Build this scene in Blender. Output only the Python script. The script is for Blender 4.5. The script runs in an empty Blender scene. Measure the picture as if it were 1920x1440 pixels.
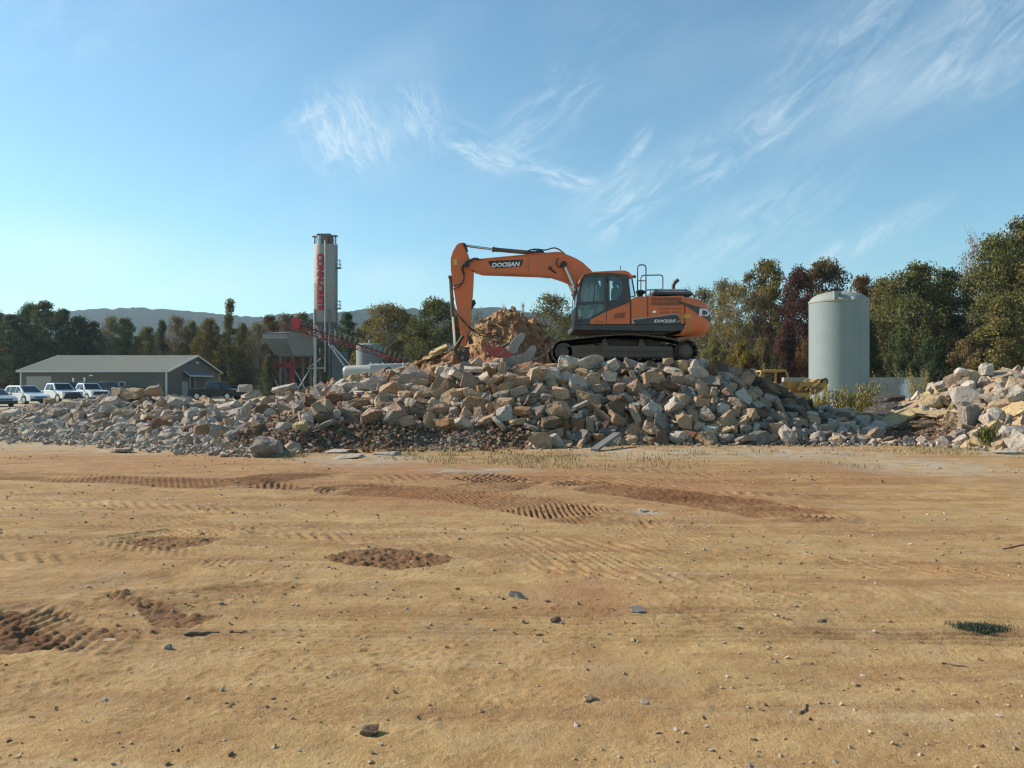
import bpy, bmesh, math, random
import numpy as np
from mathutils import Vector, Matrix, Euler, noise as mnoise
R = math.radians
rnd = random.Random(7)
SC = bpy.context.scene
COL = SC.collection
F, CH = 1500.0, 1.6          # focal length in photo pixels, eye height in metres

def at(px, py, Y):
    """the point at distance Y seen at photo pixel px, py"""
    return Vector(((px-960)/F*Y, Y, CH+(720-py)/F*Y))

def gpt(px, py):
    Y = CH*F/(py-720.0)
    return ((px-960)/F*Y, Y)

# ------------------------------------------------------------------ scene tags
def tag(o, label=None, cat=None, group=None, kind=None):
    if label: o['label'] = label
    if cat: o['category'] = cat
    if group: o['group'] = group
    if kind or cat: o['kind'] = kind or 'thing'
    return o

def empty(name, loc, label=None, cat=None, group=None, rz=0):
    o = bpy.data.objects.new(name, None)
    o.location = loc; o.rotation_euler = (0, 0, rz); o.empty_display_size = .2
    COL.objects.link(o)
    return tag(o, label, cat, group)

def origin_of(o):
    v = Vector((0, 0, 0))
    while o is not None:
        v += Vector(o.location); o = o.parent
    return v

def copy_tree(o, parent=None):
    c = o.copy(); COL.objects.link(c)
    if parent is not None: c.parent = parent
    for ch in list(o.children): copy_tree(ch, c)
    return c

class MB:
    """collects shapes in world coordinates and links them as one mesh object"""
    def __init__(s): s.v = []; s.f = []
    def add(s, vs, fs):
        o = len(s.v); s.v += [tuple(v) for v in vs]; s.f += [tuple(i+o for i in f) for f in fs]
        return s
    def box(s, c, size, rot=None):
        hx, hy, hz = size[0]/2, size[1]/2, size[2]/2
        vs = [Vector((x*hx, y*hy, z*hz)) for z in (-1, 1) for y in (-1, 1) for x in (-1, 1)]
        if rot is not None: vs = [rot @ v for v in vs]
        c = Vector(c)
        return s.add([c+v for v in vs], [(0,2,3,1),(4,5,7,6),(0,1,5,4),(2,6,7,3),(0,4,6,2),(1,3,7,5)])
    def bb(s, x0, x1, y0, y1, z0, z1):
        return s.box(((x0+x1)/2, (y0+y1)/2, (z0+z1)/2), (abs(x1-x0), abs(y1-y0), abs(z1-z0)))
    def prism(s, pts, y0, y1):
        n = len(pts)
        vs = [(p[0], y0, p[1]) for p in pts]+[(p[0], y1, p[1]) for p in pts]
        fs = [tuple(range(n)), tuple(range(2*n-1, n-1, -1))]
        fs += [(i, i+n, (i+1) % n+n, (i+1) % n) for i in range(n)]
        return s.add(vs, fs)
    def pprism(s, pts, Yref, y0, y1):
        return s.prism([(at(x, y, Yref).x, at(x, y, Yref).z) for x, y in pts], y0, y1)
    def loft(s, rings, cap=True):
        n = len(rings[0]); vs = [p for r in rings for p in r]; fs = []
        for k in range(len(rings)-1):
            for i in range(n):
                j = (i+1) % n
                fs.append((k*n+i, k*n+j, (k+1)*n+j, (k+1)*n+i))
        if cap: fs += [tuple(range(n-1, -1, -1)), tuple(range((len(rings)-1)*n, len(rings)*n))]
        return s.add(vs, fs)
    def tube(s, pts, r, n=8, r1=None):
        pts = [Vector(p) for p in pts]; rings = []; m = len(pts)
        up = Vector((0, 0, 1)); prev = None
        for i, p in enumerate(pts):
            d = (pts[min(i+1, m-1)]-pts[max(i-1, 0)]).normalized()
            if prev is None:
                a = d.cross(up)
                if a.length < .05: a = d.cross(Vector((0, 1, 0)))
            else:
                a = prev - d*prev.dot(d)
            a.normalize(); prev = a
            b = d.cross(a)
            rr = r if r1 is None else r+(r1-r)*i/(m-1)
            rings.append([p+a*rr*math.cos(t)+b*rr*math.sin(t) for t in [2*math.pi*k/n for k in range(n)]])
        return s.loft(rings)
    def cyl(s, p0, p1, r0, r1=None, n=20):
        return s.tube([p0, p1], r0, n, r1 if r1 is not None else r0)
    def lathe(s, prof, c=(0, 0, 0), n=48):
        c = Vector(c)
        rings = [[c+Vector((max(r, 1e-4)*math.cos(2*math.pi*k/n), max(r, 1e-4)*math.sin(2*math.pi*k/n), z)) for k in range(n)] for r, z in prof]
        return s.loft(rings)
    def build(s, name, m, parent=None, smooth=None, bevel=0, segs=2):
        org = origin_of(parent) if parent is not None else Vector((0, 0, 0))
        me = bpy.data.meshes.new(name)
        me.from_pydata([(v[0]-org.x, v[1]-org.y, v[2]-org.z) for v in s.v], [], s.f)
        bm = bmesh.new(); bm.from_mesh(me)
        bmesh.ops.recalc_face_normals(bm, faces=bm.faces)
        if bevel:
            ed = [e for e in bm.edges if len(e.link_faces) == 2 and e.calc_face_angle(0) > R(28)]
            bmesh.ops.bevel(bm, geom=ed, offset=bevel, segments=segs, profile=.6, affect='EDGES', clamp_overlap=True)
        bm.to_mesh(me); bm.free()
        if smooth:
            me.shade_smooth(); me.set_sharp_from_angle(angle=R(smooth))
        if m is not None: me.materials.append(m)
        o = bpy.data.objects.new(name, me); COL.objects.link(o)
        if parent is not None: o.parent = parent
        return o

def np_mesh(name, V, Fq, m, attrs=None, fattrs=None, smooth=False):
    """numpy verts (n,3) and faces (k,3|4) to a mesh datablock"""
    me = bpy.data.meshes.new(name)
    V = np.ascontiguousarray(V, dtype=np.float32); Fq = np.ascontiguousarray(Fq, dtype=np.int32)
    k, w = Fq.shape
    me.vertices.add(len(V)); me.vertices.foreach_set('co', V.ravel())
    me.loops.add(k*w); me.loops.foreach_set('vertex_index', Fq.ravel())
    me.polygons.add(k)
    me.polygons.foreach_set('loop_start', np.arange(0, k*w, w, dtype=np.int32))
    me.polygons.foreach_set('use_smooth', np.full(k, bool(smooth)))
    me.update(calc_edges=True)
    for dom, dd in (('POINT', attrs), ('FACE', fattrs)):
        for nm, a in (dd or {}).items():
            a = np.asarray(a, dtype=np.float32)
            if a.ndim == 1:
                me.attributes.new(nm, 'FLOAT', dom).data.foreach_set('value', a)
            else:
                me.attributes.new(nm, 'FLOAT_COLOR', dom).data.foreach_set('color', np.concatenate([a, np.ones((len(a), 1), np.float32)], 1).ravel())
    if m is not None: me.materials.append(m)
    return me

def link(name, me, parent=None, loc=None):
    o = bpy.data.objects.new(name, me); COL.objects.link(o)
    if parent is not None: o.parent = parent
    if loc is not None: o.location = loc
    return o

# ------------------------------------------------------------------ numpy noise
_L = np.random.default_rng(11).random((512, 512)).astype(np.float32)
def vnoise(x, y, seed=0):
    x = x+seed*17.31; y = y+seed*9.77
    xi = np.floor(x).astype(np.int64); yi = np.floor(y).astype(np.int64)
    fx = x-xi; fy = y-yi
    fx = fx*fx*fx*(fx*(fx*6-15)+10); fy = fy*fy*fy*(fy*(fy*6-15)+10)
    a = _L[xi % 512, yi % 512]; b = _L[(xi+1) % 512, yi % 512]
    c = _L[xi % 512, (yi+1) % 512]; d = _L[(xi+1) % 512, (yi+1) % 512]
    return (a*(1-fx)+b*fx)*(1-fy)+(c*(1-fx)+d*fx)*fy
def fbm(x, y, oct=4, seed=0, gain=.5):
    s = 0; a = 1; t = 0
    for k in range(oct):
        s = s+a*vnoise(x*2**k, y*2**k, seed+k*3); t += a; a *= gain
    return s/t
def worley(x, y, seed=0):
    """distance to nearest and second nearest cell point, and a random per cell"""
    xi = np.floor(x).astype(np.int64); yi = np.floor(y).astype(np.int64)
    d1 = np.full(x.shape, 9.); d2 = np.full(x.shape, 9.); idr = np.zeros(x.shape)
    for dx in (-1, 0, 1):
        for dy in (-1, 0, 1):
            cx = xi+dx; cy = yi+dy
            px = cx+_L[(cx+seed*7) % 512, cy % 512]; py = cy+_L[(cx+91+seed) % 512, (cy+37) % 512]
            d = np.hypot(px-x, py-y)
            r = _L[(cx+211) % 512, (cy+173+seed) % 512]
            nb = d < d1
            d2 = np.where(nb, d1, np.minimum(d2, d)); idr = np.where(nb, r, idr); d1 = np.where(nb, d, d1)
    return d1, d2, idr
def sstep(a, b, x):
    t = np.clip((x-a)/(b-a), 0, 1); return t*t*(3-2*t)

# ------------------------------------------------------------------ node helpers
class NT:
    def __init__(s, tree): s.t = tree; s.n = tree.nodes; s.l = tree.links
    def new(s, typ, **kw):
        nd = s.n.new(typ)
        for k, v in kw.items(): setattr(nd, k, v)
        return nd
    def set(s, sock, v):
        if isinstance(v, bpy.types.NodeSocket): s.l.new(v, sock)
        elif v is not None: sock.default_value = v
    def math(s, op, a, b=None, c=None, clamp=False):
        nd = s.new('ShaderNodeMath', operation=op, use_clamp=clamp)
        for i, v in enumerate((a, b, c)):
            if v is not None: s.set(nd.inputs[i], v)
        return nd.outputs[0]
    def mix(s, f, a, b, mode='MIX'):
        nd = s.new('ShaderNodeMix', data_type='RGBA', blend_type=mode)
        s.set(nd.inputs[0], f)
        for i, v in ((6, a), (7, b)):
            if isinstance(v, (tuple, list)) and len(v) == 3: v = (*v, 1)
            s.set(nd.inputs[i], v)
        return nd.outputs[2]
    def noise(s, vec, scale, detail=4, rough=.55, dist=0):
        nd = s.new('ShaderNodeTexNoise')
        if vec is not None: s.l.new(vec, nd.inputs['Vector'])
        nd.inputs['Scale'].default_value = scale; nd.inputs['Detail'].default_value = detail
        nd.inputs['Roughness'].default_value = rough; nd.inputs['Distortion'].default_value = dist
        return nd.outputs[0]
    def voronoi(s, vec, scale, feature='F1', out=0):
        nd = s.new('ShaderNodeTexVoronoi', feature=feature)
        if vec is not None: s.l.new(vec, nd.inputs['Vector'])
        nd.inputs['Scale'].default_value = scale
        return nd.outputs[out]
    def ramp(s, f, a, b):
        nd = s.new('ShaderNodeMapRange', interpolation_type='SMOOTHSTEP')
        s.set(nd.inputs[0], f); nd.inputs[1].default_value = a; nd.inputs[2].default_value = b
        return nd.outputs[0]
    def bump(s, h, strength, dist, normal=None):
        nd = s.new('ShaderNodeBump'); s.set(nd.inputs['Height'], h)
        nd.inputs['Strength'].default_value = strength; nd.inputs['Distance'].default_value = dist
        if normal is not None: s.l.new(normal, nd.inputs['Normal'])
        return nd.outputs[0]
    def attr(s, name, out=2):
        return s.new('ShaderNodeAttribute', attribute_name=name).outputs[out]

def new_mat(name):
    m = bpy.data.materials.new(name); m.use_nodes = True
    t = NT(m.node_tree); b = t.n['Principled BSDF']
    return m, t, b

def mat(name, col, rough=.6, metal=0, var=.12, scale=2.5, dirt=None, damt=0, dscale=1.6, bump=0, bscale=30, coat=0, spec=.5):
    m, t, b = new_mat(name)
    co = t.new('ShaderNodeTexCoord').outputs['Object']
    n1 = t.noise(co, scale, 5)
    c = t.mix(n1, tuple(x*(1-var) for x in col), tuple(min(1, x*(1+var)) for x in col))
    if dirt:
        n2 = t.noise(co, dscale, 6, .65)
        msk = t.math('MULTIPLY', t.ramp(n2, .42, .68), damt)
        c = t.mix(msk, c, dirt)
        b.inputs['Roughness'].default_value = rough
        t.l.new(t.math('ADD', t.math('MULTIPLY', msk, .5), rough, clamp=True), b.inputs['Roughness'])
    else:
        b.inputs['Roughness'].default_value = rough
    t.l.new(c, b.inputs['Base Color'])
    b.inputs['Metallic'].default_value = metal
    b.inputs['Specular IOR Level'].default_value = spec
    b.inputs['Coat Weight'].default_value = coat
    if bump:
        t.l.new(t.bump(t.noise(co, bscale, 4), bump, .02), b.inputs['Normal'])
    return m

def glass_mat(name, tint=(.75, .85, .85), clear=.7):
    m, t, b = new_mat(name)
    t.n.remove(b)
    tr = t.new('ShaderNodeBsdfTransparent'); tr.inputs[0].default_value = (*tint, 1)
    gl = t.new('ShaderNodeBsdfGlossy'); gl.inputs['Roughness'].default_value = .03; gl.inputs[0].default_value = (.9, .95, .95, 1)
    lw = t.new('ShaderNodeLayerWeight'); lw.inputs[0].default_value = .35
    f = t.math('ADD', t.math('MULTIPLY', lw.outputs['Fresnel'], .5), 1-clear, clamp=True)
    mx = t.new('ShaderNodeMixShader'); t.l.new(f, mx.inputs[0]); t.l.new(tr.outputs[0], mx.inputs[1]); t.l.new(gl.outputs[0], mx.inputs[2])
    t.l.new(mx.outputs[0], t.n['Material Output'].inputs['Surface'])
    return m

DUST = (.36, .27, .17)
M = {}
M['orange'] = mat('orange_paint', (.72, .16, .038), .46, 0, .09, 1.5, (.38, .22, .12), .5, 2.2, coat=.1)
M['dark_paint'] = mat('dark_grey_paint', (.045, .052, .056), .5, 0, .15, 2, (.17, .14, .1), .35)
M['steel_dark'] = mat('dark_steel', (.075, .066, .058), .55, .4, .25, 4, (.2, .13, .08), .55, 3, .3, 40)
M['track'] = mat('worn_track_steel', (.15, .125, .10), .5, .6, .3, 5, (.2, .12, .07), .6, 4, .3, 40)
M['frame'] = mat('muddy_frame', (.115, .092, .073), .7, .1, .25, 3, (.18, .12, .075), .6, 2.2, .3, 30)
M['chrome'] = mat('chrome_rod', (.62, .63, .64), .18, 1, .05)
M['cylinder'] = mat('cylinder_grey', (.085, .08, .07), .45, .3, .15, 3, DUST, .4)
M['rubber'] = mat('black_rubber', (.018, .018, .018), .7, 0, .2, 4, DUST, .25)
M['black'] = mat('black_plastic', (.02, .021, .022), .45, 0, .15)
M['seat'] = mat('seat_cloth', (.03, .03, .032), .9)
M['white'] = mat('white_lettering', (.78, .79, .8), .5, 0, .04)
M['rail'] = mat('rail_grey', (.10, .12, .13), .5, .3, .15, 3, DUST, .2)
M['yellow_sticker'] = mat('yellow_sticker', (.7, .5, .06), .5, 0, .1)
M['red_light'] = mat('red_lens', (.5, .03, .02), .3)
M['glass'] = glass_mat('cab_glass', (.86, .92, .92), .975)
M['red_tool'] = mat('red_tool_paint', (.36, .055, .05), .55, 0, .15, 3, (.3, .2, .15), .45, 2.5)
M['grey_tool'] = mat('worn_grey_steel', (.30, .29, .26), .55, .3, .2, 4, (.3, .22, .15), .6, 3, .3, 30)

# ------------------------------------------------------------------ camera, sun, sky
cam = bpy.data.cameras.new('camera'); camo = bpy.data.objects.new('camera', cam); COL.objects.link(camo)
camo.location = (0, 0, CH); camo.rotation_euler = (R(90), 0, 0)
cam.sensor_width = 36; cam.lens = F/1920*36; cam.clip_end = 9000; cam.clip_start = .05
SC.camera = camo

SUN_AZ, SUN_EL = R(-73), R(31)      # from +Y towards +X
sdir = Vector((math.sin(SUN_AZ)*math.cos(SUN_EL), math.cos(SUN_AZ)*math.cos(SUN_EL), math.sin(SUN_EL)))
sl = bpy.data.lights.new('sun', 'SUN'); sl.energy = 5.0; sl.angle = R(.6); sl.color = (1, .89, .77)
so = bpy.data.objects.new('sun', sl); COL.objects.link(so)
so.rotation_euler = sdir.to_track_quat('Z', 'Y').to_euler(); so.location = (0, 0, 60)

W = bpy.data.worlds.new('World'); SC.world = W; W.use_nodes = True
t = NT(W.node_tree); bg = t.n['Background']
sky = t.new('ShaderNodeTexSky', sky_type='NISHITA', sun_disc=False, sun_elevation=SUN_EL, sun_rotation=SUN_AZ,
            altitude=100, air_density=1.0, dust_density=.25, ozone_density=1.6)
geo = t.new('ShaderNodeTexCoord').outputs['Generated']
sep = t.new('ShaderNodeSeparateXYZ'); t.l.new(geo, sep.inputs[0])
az = t.math('MULTIPLY', t.math('ARCTAN2', sep.outputs[0], sep.outputs[1]), 180/math.pi)
el = t.math('MULTIPLY', t.math('ARCSINE', sep.outputs[2]), 180/math.pi)
cmb = t.new('ShaderNodeCombineXYZ'); t.l.new(az, cmb.inputs[0]); t.l.new(el, cmb.inputs[1]); P = cmb.outputs[0]
skyc = t.mix(1.0, sky.outputs[0], (.80, 1.07, 1.05), 'MULTIPLY')

def azel(px, py):
    dx = (px-960)/F; return math.degrees(math.atan(dx)), math.degrees(math.atan((720-py)/F/math.hypot(1, dx)))

def mapped(loc, rot, scl, typ='TEXTURE'):
    mp = t.new('ShaderNodeMapping', vector_type=typ)
    t.l.new(P, mp.inputs['Vector'])
    mp.inputs['Location'].default_value = (*loc, 0); mp.inputs['Rotation'].default_value = (0, 0, R(rot)); mp.inputs['Scale'].default_value = (*scl, 1)
    return mp.outputs[0]
# streaky noise, combed along a few directions
wisp_a = t.noise(mapped((0, 0), 36, (4.2, 1.2)), .8, 10, .70, 1.3)
wisp_b = t.noise(mapped((3, 1), 118, (2.4, 1.1)), .9, 10, .70, 1.5)
wisp_c = t.noise(mapped((7, 2), -18, (3.2, 1.1)), .9, 10, .70, 1.4)
broad = t.noise(mapped((0, 0), 20, (14, 5)), 1.0, 4, .5, .5)
total = None
def cloud(px, py, wpx, hpx, rot, amp, w, lo=.42, hi=.8):
    """one patch of cirrus: an elliptical area combed by streaks w"""
    global total
    a, e = azel(px, py)
    mp = mapped((a, e), rot, (wpx/26.2, hpx/26.2))
    ln = t.new('ShaderNodeVectorMath', operation='LENGTH'); t.l.new(mp, ln.inputs[0])
    k = t.ramp(ln.outputs['Value'], 1.0, .15)
    d = t.math('MULTIPLY', t.math('MULTIPLY', k, amp), t.ramp(w, lo, hi))
    total = d if total is None else t.math('ADD', total, d)
cloud(640, 250, 110, 120, 70, 1.0, wisp_b, .36, .74)
cloud(590, 220, 100, 35, 20, .8, wisp_a)
cloud(690, 290, 70, 50, 10, .7, wisp_b)
cloud(790, 225, 90, 80, 100, .9, wisp_b, .36, .76)
cloud(930, 295, 120, 40, -12, 1.1, wisp_c, .34, .7)
cloud(880, 260, 70, 60, -30, .8, wisp_c)
cloud(1060, 335, 90, 28, -15, 1.1, wisp_c, .34, .7)
cloud(1150, 375, 120, 60, 15, 1.0, wisp_a, .36, .76)
cloud(1150, 420, 80, 45, 40, .9, wisp_a, .36, .76)
cloud(1190, 280, 70, 22, 52, 1.0, wisp_a, .34, .7)
cloud(1440, 245, 190, 40, 33, .8, wisp_a, .34, .8)
cloud(1350, 300, 120, 60, 40, .6, wisp_a)
cloud(1700, 90, 420, 170, 22, .50, wisp_a, .34, .9)
cloud(1720, 80, 400, 170, 22, .38, broad, .3, .75)
cloud(1880, 80, 170, 120, 30, .6, wisp_a, .34, .85)
cloud(1560, 70, 200, 70, 30, .5, wisp_a, .38, .85)
cloud(1640, 440, 170, 30, 24, .95, wisp_a, .36, .76)
cloud(1400, 420, 260, 90, 20, .85, wisp_a, .34, .8)
cloud(1250, 330, 240, 60, 30, .6, wisp_a, .34, .8)
cloud(1000, 240, 200, 70, 40, .5, wisp_a, .34, .8)
cloud(700, 230, 220, 140, 60, .35, broad, .3, .7)
cloud(1120, 390, 200, 90, 20, .35, broad, .3, .7)
cloud(1050, 180, 260, 90, 40, .35, wisp_a)
cloud(200, 500, 520, 90, -4, .55, broad, .3, .7)
cloud(700, 520, 300, 60, -6, .5, broad, .32, .7)
cloud(1100, 560, 400, 60, 8, .35, broad, .32, .7)
cloud(100, 60, 300, 100, 30, .25, wisp_a)
veil = t.math('MULTIPLY', t.ramp(broad, .4, .8), .16)
total = t.math('MULTIPLY', t.math('ADD', total, veil), .50, clamp=True)
skyc = t.mix(total, skyc, (6.2, 7.0, 7.3))
t.l.new(skyc, bg.inputs['Color']); bg.inputs['Strength'].default_value = .107
SC.view_settings.view_transform = 'Standard'; SC.view_settings.look = 'None'; SC.view_settings.gamma = 1
SC.view_settings.exposure = .50
SC.cycles.use_denoising = True; SC.cycles.denoising_prefilter = 'ACCURATE'
SC.cycles.filter_width = 1.25
SC.cycles.use_adaptive_sampling = False
SC.cycles.max_bounces = 8; SC.cycles.transparent_max_bounces = 16; SC.cycles.volume_bounces = 0
SC.cycles.caustics_reflective = False; SC.cycles.caustics_refractive = False
# ------------------------------------------------------------------ terrain: heaps, yard, wheel tracks
TOE = [(-40, 25), (-18, 23.6), (-13.7, 22.6), (-9.7, 20.5), (-6.2, 17.9), (-5.4, 17.8), (-4.4, 19.6), (-2.2, 20.2), (.5, 19.8), (3.3, 20.7),
       (6.1, 20.8), (7.7, 21.2), (8.9, 21.0), (10.6, 21.0), (11.4, 19.4), (12.5, 18.2), (22, 18.0)]
CREST = [(-40, 29, .45), (-21, 29, .65), (-18.6, 29, .75), (-16.6, 29, .92), (-13.9, 28, 1.12), (-12.3, 28, 1.08), (-10, 27, .92), (-8.3, 27, 1.02), (-6.5, 26.5, 1.28),
         (-5.6, 26, 1.62), (-4.3, 25.5, 1.82), (-3.06, 24.8, 2.02), (-1.5, 23.6, 2.1), (0, 23.2, 2.12), (5.6, 23.4, 2.12), (6.7, 24.5, 1.95), (7.7, 25, 1.72),
         (8.5, 25, 1.36), (9.1, 25, 1.02), (10, 24.5, .66), (11.0, 25, .55), (12.1, 24.5, .92), (13.1, 24.3, 1.32), (13.9, 24, 1.7), (15.4, 24, 1.9), (22, 24, 2.1)]
tx, ty = np.array(TOE).T; cx_, cy_, cz_ = np.array(CREST).T
def pile(x, y):
    yt = np.interp(x, tx, ty)+.9*(fbm(x*.9, y*0+x*.1, 3, 5)-.5); yc = np.interp(x, cx_, cy_); zc = np.interp(x, cx_, cz_)
    flat = np.interp(x, [-7, -3, -1, 5.6, 7, 9], [.3, 2, 4.4, 4.4, 2, .6]); back = np.interp(x, [-14, -4, 6, 10, 16], [3.5, 5, 4, 3, 5])
    tt = np.clip((y-yt)/(yc-yt), 0, 1); up = zc*(tt*.82+.18*np.sin(tt*math.pi/2))
    dn = zc*(1-sstep(0, 1, (y-yc-flat)/back))
    return np.where(y < yc, up, dn)
# clay hill behind the digger: ridge line as it stands at 30.5 m
RIDGE = np.array([(at(px, py, 30.5).x, at(px, py, 30.5).z) for px, py in
    [(560, 735), (640, 715), (700, 700), (760, 690), (790, 678), (815, 660), (850, 652), (872, 646), (890, 612), (905, 594), (925, 583), (945, 580), (965, 577), (985, 592),
     (1010, 603), (1030, 627), (1050, 650), (1075, 668), (1100, 692), (1150, 720), (1200, 760)]])
def hill_shape(x, y):
    zr = np.interp(x, RIDGE[:, 0], RIDGE[:, 1], left=0, right=0)
    return np.maximum(zr-.78*np.abs(y-30.5)-.04*(y-30.5)**2, 0)
def hill_full(x, y):
    h = hill_shape(x, y); m = sstep(.02, .5, h)
    d1, d2, r = worley(x*1.9+.8*vnoise(x*2, y*2, 3), y*1.9+.6*vnoise(x*2, y*2, 4), 2)
    e1, e2, q = worley(x*4.1, y*4.1, 5)
    return h+m*((r-.5)*.20+(.35-d1)*.1+(q-.5)*.20+(.35-e1)*.18+(fbm(x*2.2, y*2.2, 4, 19)-.5)*.55+(fbm(x*7, y*7, 4, 9, .65)-.5)*.34)

def seg_dist(x, y, pts):
    """distance across and along a polyline"""
    best = np.full(x.shape, 1e9); lat = np.zeros(x.shape); along = np.zeros(x.shape); s0 = 0
    tot = sum(math.dist(pts[i], pts[i+1]) for i in range(len(pts)-1))
    for i in range(len(pts)-1):
        (ax, ay), (bx, by) = pts[i], pts[i+1]; L = math.hypot(bx-ax, by-ay); ux, uy = (bx-ax)/L, (by-ay)/L
        s = np.clip((x-ax)*ux+(y-ay)*uy, 0, L); qx, qy = ax+ux*s, ay+uy*s
        d = np.hypot(x-qx, y-qy); sg = (x-ax)*(-uy)+(y-ay)*ux
        nb = d < best
        best = np.where(nb, d, best); lat = np.where(nb, np.sign(sg)*d, lat); along = np.where(nb, s0+s, along); s0 += L
    return best, lat, along, tot

# wheel and crawler tracks: photo points on the ground, width, lug pitch, chevron slope, depth, moisture
TRACKS = [
    ([(665, 920), (760, 925), (870, 933), (1000, 947), (1095, 966)], 1.15, .125, 1.1, .046, 1.0),
    ([(860, 925), (930, 915), (960, 905), (870, 893)], 1.1, .14, .5, .03, .7),
    ([(1105, 912), (1200, 920), (1320, 936), (1430, 952), (1495, 964)], 1.25, .125, -1.1, .055, .85),
    ([(1180, 978), (1240, 985)], .4, .13, .6, .04, .6),
    ([(-60, 885), (100, 893), (250, 902), (400, 911), (480, 905), (590, 888)], 1.0, .13, .8, .03, .85),
    ([(480, 913), (560, 917)], .6, .12, .5, .03, .8),
    ([(200, 1020), (300, 1003), (420, 1008)], .42, .13, 1.2, .05, .1),
    ([(560, 990), (700, 985), (860, 985)], .3, .2, .9, .02, .25),
    ([(400, 985), (560, 1003), (700, 1020), (960, 1052)], .34, .2, .9, .02, .0),
    ([(-40, 940), (150, 945), (420, 960), (640, 965)], .5, .2, .9, .018, .0),
    ([(-40, 1045), (60, 1052), (160, 1058)], .32, .2, .9, .03, .15),
    ([(200, 1130), (330, 1125), (460, 1112), (530, 1110)], .42, .15, 1.1, .04, .35),
    ([(100, 1140), (200, 1160), (260, 1190)], .32, .1, .0, .02, .1),
    ([(30, 1150), (120, 1190), (230, 1215)], .45, .11, .5, .035, .5),
    ([(390, 1085), (520, 1095), (640, 1105)], .30, .09, .0, .02, .2),
    ([(960, 1010), (1250, 1035), (1600, 1055), (1960, 1070)], .5, .22, .9, .016, .25),
    ([(960, 1060), (1200, 1080), (1420, 1110), (1700, 1125)], .4, .2, .9, .02, .1),
    ([(1240, 1160), (1500, 1185), (1700, 1195), (1960, 1205)], .30, .07, .0, .018, .3),
    ([(1300, 1140), (1550, 1150), (1800, 1150), (1960, 1145)], .26, .12, .8, .014, .2),
    ([(1440, 925), (1600, 930), (1960, 936)], .35, .2, .3, .022, .5),
    ([(1080, 964), (1300, 1000), (1600, 1040), (1960, 1075)], 1.1, .125, 1.1, .010, .22),
    ([(1480, 962), (1700, 985), (1960, 1005)], 1.2, .125, -1.1, .010, .2),
    ([(-40, 965), (300, 985), (620, 1000), (900, 1030), (1200, 1075)], .9, .14, 1.0, .010, .16),
    ([(-40, 915), (250, 930), (520, 945), (700, 930)], 1.0, .13, 1.0, .011, .22),
    ([(520, 1090), (800, 1115), (1100, 1140), (1500, 1175)], .34, .1, .6, .012, .16),
    ([(-40, 1120), (150, 1108), (420, 1075), (640, 1060)], .34, .1, .6, .012, .16),
    ([(700, 895), (1000, 900), (1300, 905), (1700, 900)], .9, .2, .4, .02, .4),
    ([(-40, 1010), (200, 1022), (380, 1050), (500, 1090)], .34, .12, .9, .013, .15),
    ([(1150, 1290), (1400, 1330), (1800, 1400)], .24, .1, .5, .012, .15),
    ([(1330, 920), (1420, 925), (1500, 930)], .3, .2, .3, .02, .2),
    ([(1360, 1300), (1480, 1290), (1640, 1298)], .18, .1, .5, .02, .05),
    ([(1150, 880), (1350, 890), (1500, 880)], .8, .25, .5, .012, .3),
]
GTR = [([gpt(*p) for p in pts], w, pitch, k, dep, wet) for pts, w, pitch, k, dep, wet in TRACKS]
# freshly broken damp soil: polygons seen in the photo
def inpoly(x, y, poly):
    c = np.zeros(x.shape, bool); n = len(poly)
    for i in range(n):
        (x0, y0), (x1, y1) = poly[i], poly[(i+1) % n]
        c ^= ((y0 > y) != (y1 > y)) & (x < (x1-x0)*(y-y0)/(y1-y0+1e-12)+x0)
    return c
PATCH = [
    ([(608, 1052), (640, 1040), (700, 1031), (770, 1036), (846, 1048), (815, 1063), (740, 1071), (665, 1066)], .05, .8),
    ([(230, 1022), (300, 1012), (380, 1010), (425, 1014), (390, 1030), (300, 1037)], .04, .7),
    ([(255, 1135), (300, 1128), (360, 1150), (430, 1152), (360, 1178), (290, 1180)], .04, .8),
    ([(-30, 1150), (40, 1148), (80, 1180), (140, 1212), (100, 1222), (0, 1232), (-30, 1236)], .05, .9),
    ([(195, 1118), (240, 1113), (300, 1130), (262, 1142)], .05, .6),
]
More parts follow.
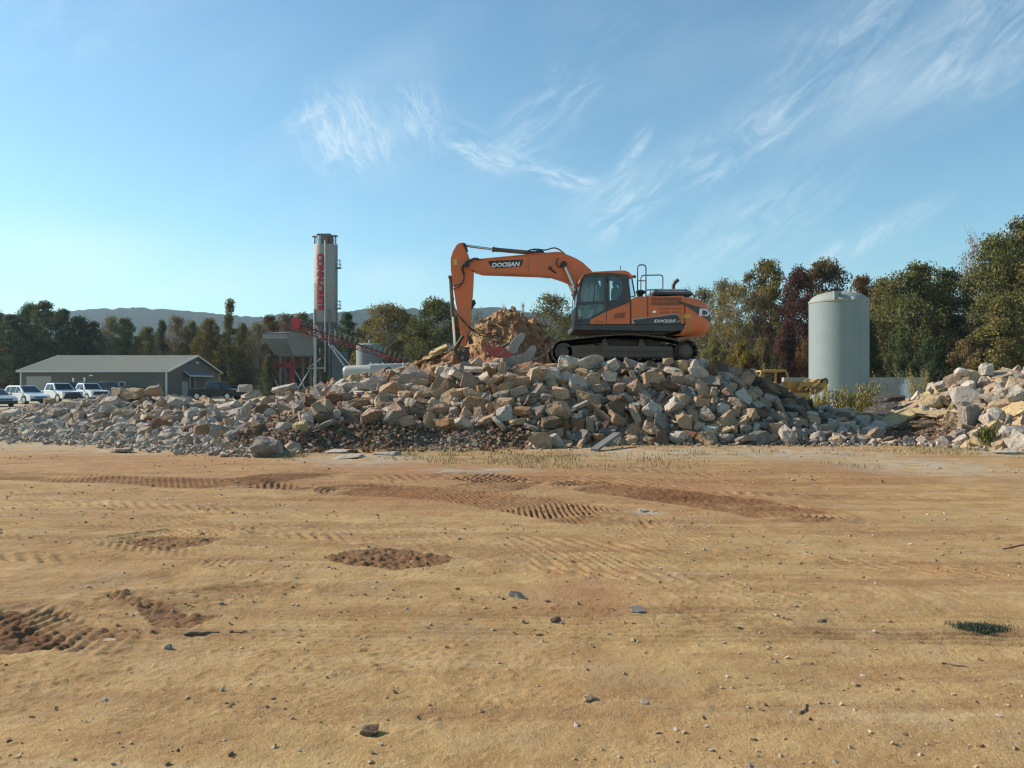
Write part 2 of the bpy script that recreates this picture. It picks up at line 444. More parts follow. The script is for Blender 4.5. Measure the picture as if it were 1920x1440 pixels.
def yard(x, y):
    """height of the yard surface and its moisture"""
    near = (y > 1.5) & (y < 27) & (np.abs(x) < 22)
    h = .10*(fbm(x*.12, y*.12, 3, 1)-.5)+.035*(fbm(x*.8, y*.8, 3, 4)-.5)
    h = h+.016*(fbm(x*4.5, y*4.5, 4, 8)-.5)+.012*(fbm(x*26, y*26, 3, 12, .75)-.5)
    crumbs = np.clip(fbm(x*30, y*30, 2, 31)-.62, 0, 1)*np.clip(fbm(x*.6, y*.6, 3, 33)-.42, 0, 1)*.12
    h = h+crumbs
    # old wheel runs crossing the yard, left to right
    run = sstep(.5, .62, fbm(x*.10+.2*y, y*1.3, 3, 21))
    h = h+run*.006*np.sin((y*1.0+.04*x)*2*math.pi/.09+4*vnoise(x*1.2, y*.9, 22))*sstep(.42, .6, vnoise(x*.35, y*.5, 23))
    wet = np.zeros(x.shape)
    shp = x.shape; X_, Y_ = x.ravel(), y.ravel(); h = h.ravel(); wet = wet.ravel()
    for pts, w, pitch, k, dep, mo in GTR:
        g = np.array(pts); q = np.nonzero((X_ > g[:, 0].min()-w-.3) & (X_ < g[:, 0].max()+w+.3) & (Y_ > g[:, 1].min()-w-.3) & (Y_ < g[:, 1].max()+w+.3))[0]
        if not len(q): continue
        x, y = X_[q], Y_[q]
        b, lat, al, tot = seg_dist(x, y, pts)
        wob = .06*(fbm(x*3, y*3, 3, 41)-.5)
        m = sstep(w/2+.05, w/2-.06, b+wob)*sstep(0, .35, al+.3*vnoise(x*4, y*4, 42))*sstep(0, .35, tot-al+.3*vnoise(x*4, y*4, 43))
        ph = (al+k*lat*1.3+.05*fbm(x*2, y*2, 2, 44))/pitch
        lug = np.sin((ph if pitch > .1 else (lat+.02*fbm(x*2, y*2, 2, 44))/.085)*2*math.pi); lug = np.clip(lug*1.7+.8*(fbm(x*5, y*5, 3, 48)-.5), -1, 1)
        dh = m*(dep*.5*lug*np.clip(1.5*fbm(x*1.6, y*1.6, 3, 49), 0, 1)-dep*.25+dep*.5*(fbm(x*14, y*14, 2, 46)-.5))
        rim = sstep(w/2+.16, w/2+.02, b)*(1-m)
        h[q] += dh+rim*dep*.45*fbm(x*6, y*6, 2, 45)
        brk_ = np.clip(2.6*fbm(x*.55, y*.9, 3, 53)-.65, .72 if (mo > .7 and w > 1.1) or dep >= .035 else .15, 1)
        h[q] -= (1-brk_)*m*dep*.4*lug
        wet[q] = np.maximum(wet[q], mo*brk_*np.clip(m+.35*rim, 0, 1)*(.7+.5*(fbm(x*2.2, y*2.2, 3, 47))))
    for poly, dep, mo in PATCH:
        g = np.array([gpt(*p) for p in poly]); q = np.nonzero((X_ > g[:, 0].min()-.3) & (X_ < g[:, 0].max()+.3) & (Y_ > g[:, 1].min()-.3) & (Y_ < g[:, 1].max()+.3))[0]
        if not len(q): continue
        x, y = X_[q], Y_[q]
        wx = x+.16*(fbm(x*3, y*3, 3, 51)-.5); wy = y+.16*(fbm(x*3, y*3, 3, 52)-.5)
        ins = inpoly(wx, wy, [tuple(p) for p in g])
        d1, d2, r = worley(x*21, y*21, 3)
        h[q] += ins*(dep*(.35*r+.45*(.5-d1)+1.1*(fbm(x*9, y*9, 4, 54, .7)-.5))-.015)
        wet[q] = np.maximum(wet[q], ins*mo)
    h = h.reshape(shp); wet = wet.reshape(shp); x, y = X_.reshape(shp), Y_.reshape(shp)
    return np.where(near, h, .10*(fbm(x*.12, y*.12, 3, 1)-.5)), np.where(near, wet, 0)

def graded(segs, tail, grow=1.18):
    out = []
    for a, b, st in segs: out += list(np.arange(a, b, st))
    s = segs[-1][2]; v = segs[-1][1]
    while v < tail: out.append(v); s *= grow; v += s
    out.append(tail)
    return np.array(out)
gxp = graded([(0, 4.2, .017), (4.2, 8, .028), (8, 14, .05), (14, 18, .1)], 4200, 1.22)
gx = np.concatenate([-gxp[:0:-1], gxp])
gy = graded([(2.4, 5.2, .013), (5.2, 9, .02), (9, 16, .033), (16, 25, .055), (25, 36, .12)], 4200, 1.14)
gy = np.concatenate([np.array([-60, -20, -8, -3, 0, 1.2, 2.0]), gy])
GX, GY = np.meshgrid(gx, gy)
H, WET = yard(GX, GY)
PL = pile(GX, GY)
lump = sstep(.05, .5, PL)
H = H*(1-.5*lump)+np.maximum(PL-.10, 0)+lump*(.24*(fbm(GX*1.8, GY*1.8, 4, 61)-.5)+.16*(fbm(GX*7, GY*7, 3, 62, .7)-.5))
H = H-.25*sstep(34, 60, GY)
def ground_z(x, y):
    x = np.atleast_1d(np.asarray(x, float)); y = np.atleast_1d(np.asarray(y, float))
    return np.where(y > 34, -.25*sstep(34, 60, y), np.maximum(pile(x, y)-.10, 0))
def surf(x, y):
    return np.maximum(ground_z(x, y), hill_shape(np.atleast_1d(np.asarray(x, float)), np.atleast_1d(np.asarray(y, float)))-.05)
def cast(px, py, near=10, far=60):
    """first point of the heaped ground along the line of sight of a photo pixel"""
    Y = np.arange(near, far, .02); X = (px-960)/F*Y; Z = CH+(720-py)/F*Y
    hit = np.nonzero(Z <= surf(X, Y))[0]
    return (X[hit[0]], Y[hit[0]], Z[hit[0]]) if len(hit) else None

# where limestone dust whitens the ground, where sparse dead grass grows
def blob(x, y, px, py, w, h):
    X, Y = gpt(px, py); dy = abs(CH*F/(py-720-h/2)-CH*F/(py-720+h/2))/2; dx = w/2/F*Y
    return np.clip(1-np.hypot((x-X)/dx, (y-Y)/dy), 0, 1)
CHALK = np.zeros(GX.shape); GRASS = np.zeros(GX.shape); RED = np.zeros(GX.shape)
for a in [(60, 826, 700, 40), (330, 838, 600, 26), (690, 862, 300, 30), (900, 884, 260, 14), (1250, 850, 420, 24), (1480, 850, 500, 30), (1720, 872, 360, 44), (1890, 848, 260, 20), (1215, 960, 90, 12), (1150, 846, 200, 16)]:
    CHALK = np.maximum(CHALK, blob(GX, GY, *a)**.6)
for a in [(900, 862, 420, 30), (1130, 868, 460, 46), (1420, 858, 460, 34), (820, 848, 240, 22), (560, 858, 160, 20), (1790, 845, 300, 26), (1580, 878, 200, 30)]:
    GRASS = np.maximum(GRASS, blob(GX, GY, *a)**.6)
for a in [(900, 890, 1700, 70), (330, 872, 700, 40), (1250, 905, 700, 90), (1300, 930, 500, 80), (760, 935, 460, 60), (1100, 1120, 300, 90), (1560, 880, 300, 60), (140, 860, 500, 30)]:
    RED = np.maximum(RED, blob(GX, GY, *a)**.7)
V = np.stack([GX.ravel(), GY.ravel(), H.ravel()], 1)
ny, nx = GX.shape
idx = np.arange(ny*nx).reshape(ny, nx)
FQ = np.stack([idx[:-1, :-1], idx[:-1, 1:], idx[1:, 1:], idx[1:, :-1]], -1).reshape(-1, 4)

m, t, b = new_mat('yard_soil')
pos = t.new('ShaderNodeNewGeometry').outputs['Position']
big = t.noise(pos, .35, 5, .6); mid = t.noise(pos, 2.6, 6, .62); fine = t.noise(pos, 22, 5, .65); grit = t.noise(pos, 120, 3, .6)
c = t.mix(t.ramp(mid, .3, .72), (.35, .213, .086), (.525, .348, .152))
c = t.mix(t.math('MULTIPLY', t.ramp(big, .45, .72), .55), c, (.36, .185, .08))
c = t.mix(t.math('MULTIPLY', t.ramp(t.noise(pos, .8, 5, .65), .55, .75), .45), c, (.52, .385, .215))
mpv = t.new('ShaderNodeMapping'); t.l.new(pos, mpv.inputs['Vector']); mpv.inputs['Scale'].default_value = (.22, 2.4, 1); mpv.inputs['Rotation'].default_value = (0, 0, .06)
c = t.mix(t.math('MULTIPLY', t.ramp(t.noise(mpv.outputs[0], 1.0, 7, .68, .3), .48, .64), .7), c, (.285, .16, .07))
c = t.mix(t.math('MULTIPLY', t.ramp(t.noise(mpv.outputs[0], 1.7, 7, .68, .3), .54, .68), .5), c, (.53, .40, .225))
c = t.mix(t.math('MULTIPLY', t.ramp(t.noise(pos, 1.3, 6, .7), .5, .66), .5), c, (.30, .215, .125))
c = t.mix(t.math('MULTIPLY', t.ramp(fine, .50, .75), .45), c, (.30, .18, .085))
c = t.mix(t.math('MULTIPLY', t.ramp(grit, .58, .68), .7), c, (.20, .125, .065))
c = t.mix(t.math('MULTIPLY', t.ramp(t.noise(pos, 90, 2, .5), .62, .70), .6), c, (.64, .53, .38))
c = t.mix(t.math('MULTIPLY', t.ramp(t.noise(pos, 45, 4, .7), .56, .66), .45), c, (.26, .165, .08))
brk = t.math('ADD', t.math('MULTIPLY', t.noise(pos, 3.2, 5, .7), 1.1), .35)
red = t.math('MULTIPLY', t.attr('red'), brk, clamp=True)
c = t.mix(t.math('MULTIPLY', red, .58), c, (.30, .13, .065))
wet = t.math('MULTIPLY', t.attr('wet'), .88, clamp=True)
c = t.mix(wet, c, t.mix(fine, (.10, .044, .022), (.20, .092, .045)))
pl = t.ramp(t.attr('heap'), .02, .35)
c = t.mix(pl, c, t.mix(t.noise(pos, 1.5, 5), (.15, .095, .06), (.30, .205, .13)))
gr = t.math('MULTIPLY', t.attr('grass'), t.ramp(t.noise(pos, 4.5, 6, .7), .38, .66), clamp=True)
c = t.mix(t.math('MULTIPLY', gr, .6), c, (.25, .21, .105))
ch = t.math('MULTIPLY', t.attr('chalk'), t.ramp(t.noise(pos, 2.1, 7, .72), .36, .62), clamp=True)
c = t.mix(t.math('MULTIPLY', ch, .85), c, t.mix(t.noise(pos, 30, 4), (.31, .28, .23), (.52, .48, .41)))
far = t.attr('far')
c = t.mix(far, c, t.mix(t.noise(pos, .12, 5, .6), (.34, .30, .21), (.46, .37, .22)))
mead = t.attr('meadow')
c = t.mix(mead, c, t.mix(t.noise(pos, .4, 5, .6), (.20, .155, .075), (.34, .26, .13)))
t.l.new(c, b.inputs['Base Color']); b.inputs['Roughness'].default_value = .95; b.inputs['Specular IOR Level'].default_value = .15
hgt = t.math('ADD', t.math('MULTIPLY', t.noise(pos, 38, 5, .7), .8), t.math('MULTIPLY', t.noise(pos, 140, 3, .6), .35))
t.l.new(t.bump(hgt, .7, .028), b.inputs['Normal'])
M['soil'] = m
FAR = sstep(30, 42, GY)*sstep(200, 100, GY); MEAD = np.maximum(sstep(112, 135, GY), sstep(88, 98, GY)*sstep(10, 25, GX))
me = np_mesh('ground', V, FQ, m, dict(wet=WET.ravel(), chalk=CHALK.ravel(), grass=GRASS.ravel(), red=RED.ravel(), heap=PL.ravel(), far=FAR.ravel(), meadow=MEAD.ravel()), smooth=True)
tag(link('ground', me), kind='structure')

# far wooded ridge
prof = [(-900, 640), (-500, 600), (-200, 590), (60, 592), (130, 588), (170, 585), (220, 581), (270, 580), (330, 583), (400, 589), (450, 594), (490, 596), (560, 592), (640, 587), (700, 583),
        (760, 581), (820, 584), (880, 580), (925, 578), (1000, 590), (1100, 600), (1300, 612), (1600, 625), (2000, 640), (2600, 660)]
DH = 2200.
hx = np.array([(p-960)/F*DH for p, _ in prof]); hz = np.array([CH+(720-q)/F*DH for _, q in prof])
xs = np.arange(-2700, 2450, 9.); ts = np.linspace(0, 1, 60)
X2, T2 = np.meshgrid(xs, ts)
zr = np.interp(X2, hx, hz)
Y2 = DH-900+T2*1500
prof_t = np.where(T2 < .6, sstep(0, .62, T2), 1-.8*sstep(.6, 1, T2))
Z2 = zr*prof_t*(1+.10*(fbm(X2*.004, Y2*.004, 4, 71)-.5)*(1-prof_t*.75))+3.4*(vnoise(X2*.09, Y2*.09, 72))*prof_t+2.4*vnoise(X2*.16, Y2*.3, 75)+9*(vnoise(X2*.032, Y2*.032, 76)+.6*vnoise(X2*.06, Y2*.06, 77))*prof_t-9
V2 = np.stack([X2.ravel(), Y2.ravel(), Z2.ravel()], 1); n2, k2 = X2.shape
i2 = np.arange(n2*k2).reshape(n2, k2)
F2 = np.stack([i2[:-1, :-1], i2[:-1, 1:], i2[1:, 1:], i2[1:, :-1]], -1).reshape(-1, 4)
m, t, b = new_mat('hill_forest')
pos = t.new('ShaderNodeNewGeometry').outputs['Position']
n1 = t.noise(pos, .02, 6, .7); n2_ = t.voronoi(pos, .09, out=1)
c = t.mix(n1, (.016, .034, .016), (.055, .058, .026))
sepc = t.new('ShaderNodeSeparateColor'); t.l.new(n2_, sepc.inputs[0])
c = t.mix(t.math('MULTIPLY', sepc.outputs[0], .5), c, (.055, .06, .028))
t.l.new(c, b.inputs['Base Color']); b.inputs['Roughness'].default_value = 1; b.inputs['Specular IOR Level'].default_value = 0
t.l.new(t.bump(t.noise(pos, .07, 5, .75), 1, 22), b.inputs['Normal'])
tag(link('hills', np_mesh('hills', V2, F2, m, smooth=True)), kind='structure')
# ------------------------------------------------------------------ rocks
TONE = dict(white=(.51, .44, .36), grey=(.31, .262, .215), blue=(.20, .182, .16), tan=(.43, .305, .195), yellow=(.50, .375, .20), rust=(.24, .12, .065),
            orange=(.36, .205, .10), brown=(.17, .115, .075), dark=(.07, .062, .055), pink=(.38, .255, .18))
WORD = dict(white='pale', grey='grey', blue='blue grey', tan='tan', yellow='yellowish', rust='rust red', orange='orange', brown='brown', dark='dark', pink='pinkish')

def rock_shader(name, vcol, k=1.0, cement=.5):
    m, t, b = new_mat(name)
    pos = t.new('ShaderNodeNewGeometry').outputs['Position']
    oi = t.new('ShaderNodeObjectInfo')
    if vcol: base = t.attr('tint', 0); vec = pos
    else:
        base = oi.outputs['Color']
        off = t.new('ShaderNodeVectorMath', operation='ADD'); t.l.new(pos, off.inputs[0])
        cc = t.new('ShaderNodeCombineXYZ'); 
        for i in range(3): t.l.new(t.math('MULTIPLY', oi.outputs['Random'], 37.+11*i), cc.inputs[i])
        t.l.new(cc.outputs[0], off.inputs[1]); vec = off.outputs[0]
    n1 = t.noise(vec, 3.2, 6, .65); n2 = t.noise(vec, 11, 5, .6); n3 = t.noise(vec, 1.7, 5, .7)
    c = t.mix(1.0, base, t.mix(n1, (.62, .60, .58), (1.28, 1.28, 1.27)), 'MULTIPLY')
    c = t.mix(t.math('MULTIPLY', t.ramp(n3, .54, .70), .55), c, t.mix(n2, (.30, .165, .085), (.42, .30, .18)))     # clay stain
    c = t.mix(t.math('MULTIPLY', t.ramp(t.noise(vec, 2.3, 5, .7), .56, .70), cement), c, (.50, .455, .39))              # cement dust
    c = t.mix(t.math('MULTIPLY', t.ramp(n2, .54, .70), .7), c, (.10, .075, .055))                                   # pits and grime
    vo = t.voronoi(vec, 26)
    c = t.mix(t.math('MULTIPLY', t.ramp(vo, .34, .12), .32), c, t.mix(t.noise(vec, 60, 2), (.20, .17, .14), (.60, .56, .48)))  # aggregate
    t.l.new(c, b.inputs['Base Color']); b.inputs['Roughness'].default_value = .92; b.inputs['Specular IOR Level'].default_value = .2
    h = t.math('ADD', t.math('ADD', t.math('MULTIPLY', t.noise(vec, 14*k, 7, .7), .8), t.math('MULTIPLY', t.noise(vec, 5*k, 4, .6), 1.6)), t.math('MULTIPLY', t.ramp(vo, .1, .5), -.12))
    t.l.new(t.bump(h, .9 if k == 1 else .5, .06/k), b.inputs['Normal'])
    return m
M['rock'] = rock_shader('rock_stone', False); M['rock_v'] = rock_shader('rock_rubble', True); M['earth'] = rock_shader('bank_earth', True, 2.0, 0.0); M['pebble'] = rock_shader('pebble_stone', True, 9.0); M['stone'] = rock_shader('yard_stone', False, 7.0)

def rock_mesh(shape, seed, L=.10):
    r = random.Random(seed*31+len(shape))
    bm = bmesh.new(); bmesh.ops.create_cube(bm, size=2)
    ncut = dict(b=9, s=8, r=26, w=6, c=22)[shape]
    for k in range(ncut):
        d = Vector((r.gauss(0, 1), r.gauss(0, 1), r.gauss(0, 1) * (.35 if shape == 's' else 1))).normalized()
        # keep cuts outside a core so that the piece stays chunky
        off = r.uniform(.62, 1.02) if shape in 'bs' else (r.uniform(.78, .98) if shape in 'rc' else r.uniform(.35, .9))
        sup = abs(d.x)+abs(d.y)+abs(d.z)
        off *= (sup*.72 if shape in 'bsw' else 1)
        res = bmesh.ops.bisect_plane(bm, geom=bm.verts[:]+bm.edges[:]+bm.faces[:], plane_co=d*off, plane_no=d, clear_outer=True)
        ed = [e for e in bm.edges if e.is_boundary]
        if ed: bmesh.ops.edgeloop_fill(bm, edges=ed)
    bmesh.ops.remove_doubles(bm, verts=bm.verts, dist=.02)
    if L:
        bmesh.ops.bevel(bm, geom=[e for e in bm.edges if len(e.link_faces) == 2 and e.calc_face_angle(0) > R(18)], offset=r.uniform(.015, .05) if shape in 'bsw' else .04, segments=1, profile=.5, affect='EDGES', clamp_overlap=True)
        bmesh.ops.triangulate(bm, faces=bm.faces)
        for k in range(6):
            lim = L*2
            ed = [e for e in bm.edges if e.calc_length() > lim]
            if not ed: break
            bmesh.ops.subdivide_edges(bm, edges=ed, cuts=1)
            bmesh.ops.triangulate(bm, faces=[f for f in bm.faces if len(f.verts) > 3])
        bm.normal_update()
        amp = dict(b=.085, s=.075, r=.09, w=.08, c=.2)[shape]; off = Vector((seed*3.7, seed*1.3, 5))
        mv = []
        for v in bm.verts:
            p = v.co*1.6+off
            d = amp*(mnoise.fractal(p, 1.0, 2.0, 5)*.9-.25*abs(mnoise.noise(p*2.3)))
            d -= amp*1.3*max(0, mnoise.noise(p*.9)-.25)
            mv.append((v, v.normal*d))
        for v, d in mv: v.co += d
    else:
        bmesh.ops.triangulate(bm, faces=bm.faces)
    lo = [min(v.co[i] for v in bm.verts) for i in range(3)]; hi = [max(v.co[i] for v in bm.verts) for i in range(3)]
    for v in bm.verts: v.co = Vector([(v.co[i]-(lo[i]+hi[i])/2)/(hi[i]-lo[i]) for i in range(3)])
    bmesh.ops.recalc_face_normals(bm, faces=bm.faces)
    return bm

HI = {}
for shp, n in (('b', 9), ('s', 8), ('r', 5), ('w', 4), ('c', 4)):
    HI[shp] = []
    for k in range(n):
        bm = rock_mesh(shp, k+1, .075); me = bpy.data.meshes.new('stone'); bm.to_mesh(me); bm.free()
        me.shade_smooth(); me.set_sharp_from_angle(angle=R(38)); me.materials.append(M['rock'])
        HI[shp].append(me)

# rocks one can pick out in the photograph: centre, width, height (photo pixels), tone, shape, tilt, words
# shapes: b blocky, s slab lying, u slab on edge facing the yard, r boulder, w wedge, c clod of earth
HERO = [
 (218,737,19,24,'tan','u',8,'flat tan slab standing upright on the crest below the shed'),
 (252,737,44,19,'tan','b',-6,'long tan rock lying on the crest below the shed'),
 (288,733,26,20,'tan','w',0,'pointed tan rock on the crest by the shed corner post'),
 (208,758,34,27,'white','b',5,'big square pale block below the crest near the pickups'),
 (333,760,38,29,'white','b',-8,'largest smooth pale block below the shed gable'),
 (368,764,28,19,'grey','b',0,'grey block hugging the largest smooth pale block'),
 (234,781,38,27,'tan','b',-20,'tan block tilted on the pale heap'),
 (180,783,30,18,'white','b',10,'squat pale rock in the middle of the pale heap'),
 (298,797,27,30,'rust','u',-15,'rust red slab standing on the pale heap'),
 (323,789,23,20,'pink','b',5,'pinkish block leaning on the rust red slab'),
 (272,812,26,22,'tan','w',12,'tan wedge below the rust red slab'),
 (378,812,33,33,'orange','u',14,'orange slab on edge in the pale heap'),
 (405,813,27,31,'grey','u',-6,'grey slab on edge beside the orange one'),
 (432,797,28,24,'tan','w',0,'tan wedge resting on the grey slab edge'),
 (413,787,27,17,'grey','b',-12,'grey chunk above the slab pair on edge'),
 (378,785,32,18,'white','s',8,'pale flat rock above the orange slab'),
 (428,763,42,27,'white','s',14,'wide pale slab with rusty underside'),
 (513,764,28,18,'white','r',0,'rounded white rock above the brown clods'),
 (572,750,21,30,'pink','u',6,'tall pinkish rock standing on the pale slope'),
 (533,728,48,16,'white','s',10,'long pale slab on the crest below the gravel bin'),
 (538,753,34,17,'white','b',-5,'white block under the long pale crest slab'),
 (577,784,23,23,'white','r',0,'round white boulder above the brown dirt'),
 (603,784,31,27,'brown','c',0,'dark crumbly boulder at the foot of the rust boulder'),
 (628,748,33,25,'rust','b',-10,'big rust boulder below the concrete silo'),
 (607,797,42,17,'grey','s',24,'grey slab slanting towards the brown dirt'),
 (533,801,27,20,'white','b',0,'off-white block beside the brown clods'),
 (562,802,24,24,'yellow','b',12,'yellowish block in the brown dirt'),
 (499,844,50,42,'grey','w',-16,'large grey wedge of concrete standing alone at the toe'),
 (230,842,44,13,'grey','s',3,'flat grey slab lying at the toe of the pale heap'),
 (315,838,34,12,'grey','s',-2,'flat grey plate at the toe under the rust slab'),
 (273,828,28,15,'white','b',0,'pale lump at the toe below the tan wedge'),
 (190,818,28,19,'white','b',6,'pale angular rock low on the heap by the pickups'),
 (310,821,27,18,'white','b',-4,'whitish rock low below the rust slab'),
 (93,753,20,14,'tan','r',0,'small tan boulder on the crest by the white wagon'),
 (107,778,30,26,'grey','r',0,'greyish boulder below the white wagon'),
 (22,777,30,18,'white','b',0,'pale rock at the thin end of the heap'),
 (60,790,30,18,'white','b',10,'pale squat rock below the silver car'),
 (140,762,26,18,'white','b',-8,'pale rock on the crest under the white pickup'),
 (50,815,24,15,'white','b',0,'chalky rock low at the thin end'),
 (120,812,26,16,'white','r',0,'chalky boulder low below the wagon'),
 (493,771,32,26,'brown','c',0,'brown clod of earth high on the slope'),
 (478,806,44,34,'brown','c',0,'big brown mass of crumbling earth'),
 (437,845,34,10,'grey','s',0,'thin grey plate on the ground by the grey wedge'),
 (470,742,36,14,'white','s',12,'pale slanting slab near the black pickup'),
 (460,728,26,14,'white','b',0,'pale crest rock behind the slanting slab'),
 (653,728,38,22,'white','b',10,'whitish rock on the crest beside the lying tank'),
 (707,720,38,31,'white','b',-14,'big whitish block under the lying tank'),
 (798,708,20,18,'white','u',-30,'whitish tilted plate below the broken slabs'),
 (822,723,25,35,'tan','u',-24,'tall tan slab tilted below the digger stick'),
 (842,718,20,27,'tan','u',-16,'narrow tan slab beside the tall tilted one'),
 (787,720,34,20,'tan','b',-8,'tan chunk on the brow of the main pile'),
 (863,735,36,20,'tan','s',6,'flat tan rock under the stick end'),
 (890,757,47,28,'orange','u',-10,'large orange plate leaning on the pile face'),
 (902,732,20,18,'orange','w',0,'orange triangle on top of the leaning plate'),
 (927,732,10,24,'orange','u',3,'thin orange slab standing on end'),
 (943,693,17,28,'tan','b',0,'upright tan block below the red crusher'),
 (893,693,46,16,'white','s',-4,'long pale slab on the crest under the coupler'),
 (937,677,24,17,'white','b',10,'whitish rock on top below the red crusher'),
 (1035,701,34,26,'white','b',-6,'square pale block in front of the crawler track idler'),
 (963,705,28,14,'tan','s',-16,'tan slab just under the crest below the crusher'),
 (940,743,31,20,'grey','b',8,'grey block beside the thin orange slab'),
 (973,736,34,20,'grey','b',16,'slate grey block in the upper pile face'),
 (995,752,30,21,'brown','b',-12,'brown block in the upper pile face'),
 (1052,741,40,27,'tan','b',-18,'rough tan rock above the big pale boulder'),
 (1048,771,47,34,'tan','r',6,'biggest rough pale boulder on the pile face'),
 (1050,718,24,13,'orange','b',0,'brick shaped orange block under the crest'),
 (1080,762,38,18,'grey','s',26,'grey slab slanting against the biggest boulder'),
 (1025,747,25,20,'grey','b',0,'pale grey chunk next to the biggest boulder'),
 (947,777,30,28,'white','b',12,'pale broken chunk in the middle of the face'),
 (897,777,20,27,'tan','u',10,'tan upright chunk under the leaning orange plate'),
 (915,787,38,24,'tan','s',22,'tan slab slanting in the middle of the face'),
 (980,773,37,21,'orange','b',-8,'orange lump in the middle of the face'),
 (815,758,27,24,'white','b',-28,'whitish block tilted on the silo end of the face'),
 (820,740,23,22,'tan','b',0,'tan cube above the tilted whitish block'),
 (853,772,21,16,'grey','b',0,'small grey block under the tilted whitish one'),
 (737,784,40,29,'grey','r',0,'rough grey boulder above the brown bank'),
 (763,791,32,21,'pink','b',6,'brownish pink block by the rough grey boulder'),
 (782,770,37,24,'brown','b',-10,'brown boulder above the pinkish block'),
 (760,741,29,17,'tan','r',0,'tan boulder high at the silo end of the face'),
 (1011,827,44,32,'tan','w',0,'tan wedge shaped boulder at the foot of the pile'),
 (1105,797,16,34,'tan','u',6,'tan slab standing on end low in the face'),
 (1083,798,32,21,'rust','b',-26,'rusty chunk tilted near the standing slab'),
 (1138,811,34,18,'blue','s',8,'blue grey slab low in the face'),
 (1120,823,25,20,'orange','b',0,'orange tan lump at the foot near the plank'),
 (1147,768,37,30,'brown','b',-14,'big brown block in the middle under the cab'),
 (1155,752,31,23,'brown','w',8,'brown wedge over the big brown block'),
 (1190,762,19,16,'white','b',0,'small white cube on the face under the engine'),
 (1216,711,35,31,'tan','b',-24,'big tan rock at the crest under the crawler frame'),
 (1178,718,21,21,'grey','b',0,'squared grey cube at the crest'),
 (1108,712,28,24,'tan','b',6,'tan block at the crest under the idler frame'),
 (1140,708,28,21,'white','b',-10,'pale grey block at the crest in shade'),
 (1147,688,34,25,'white','b',14,'white pointed rock beside the crawler shoes'),
 (1123,730,31,19,'grey','b',0,'grey block under the tan crest block'),
 (1033,794,44,27,'brown','b',6,'wide brown boulder under the biggest pale one'),
 (998,802,31,15,'grey','s',-20,'grey slab slanting above the tan foot wedge'),
 (1062,831,28,15,'tan','b',0,'tan grey stone on the ground at the foot'),
 (1093,775,21,18,'blue','r',0,'bluish round stone in the face'),
 (1203,688,17,15,'white','r',0,'small white stone under the crawler track'),
 (1236,712,24,28,'tan','u',26,'tan slab leaning away on the crest'),
 (1253,678,21,14,'tan','b',0,'tan stone touching the rear crawler shoes'),
 (1279,688,21,26,'yellow','b',4,'yellowish upright block beside the drive sprocket'),
 (1298,682,26,19,'grey','b',-8,'pale grey cube behind the drive sprocket'),
 (1270,709,33,21,'tan','b',8,'tan angular block below the drive sprocket'),
 (1210,744,20,24,'grey','u',30,'grey tilted slab in the upper face'),
 (1278,751,35,23,'tan','b',-16,'tan slab in the face below the sprocket'),
 (1311,756,31,21,'tan','b',-10,'tan rock beyond the sprocket'),
 (1356,770,24,31,'white','u',-12,'pale tall slab in the tank end of the face'),
 (1282,793,31,31,'tan','b',0,'tan grey cube low under the sprocket'),
 (1273,821,38,25,'white','r',0,'white boulder at the foot of the pile'),
 (1333,804,37,18,'white','s',6,'white flat rock low at the tank end'),
 (1353,809,37,20,'tan','s',22,'tan slab slanting low at the tank end'),
 (1372,728,18,21,'tan','b',-20,'tan block high at the tank end'),
 (1338,737,14,24,'tan','u',-10,'narrow tan slab on edge at the tank end'),
 (1397,804,24,20,'grey','b',0,'grey block at the tank end foot'),
 (1417,804,11,22,'white','u',-14,'narrow white block standing at the tank end foot'),
 (1363,822,30,17,'white','b',0,'whitish stone on the ground at the tank end'),
 (1445,752,31,16,'white','b',-24,'pale block on the shoulder below the yellow loader'),
 (1403,763,40,18,'brown','s',-32,'brown slab sliding down the shoulder'),
 (1427,777,31,17,'brown','b',-20,'brown block low on the shoulder'),
 (1574,777,46,24,'white','b',3,'squared pale concrete block in the saddle below the tank'),
 (1588,799,31,16,'white','b',6,'smaller pale concrete block under the squared one'),
 (1498,792,28,15,'tan','b',-12,'tan brick shaped stone in the saddle'),
 (1555,801,37,20,'grey','s',4,'dark grey slab propping the pale concrete blocks'),
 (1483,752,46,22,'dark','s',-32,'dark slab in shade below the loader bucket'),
 (1538,764,31,22,'blue','b',-14,'blue grey boulder in the saddle'),
 (1637,808,44,20,'white','c',0,'rough white concrete lump in the saddle'),
 (1613,826,28,14,'white','b',0,'whitish stone at the edge of the saddle'),
 (1363,707,26,17,'white','b',-8,'white rock high on the shoulder'),
 (1340,713,24,16,'tan','b',12,'tan rock high on the shoulder'),
 (1426,717,34,20,'rust','c',0,'rust dark clod by the loader canopy'),
 (1400,700,26,15,'brown','b',-10,'brown rock on the shoulder crest'),
 (1460,733,30,18,'brown','b',-24,'brown chunk on the shoulder under the canopy'),
 (1749,756,50,32,'yellow','r',4,'big ochre boulder in the slab heap'),
 (1810,743,60,42,'white','u',10,'broad pitted pale slab facing the yard'),
 (1828,710,31,33,'yellow','u',-14,'yellow slab on edge at the top of the slab heap'),
 (1789,714,31,25,'tan','u',24,'tan slab tilted on the crest of the slab heap'),
 (1848,693,25,25,'white','r',0,'rounded pale rock on the very top of the slab heap'),
 (1880,701,54,12,'tan','s',12,'long thin slab on the crest of the slab heap'),
 (1901,768,52,26,'yellow','s',30,'long tan slab tilted at the edge of the slab heap'),
 (1826,765,50,15,'white','s',6,'flat pale slab under the broad pitted one'),
 (1768,733,25,22,'yellow','b',0,'ochre chunk between the tilted slabs'),
 (1710,758,31,18,'tan','s',26,'tan slab at the start of the slab heap'),
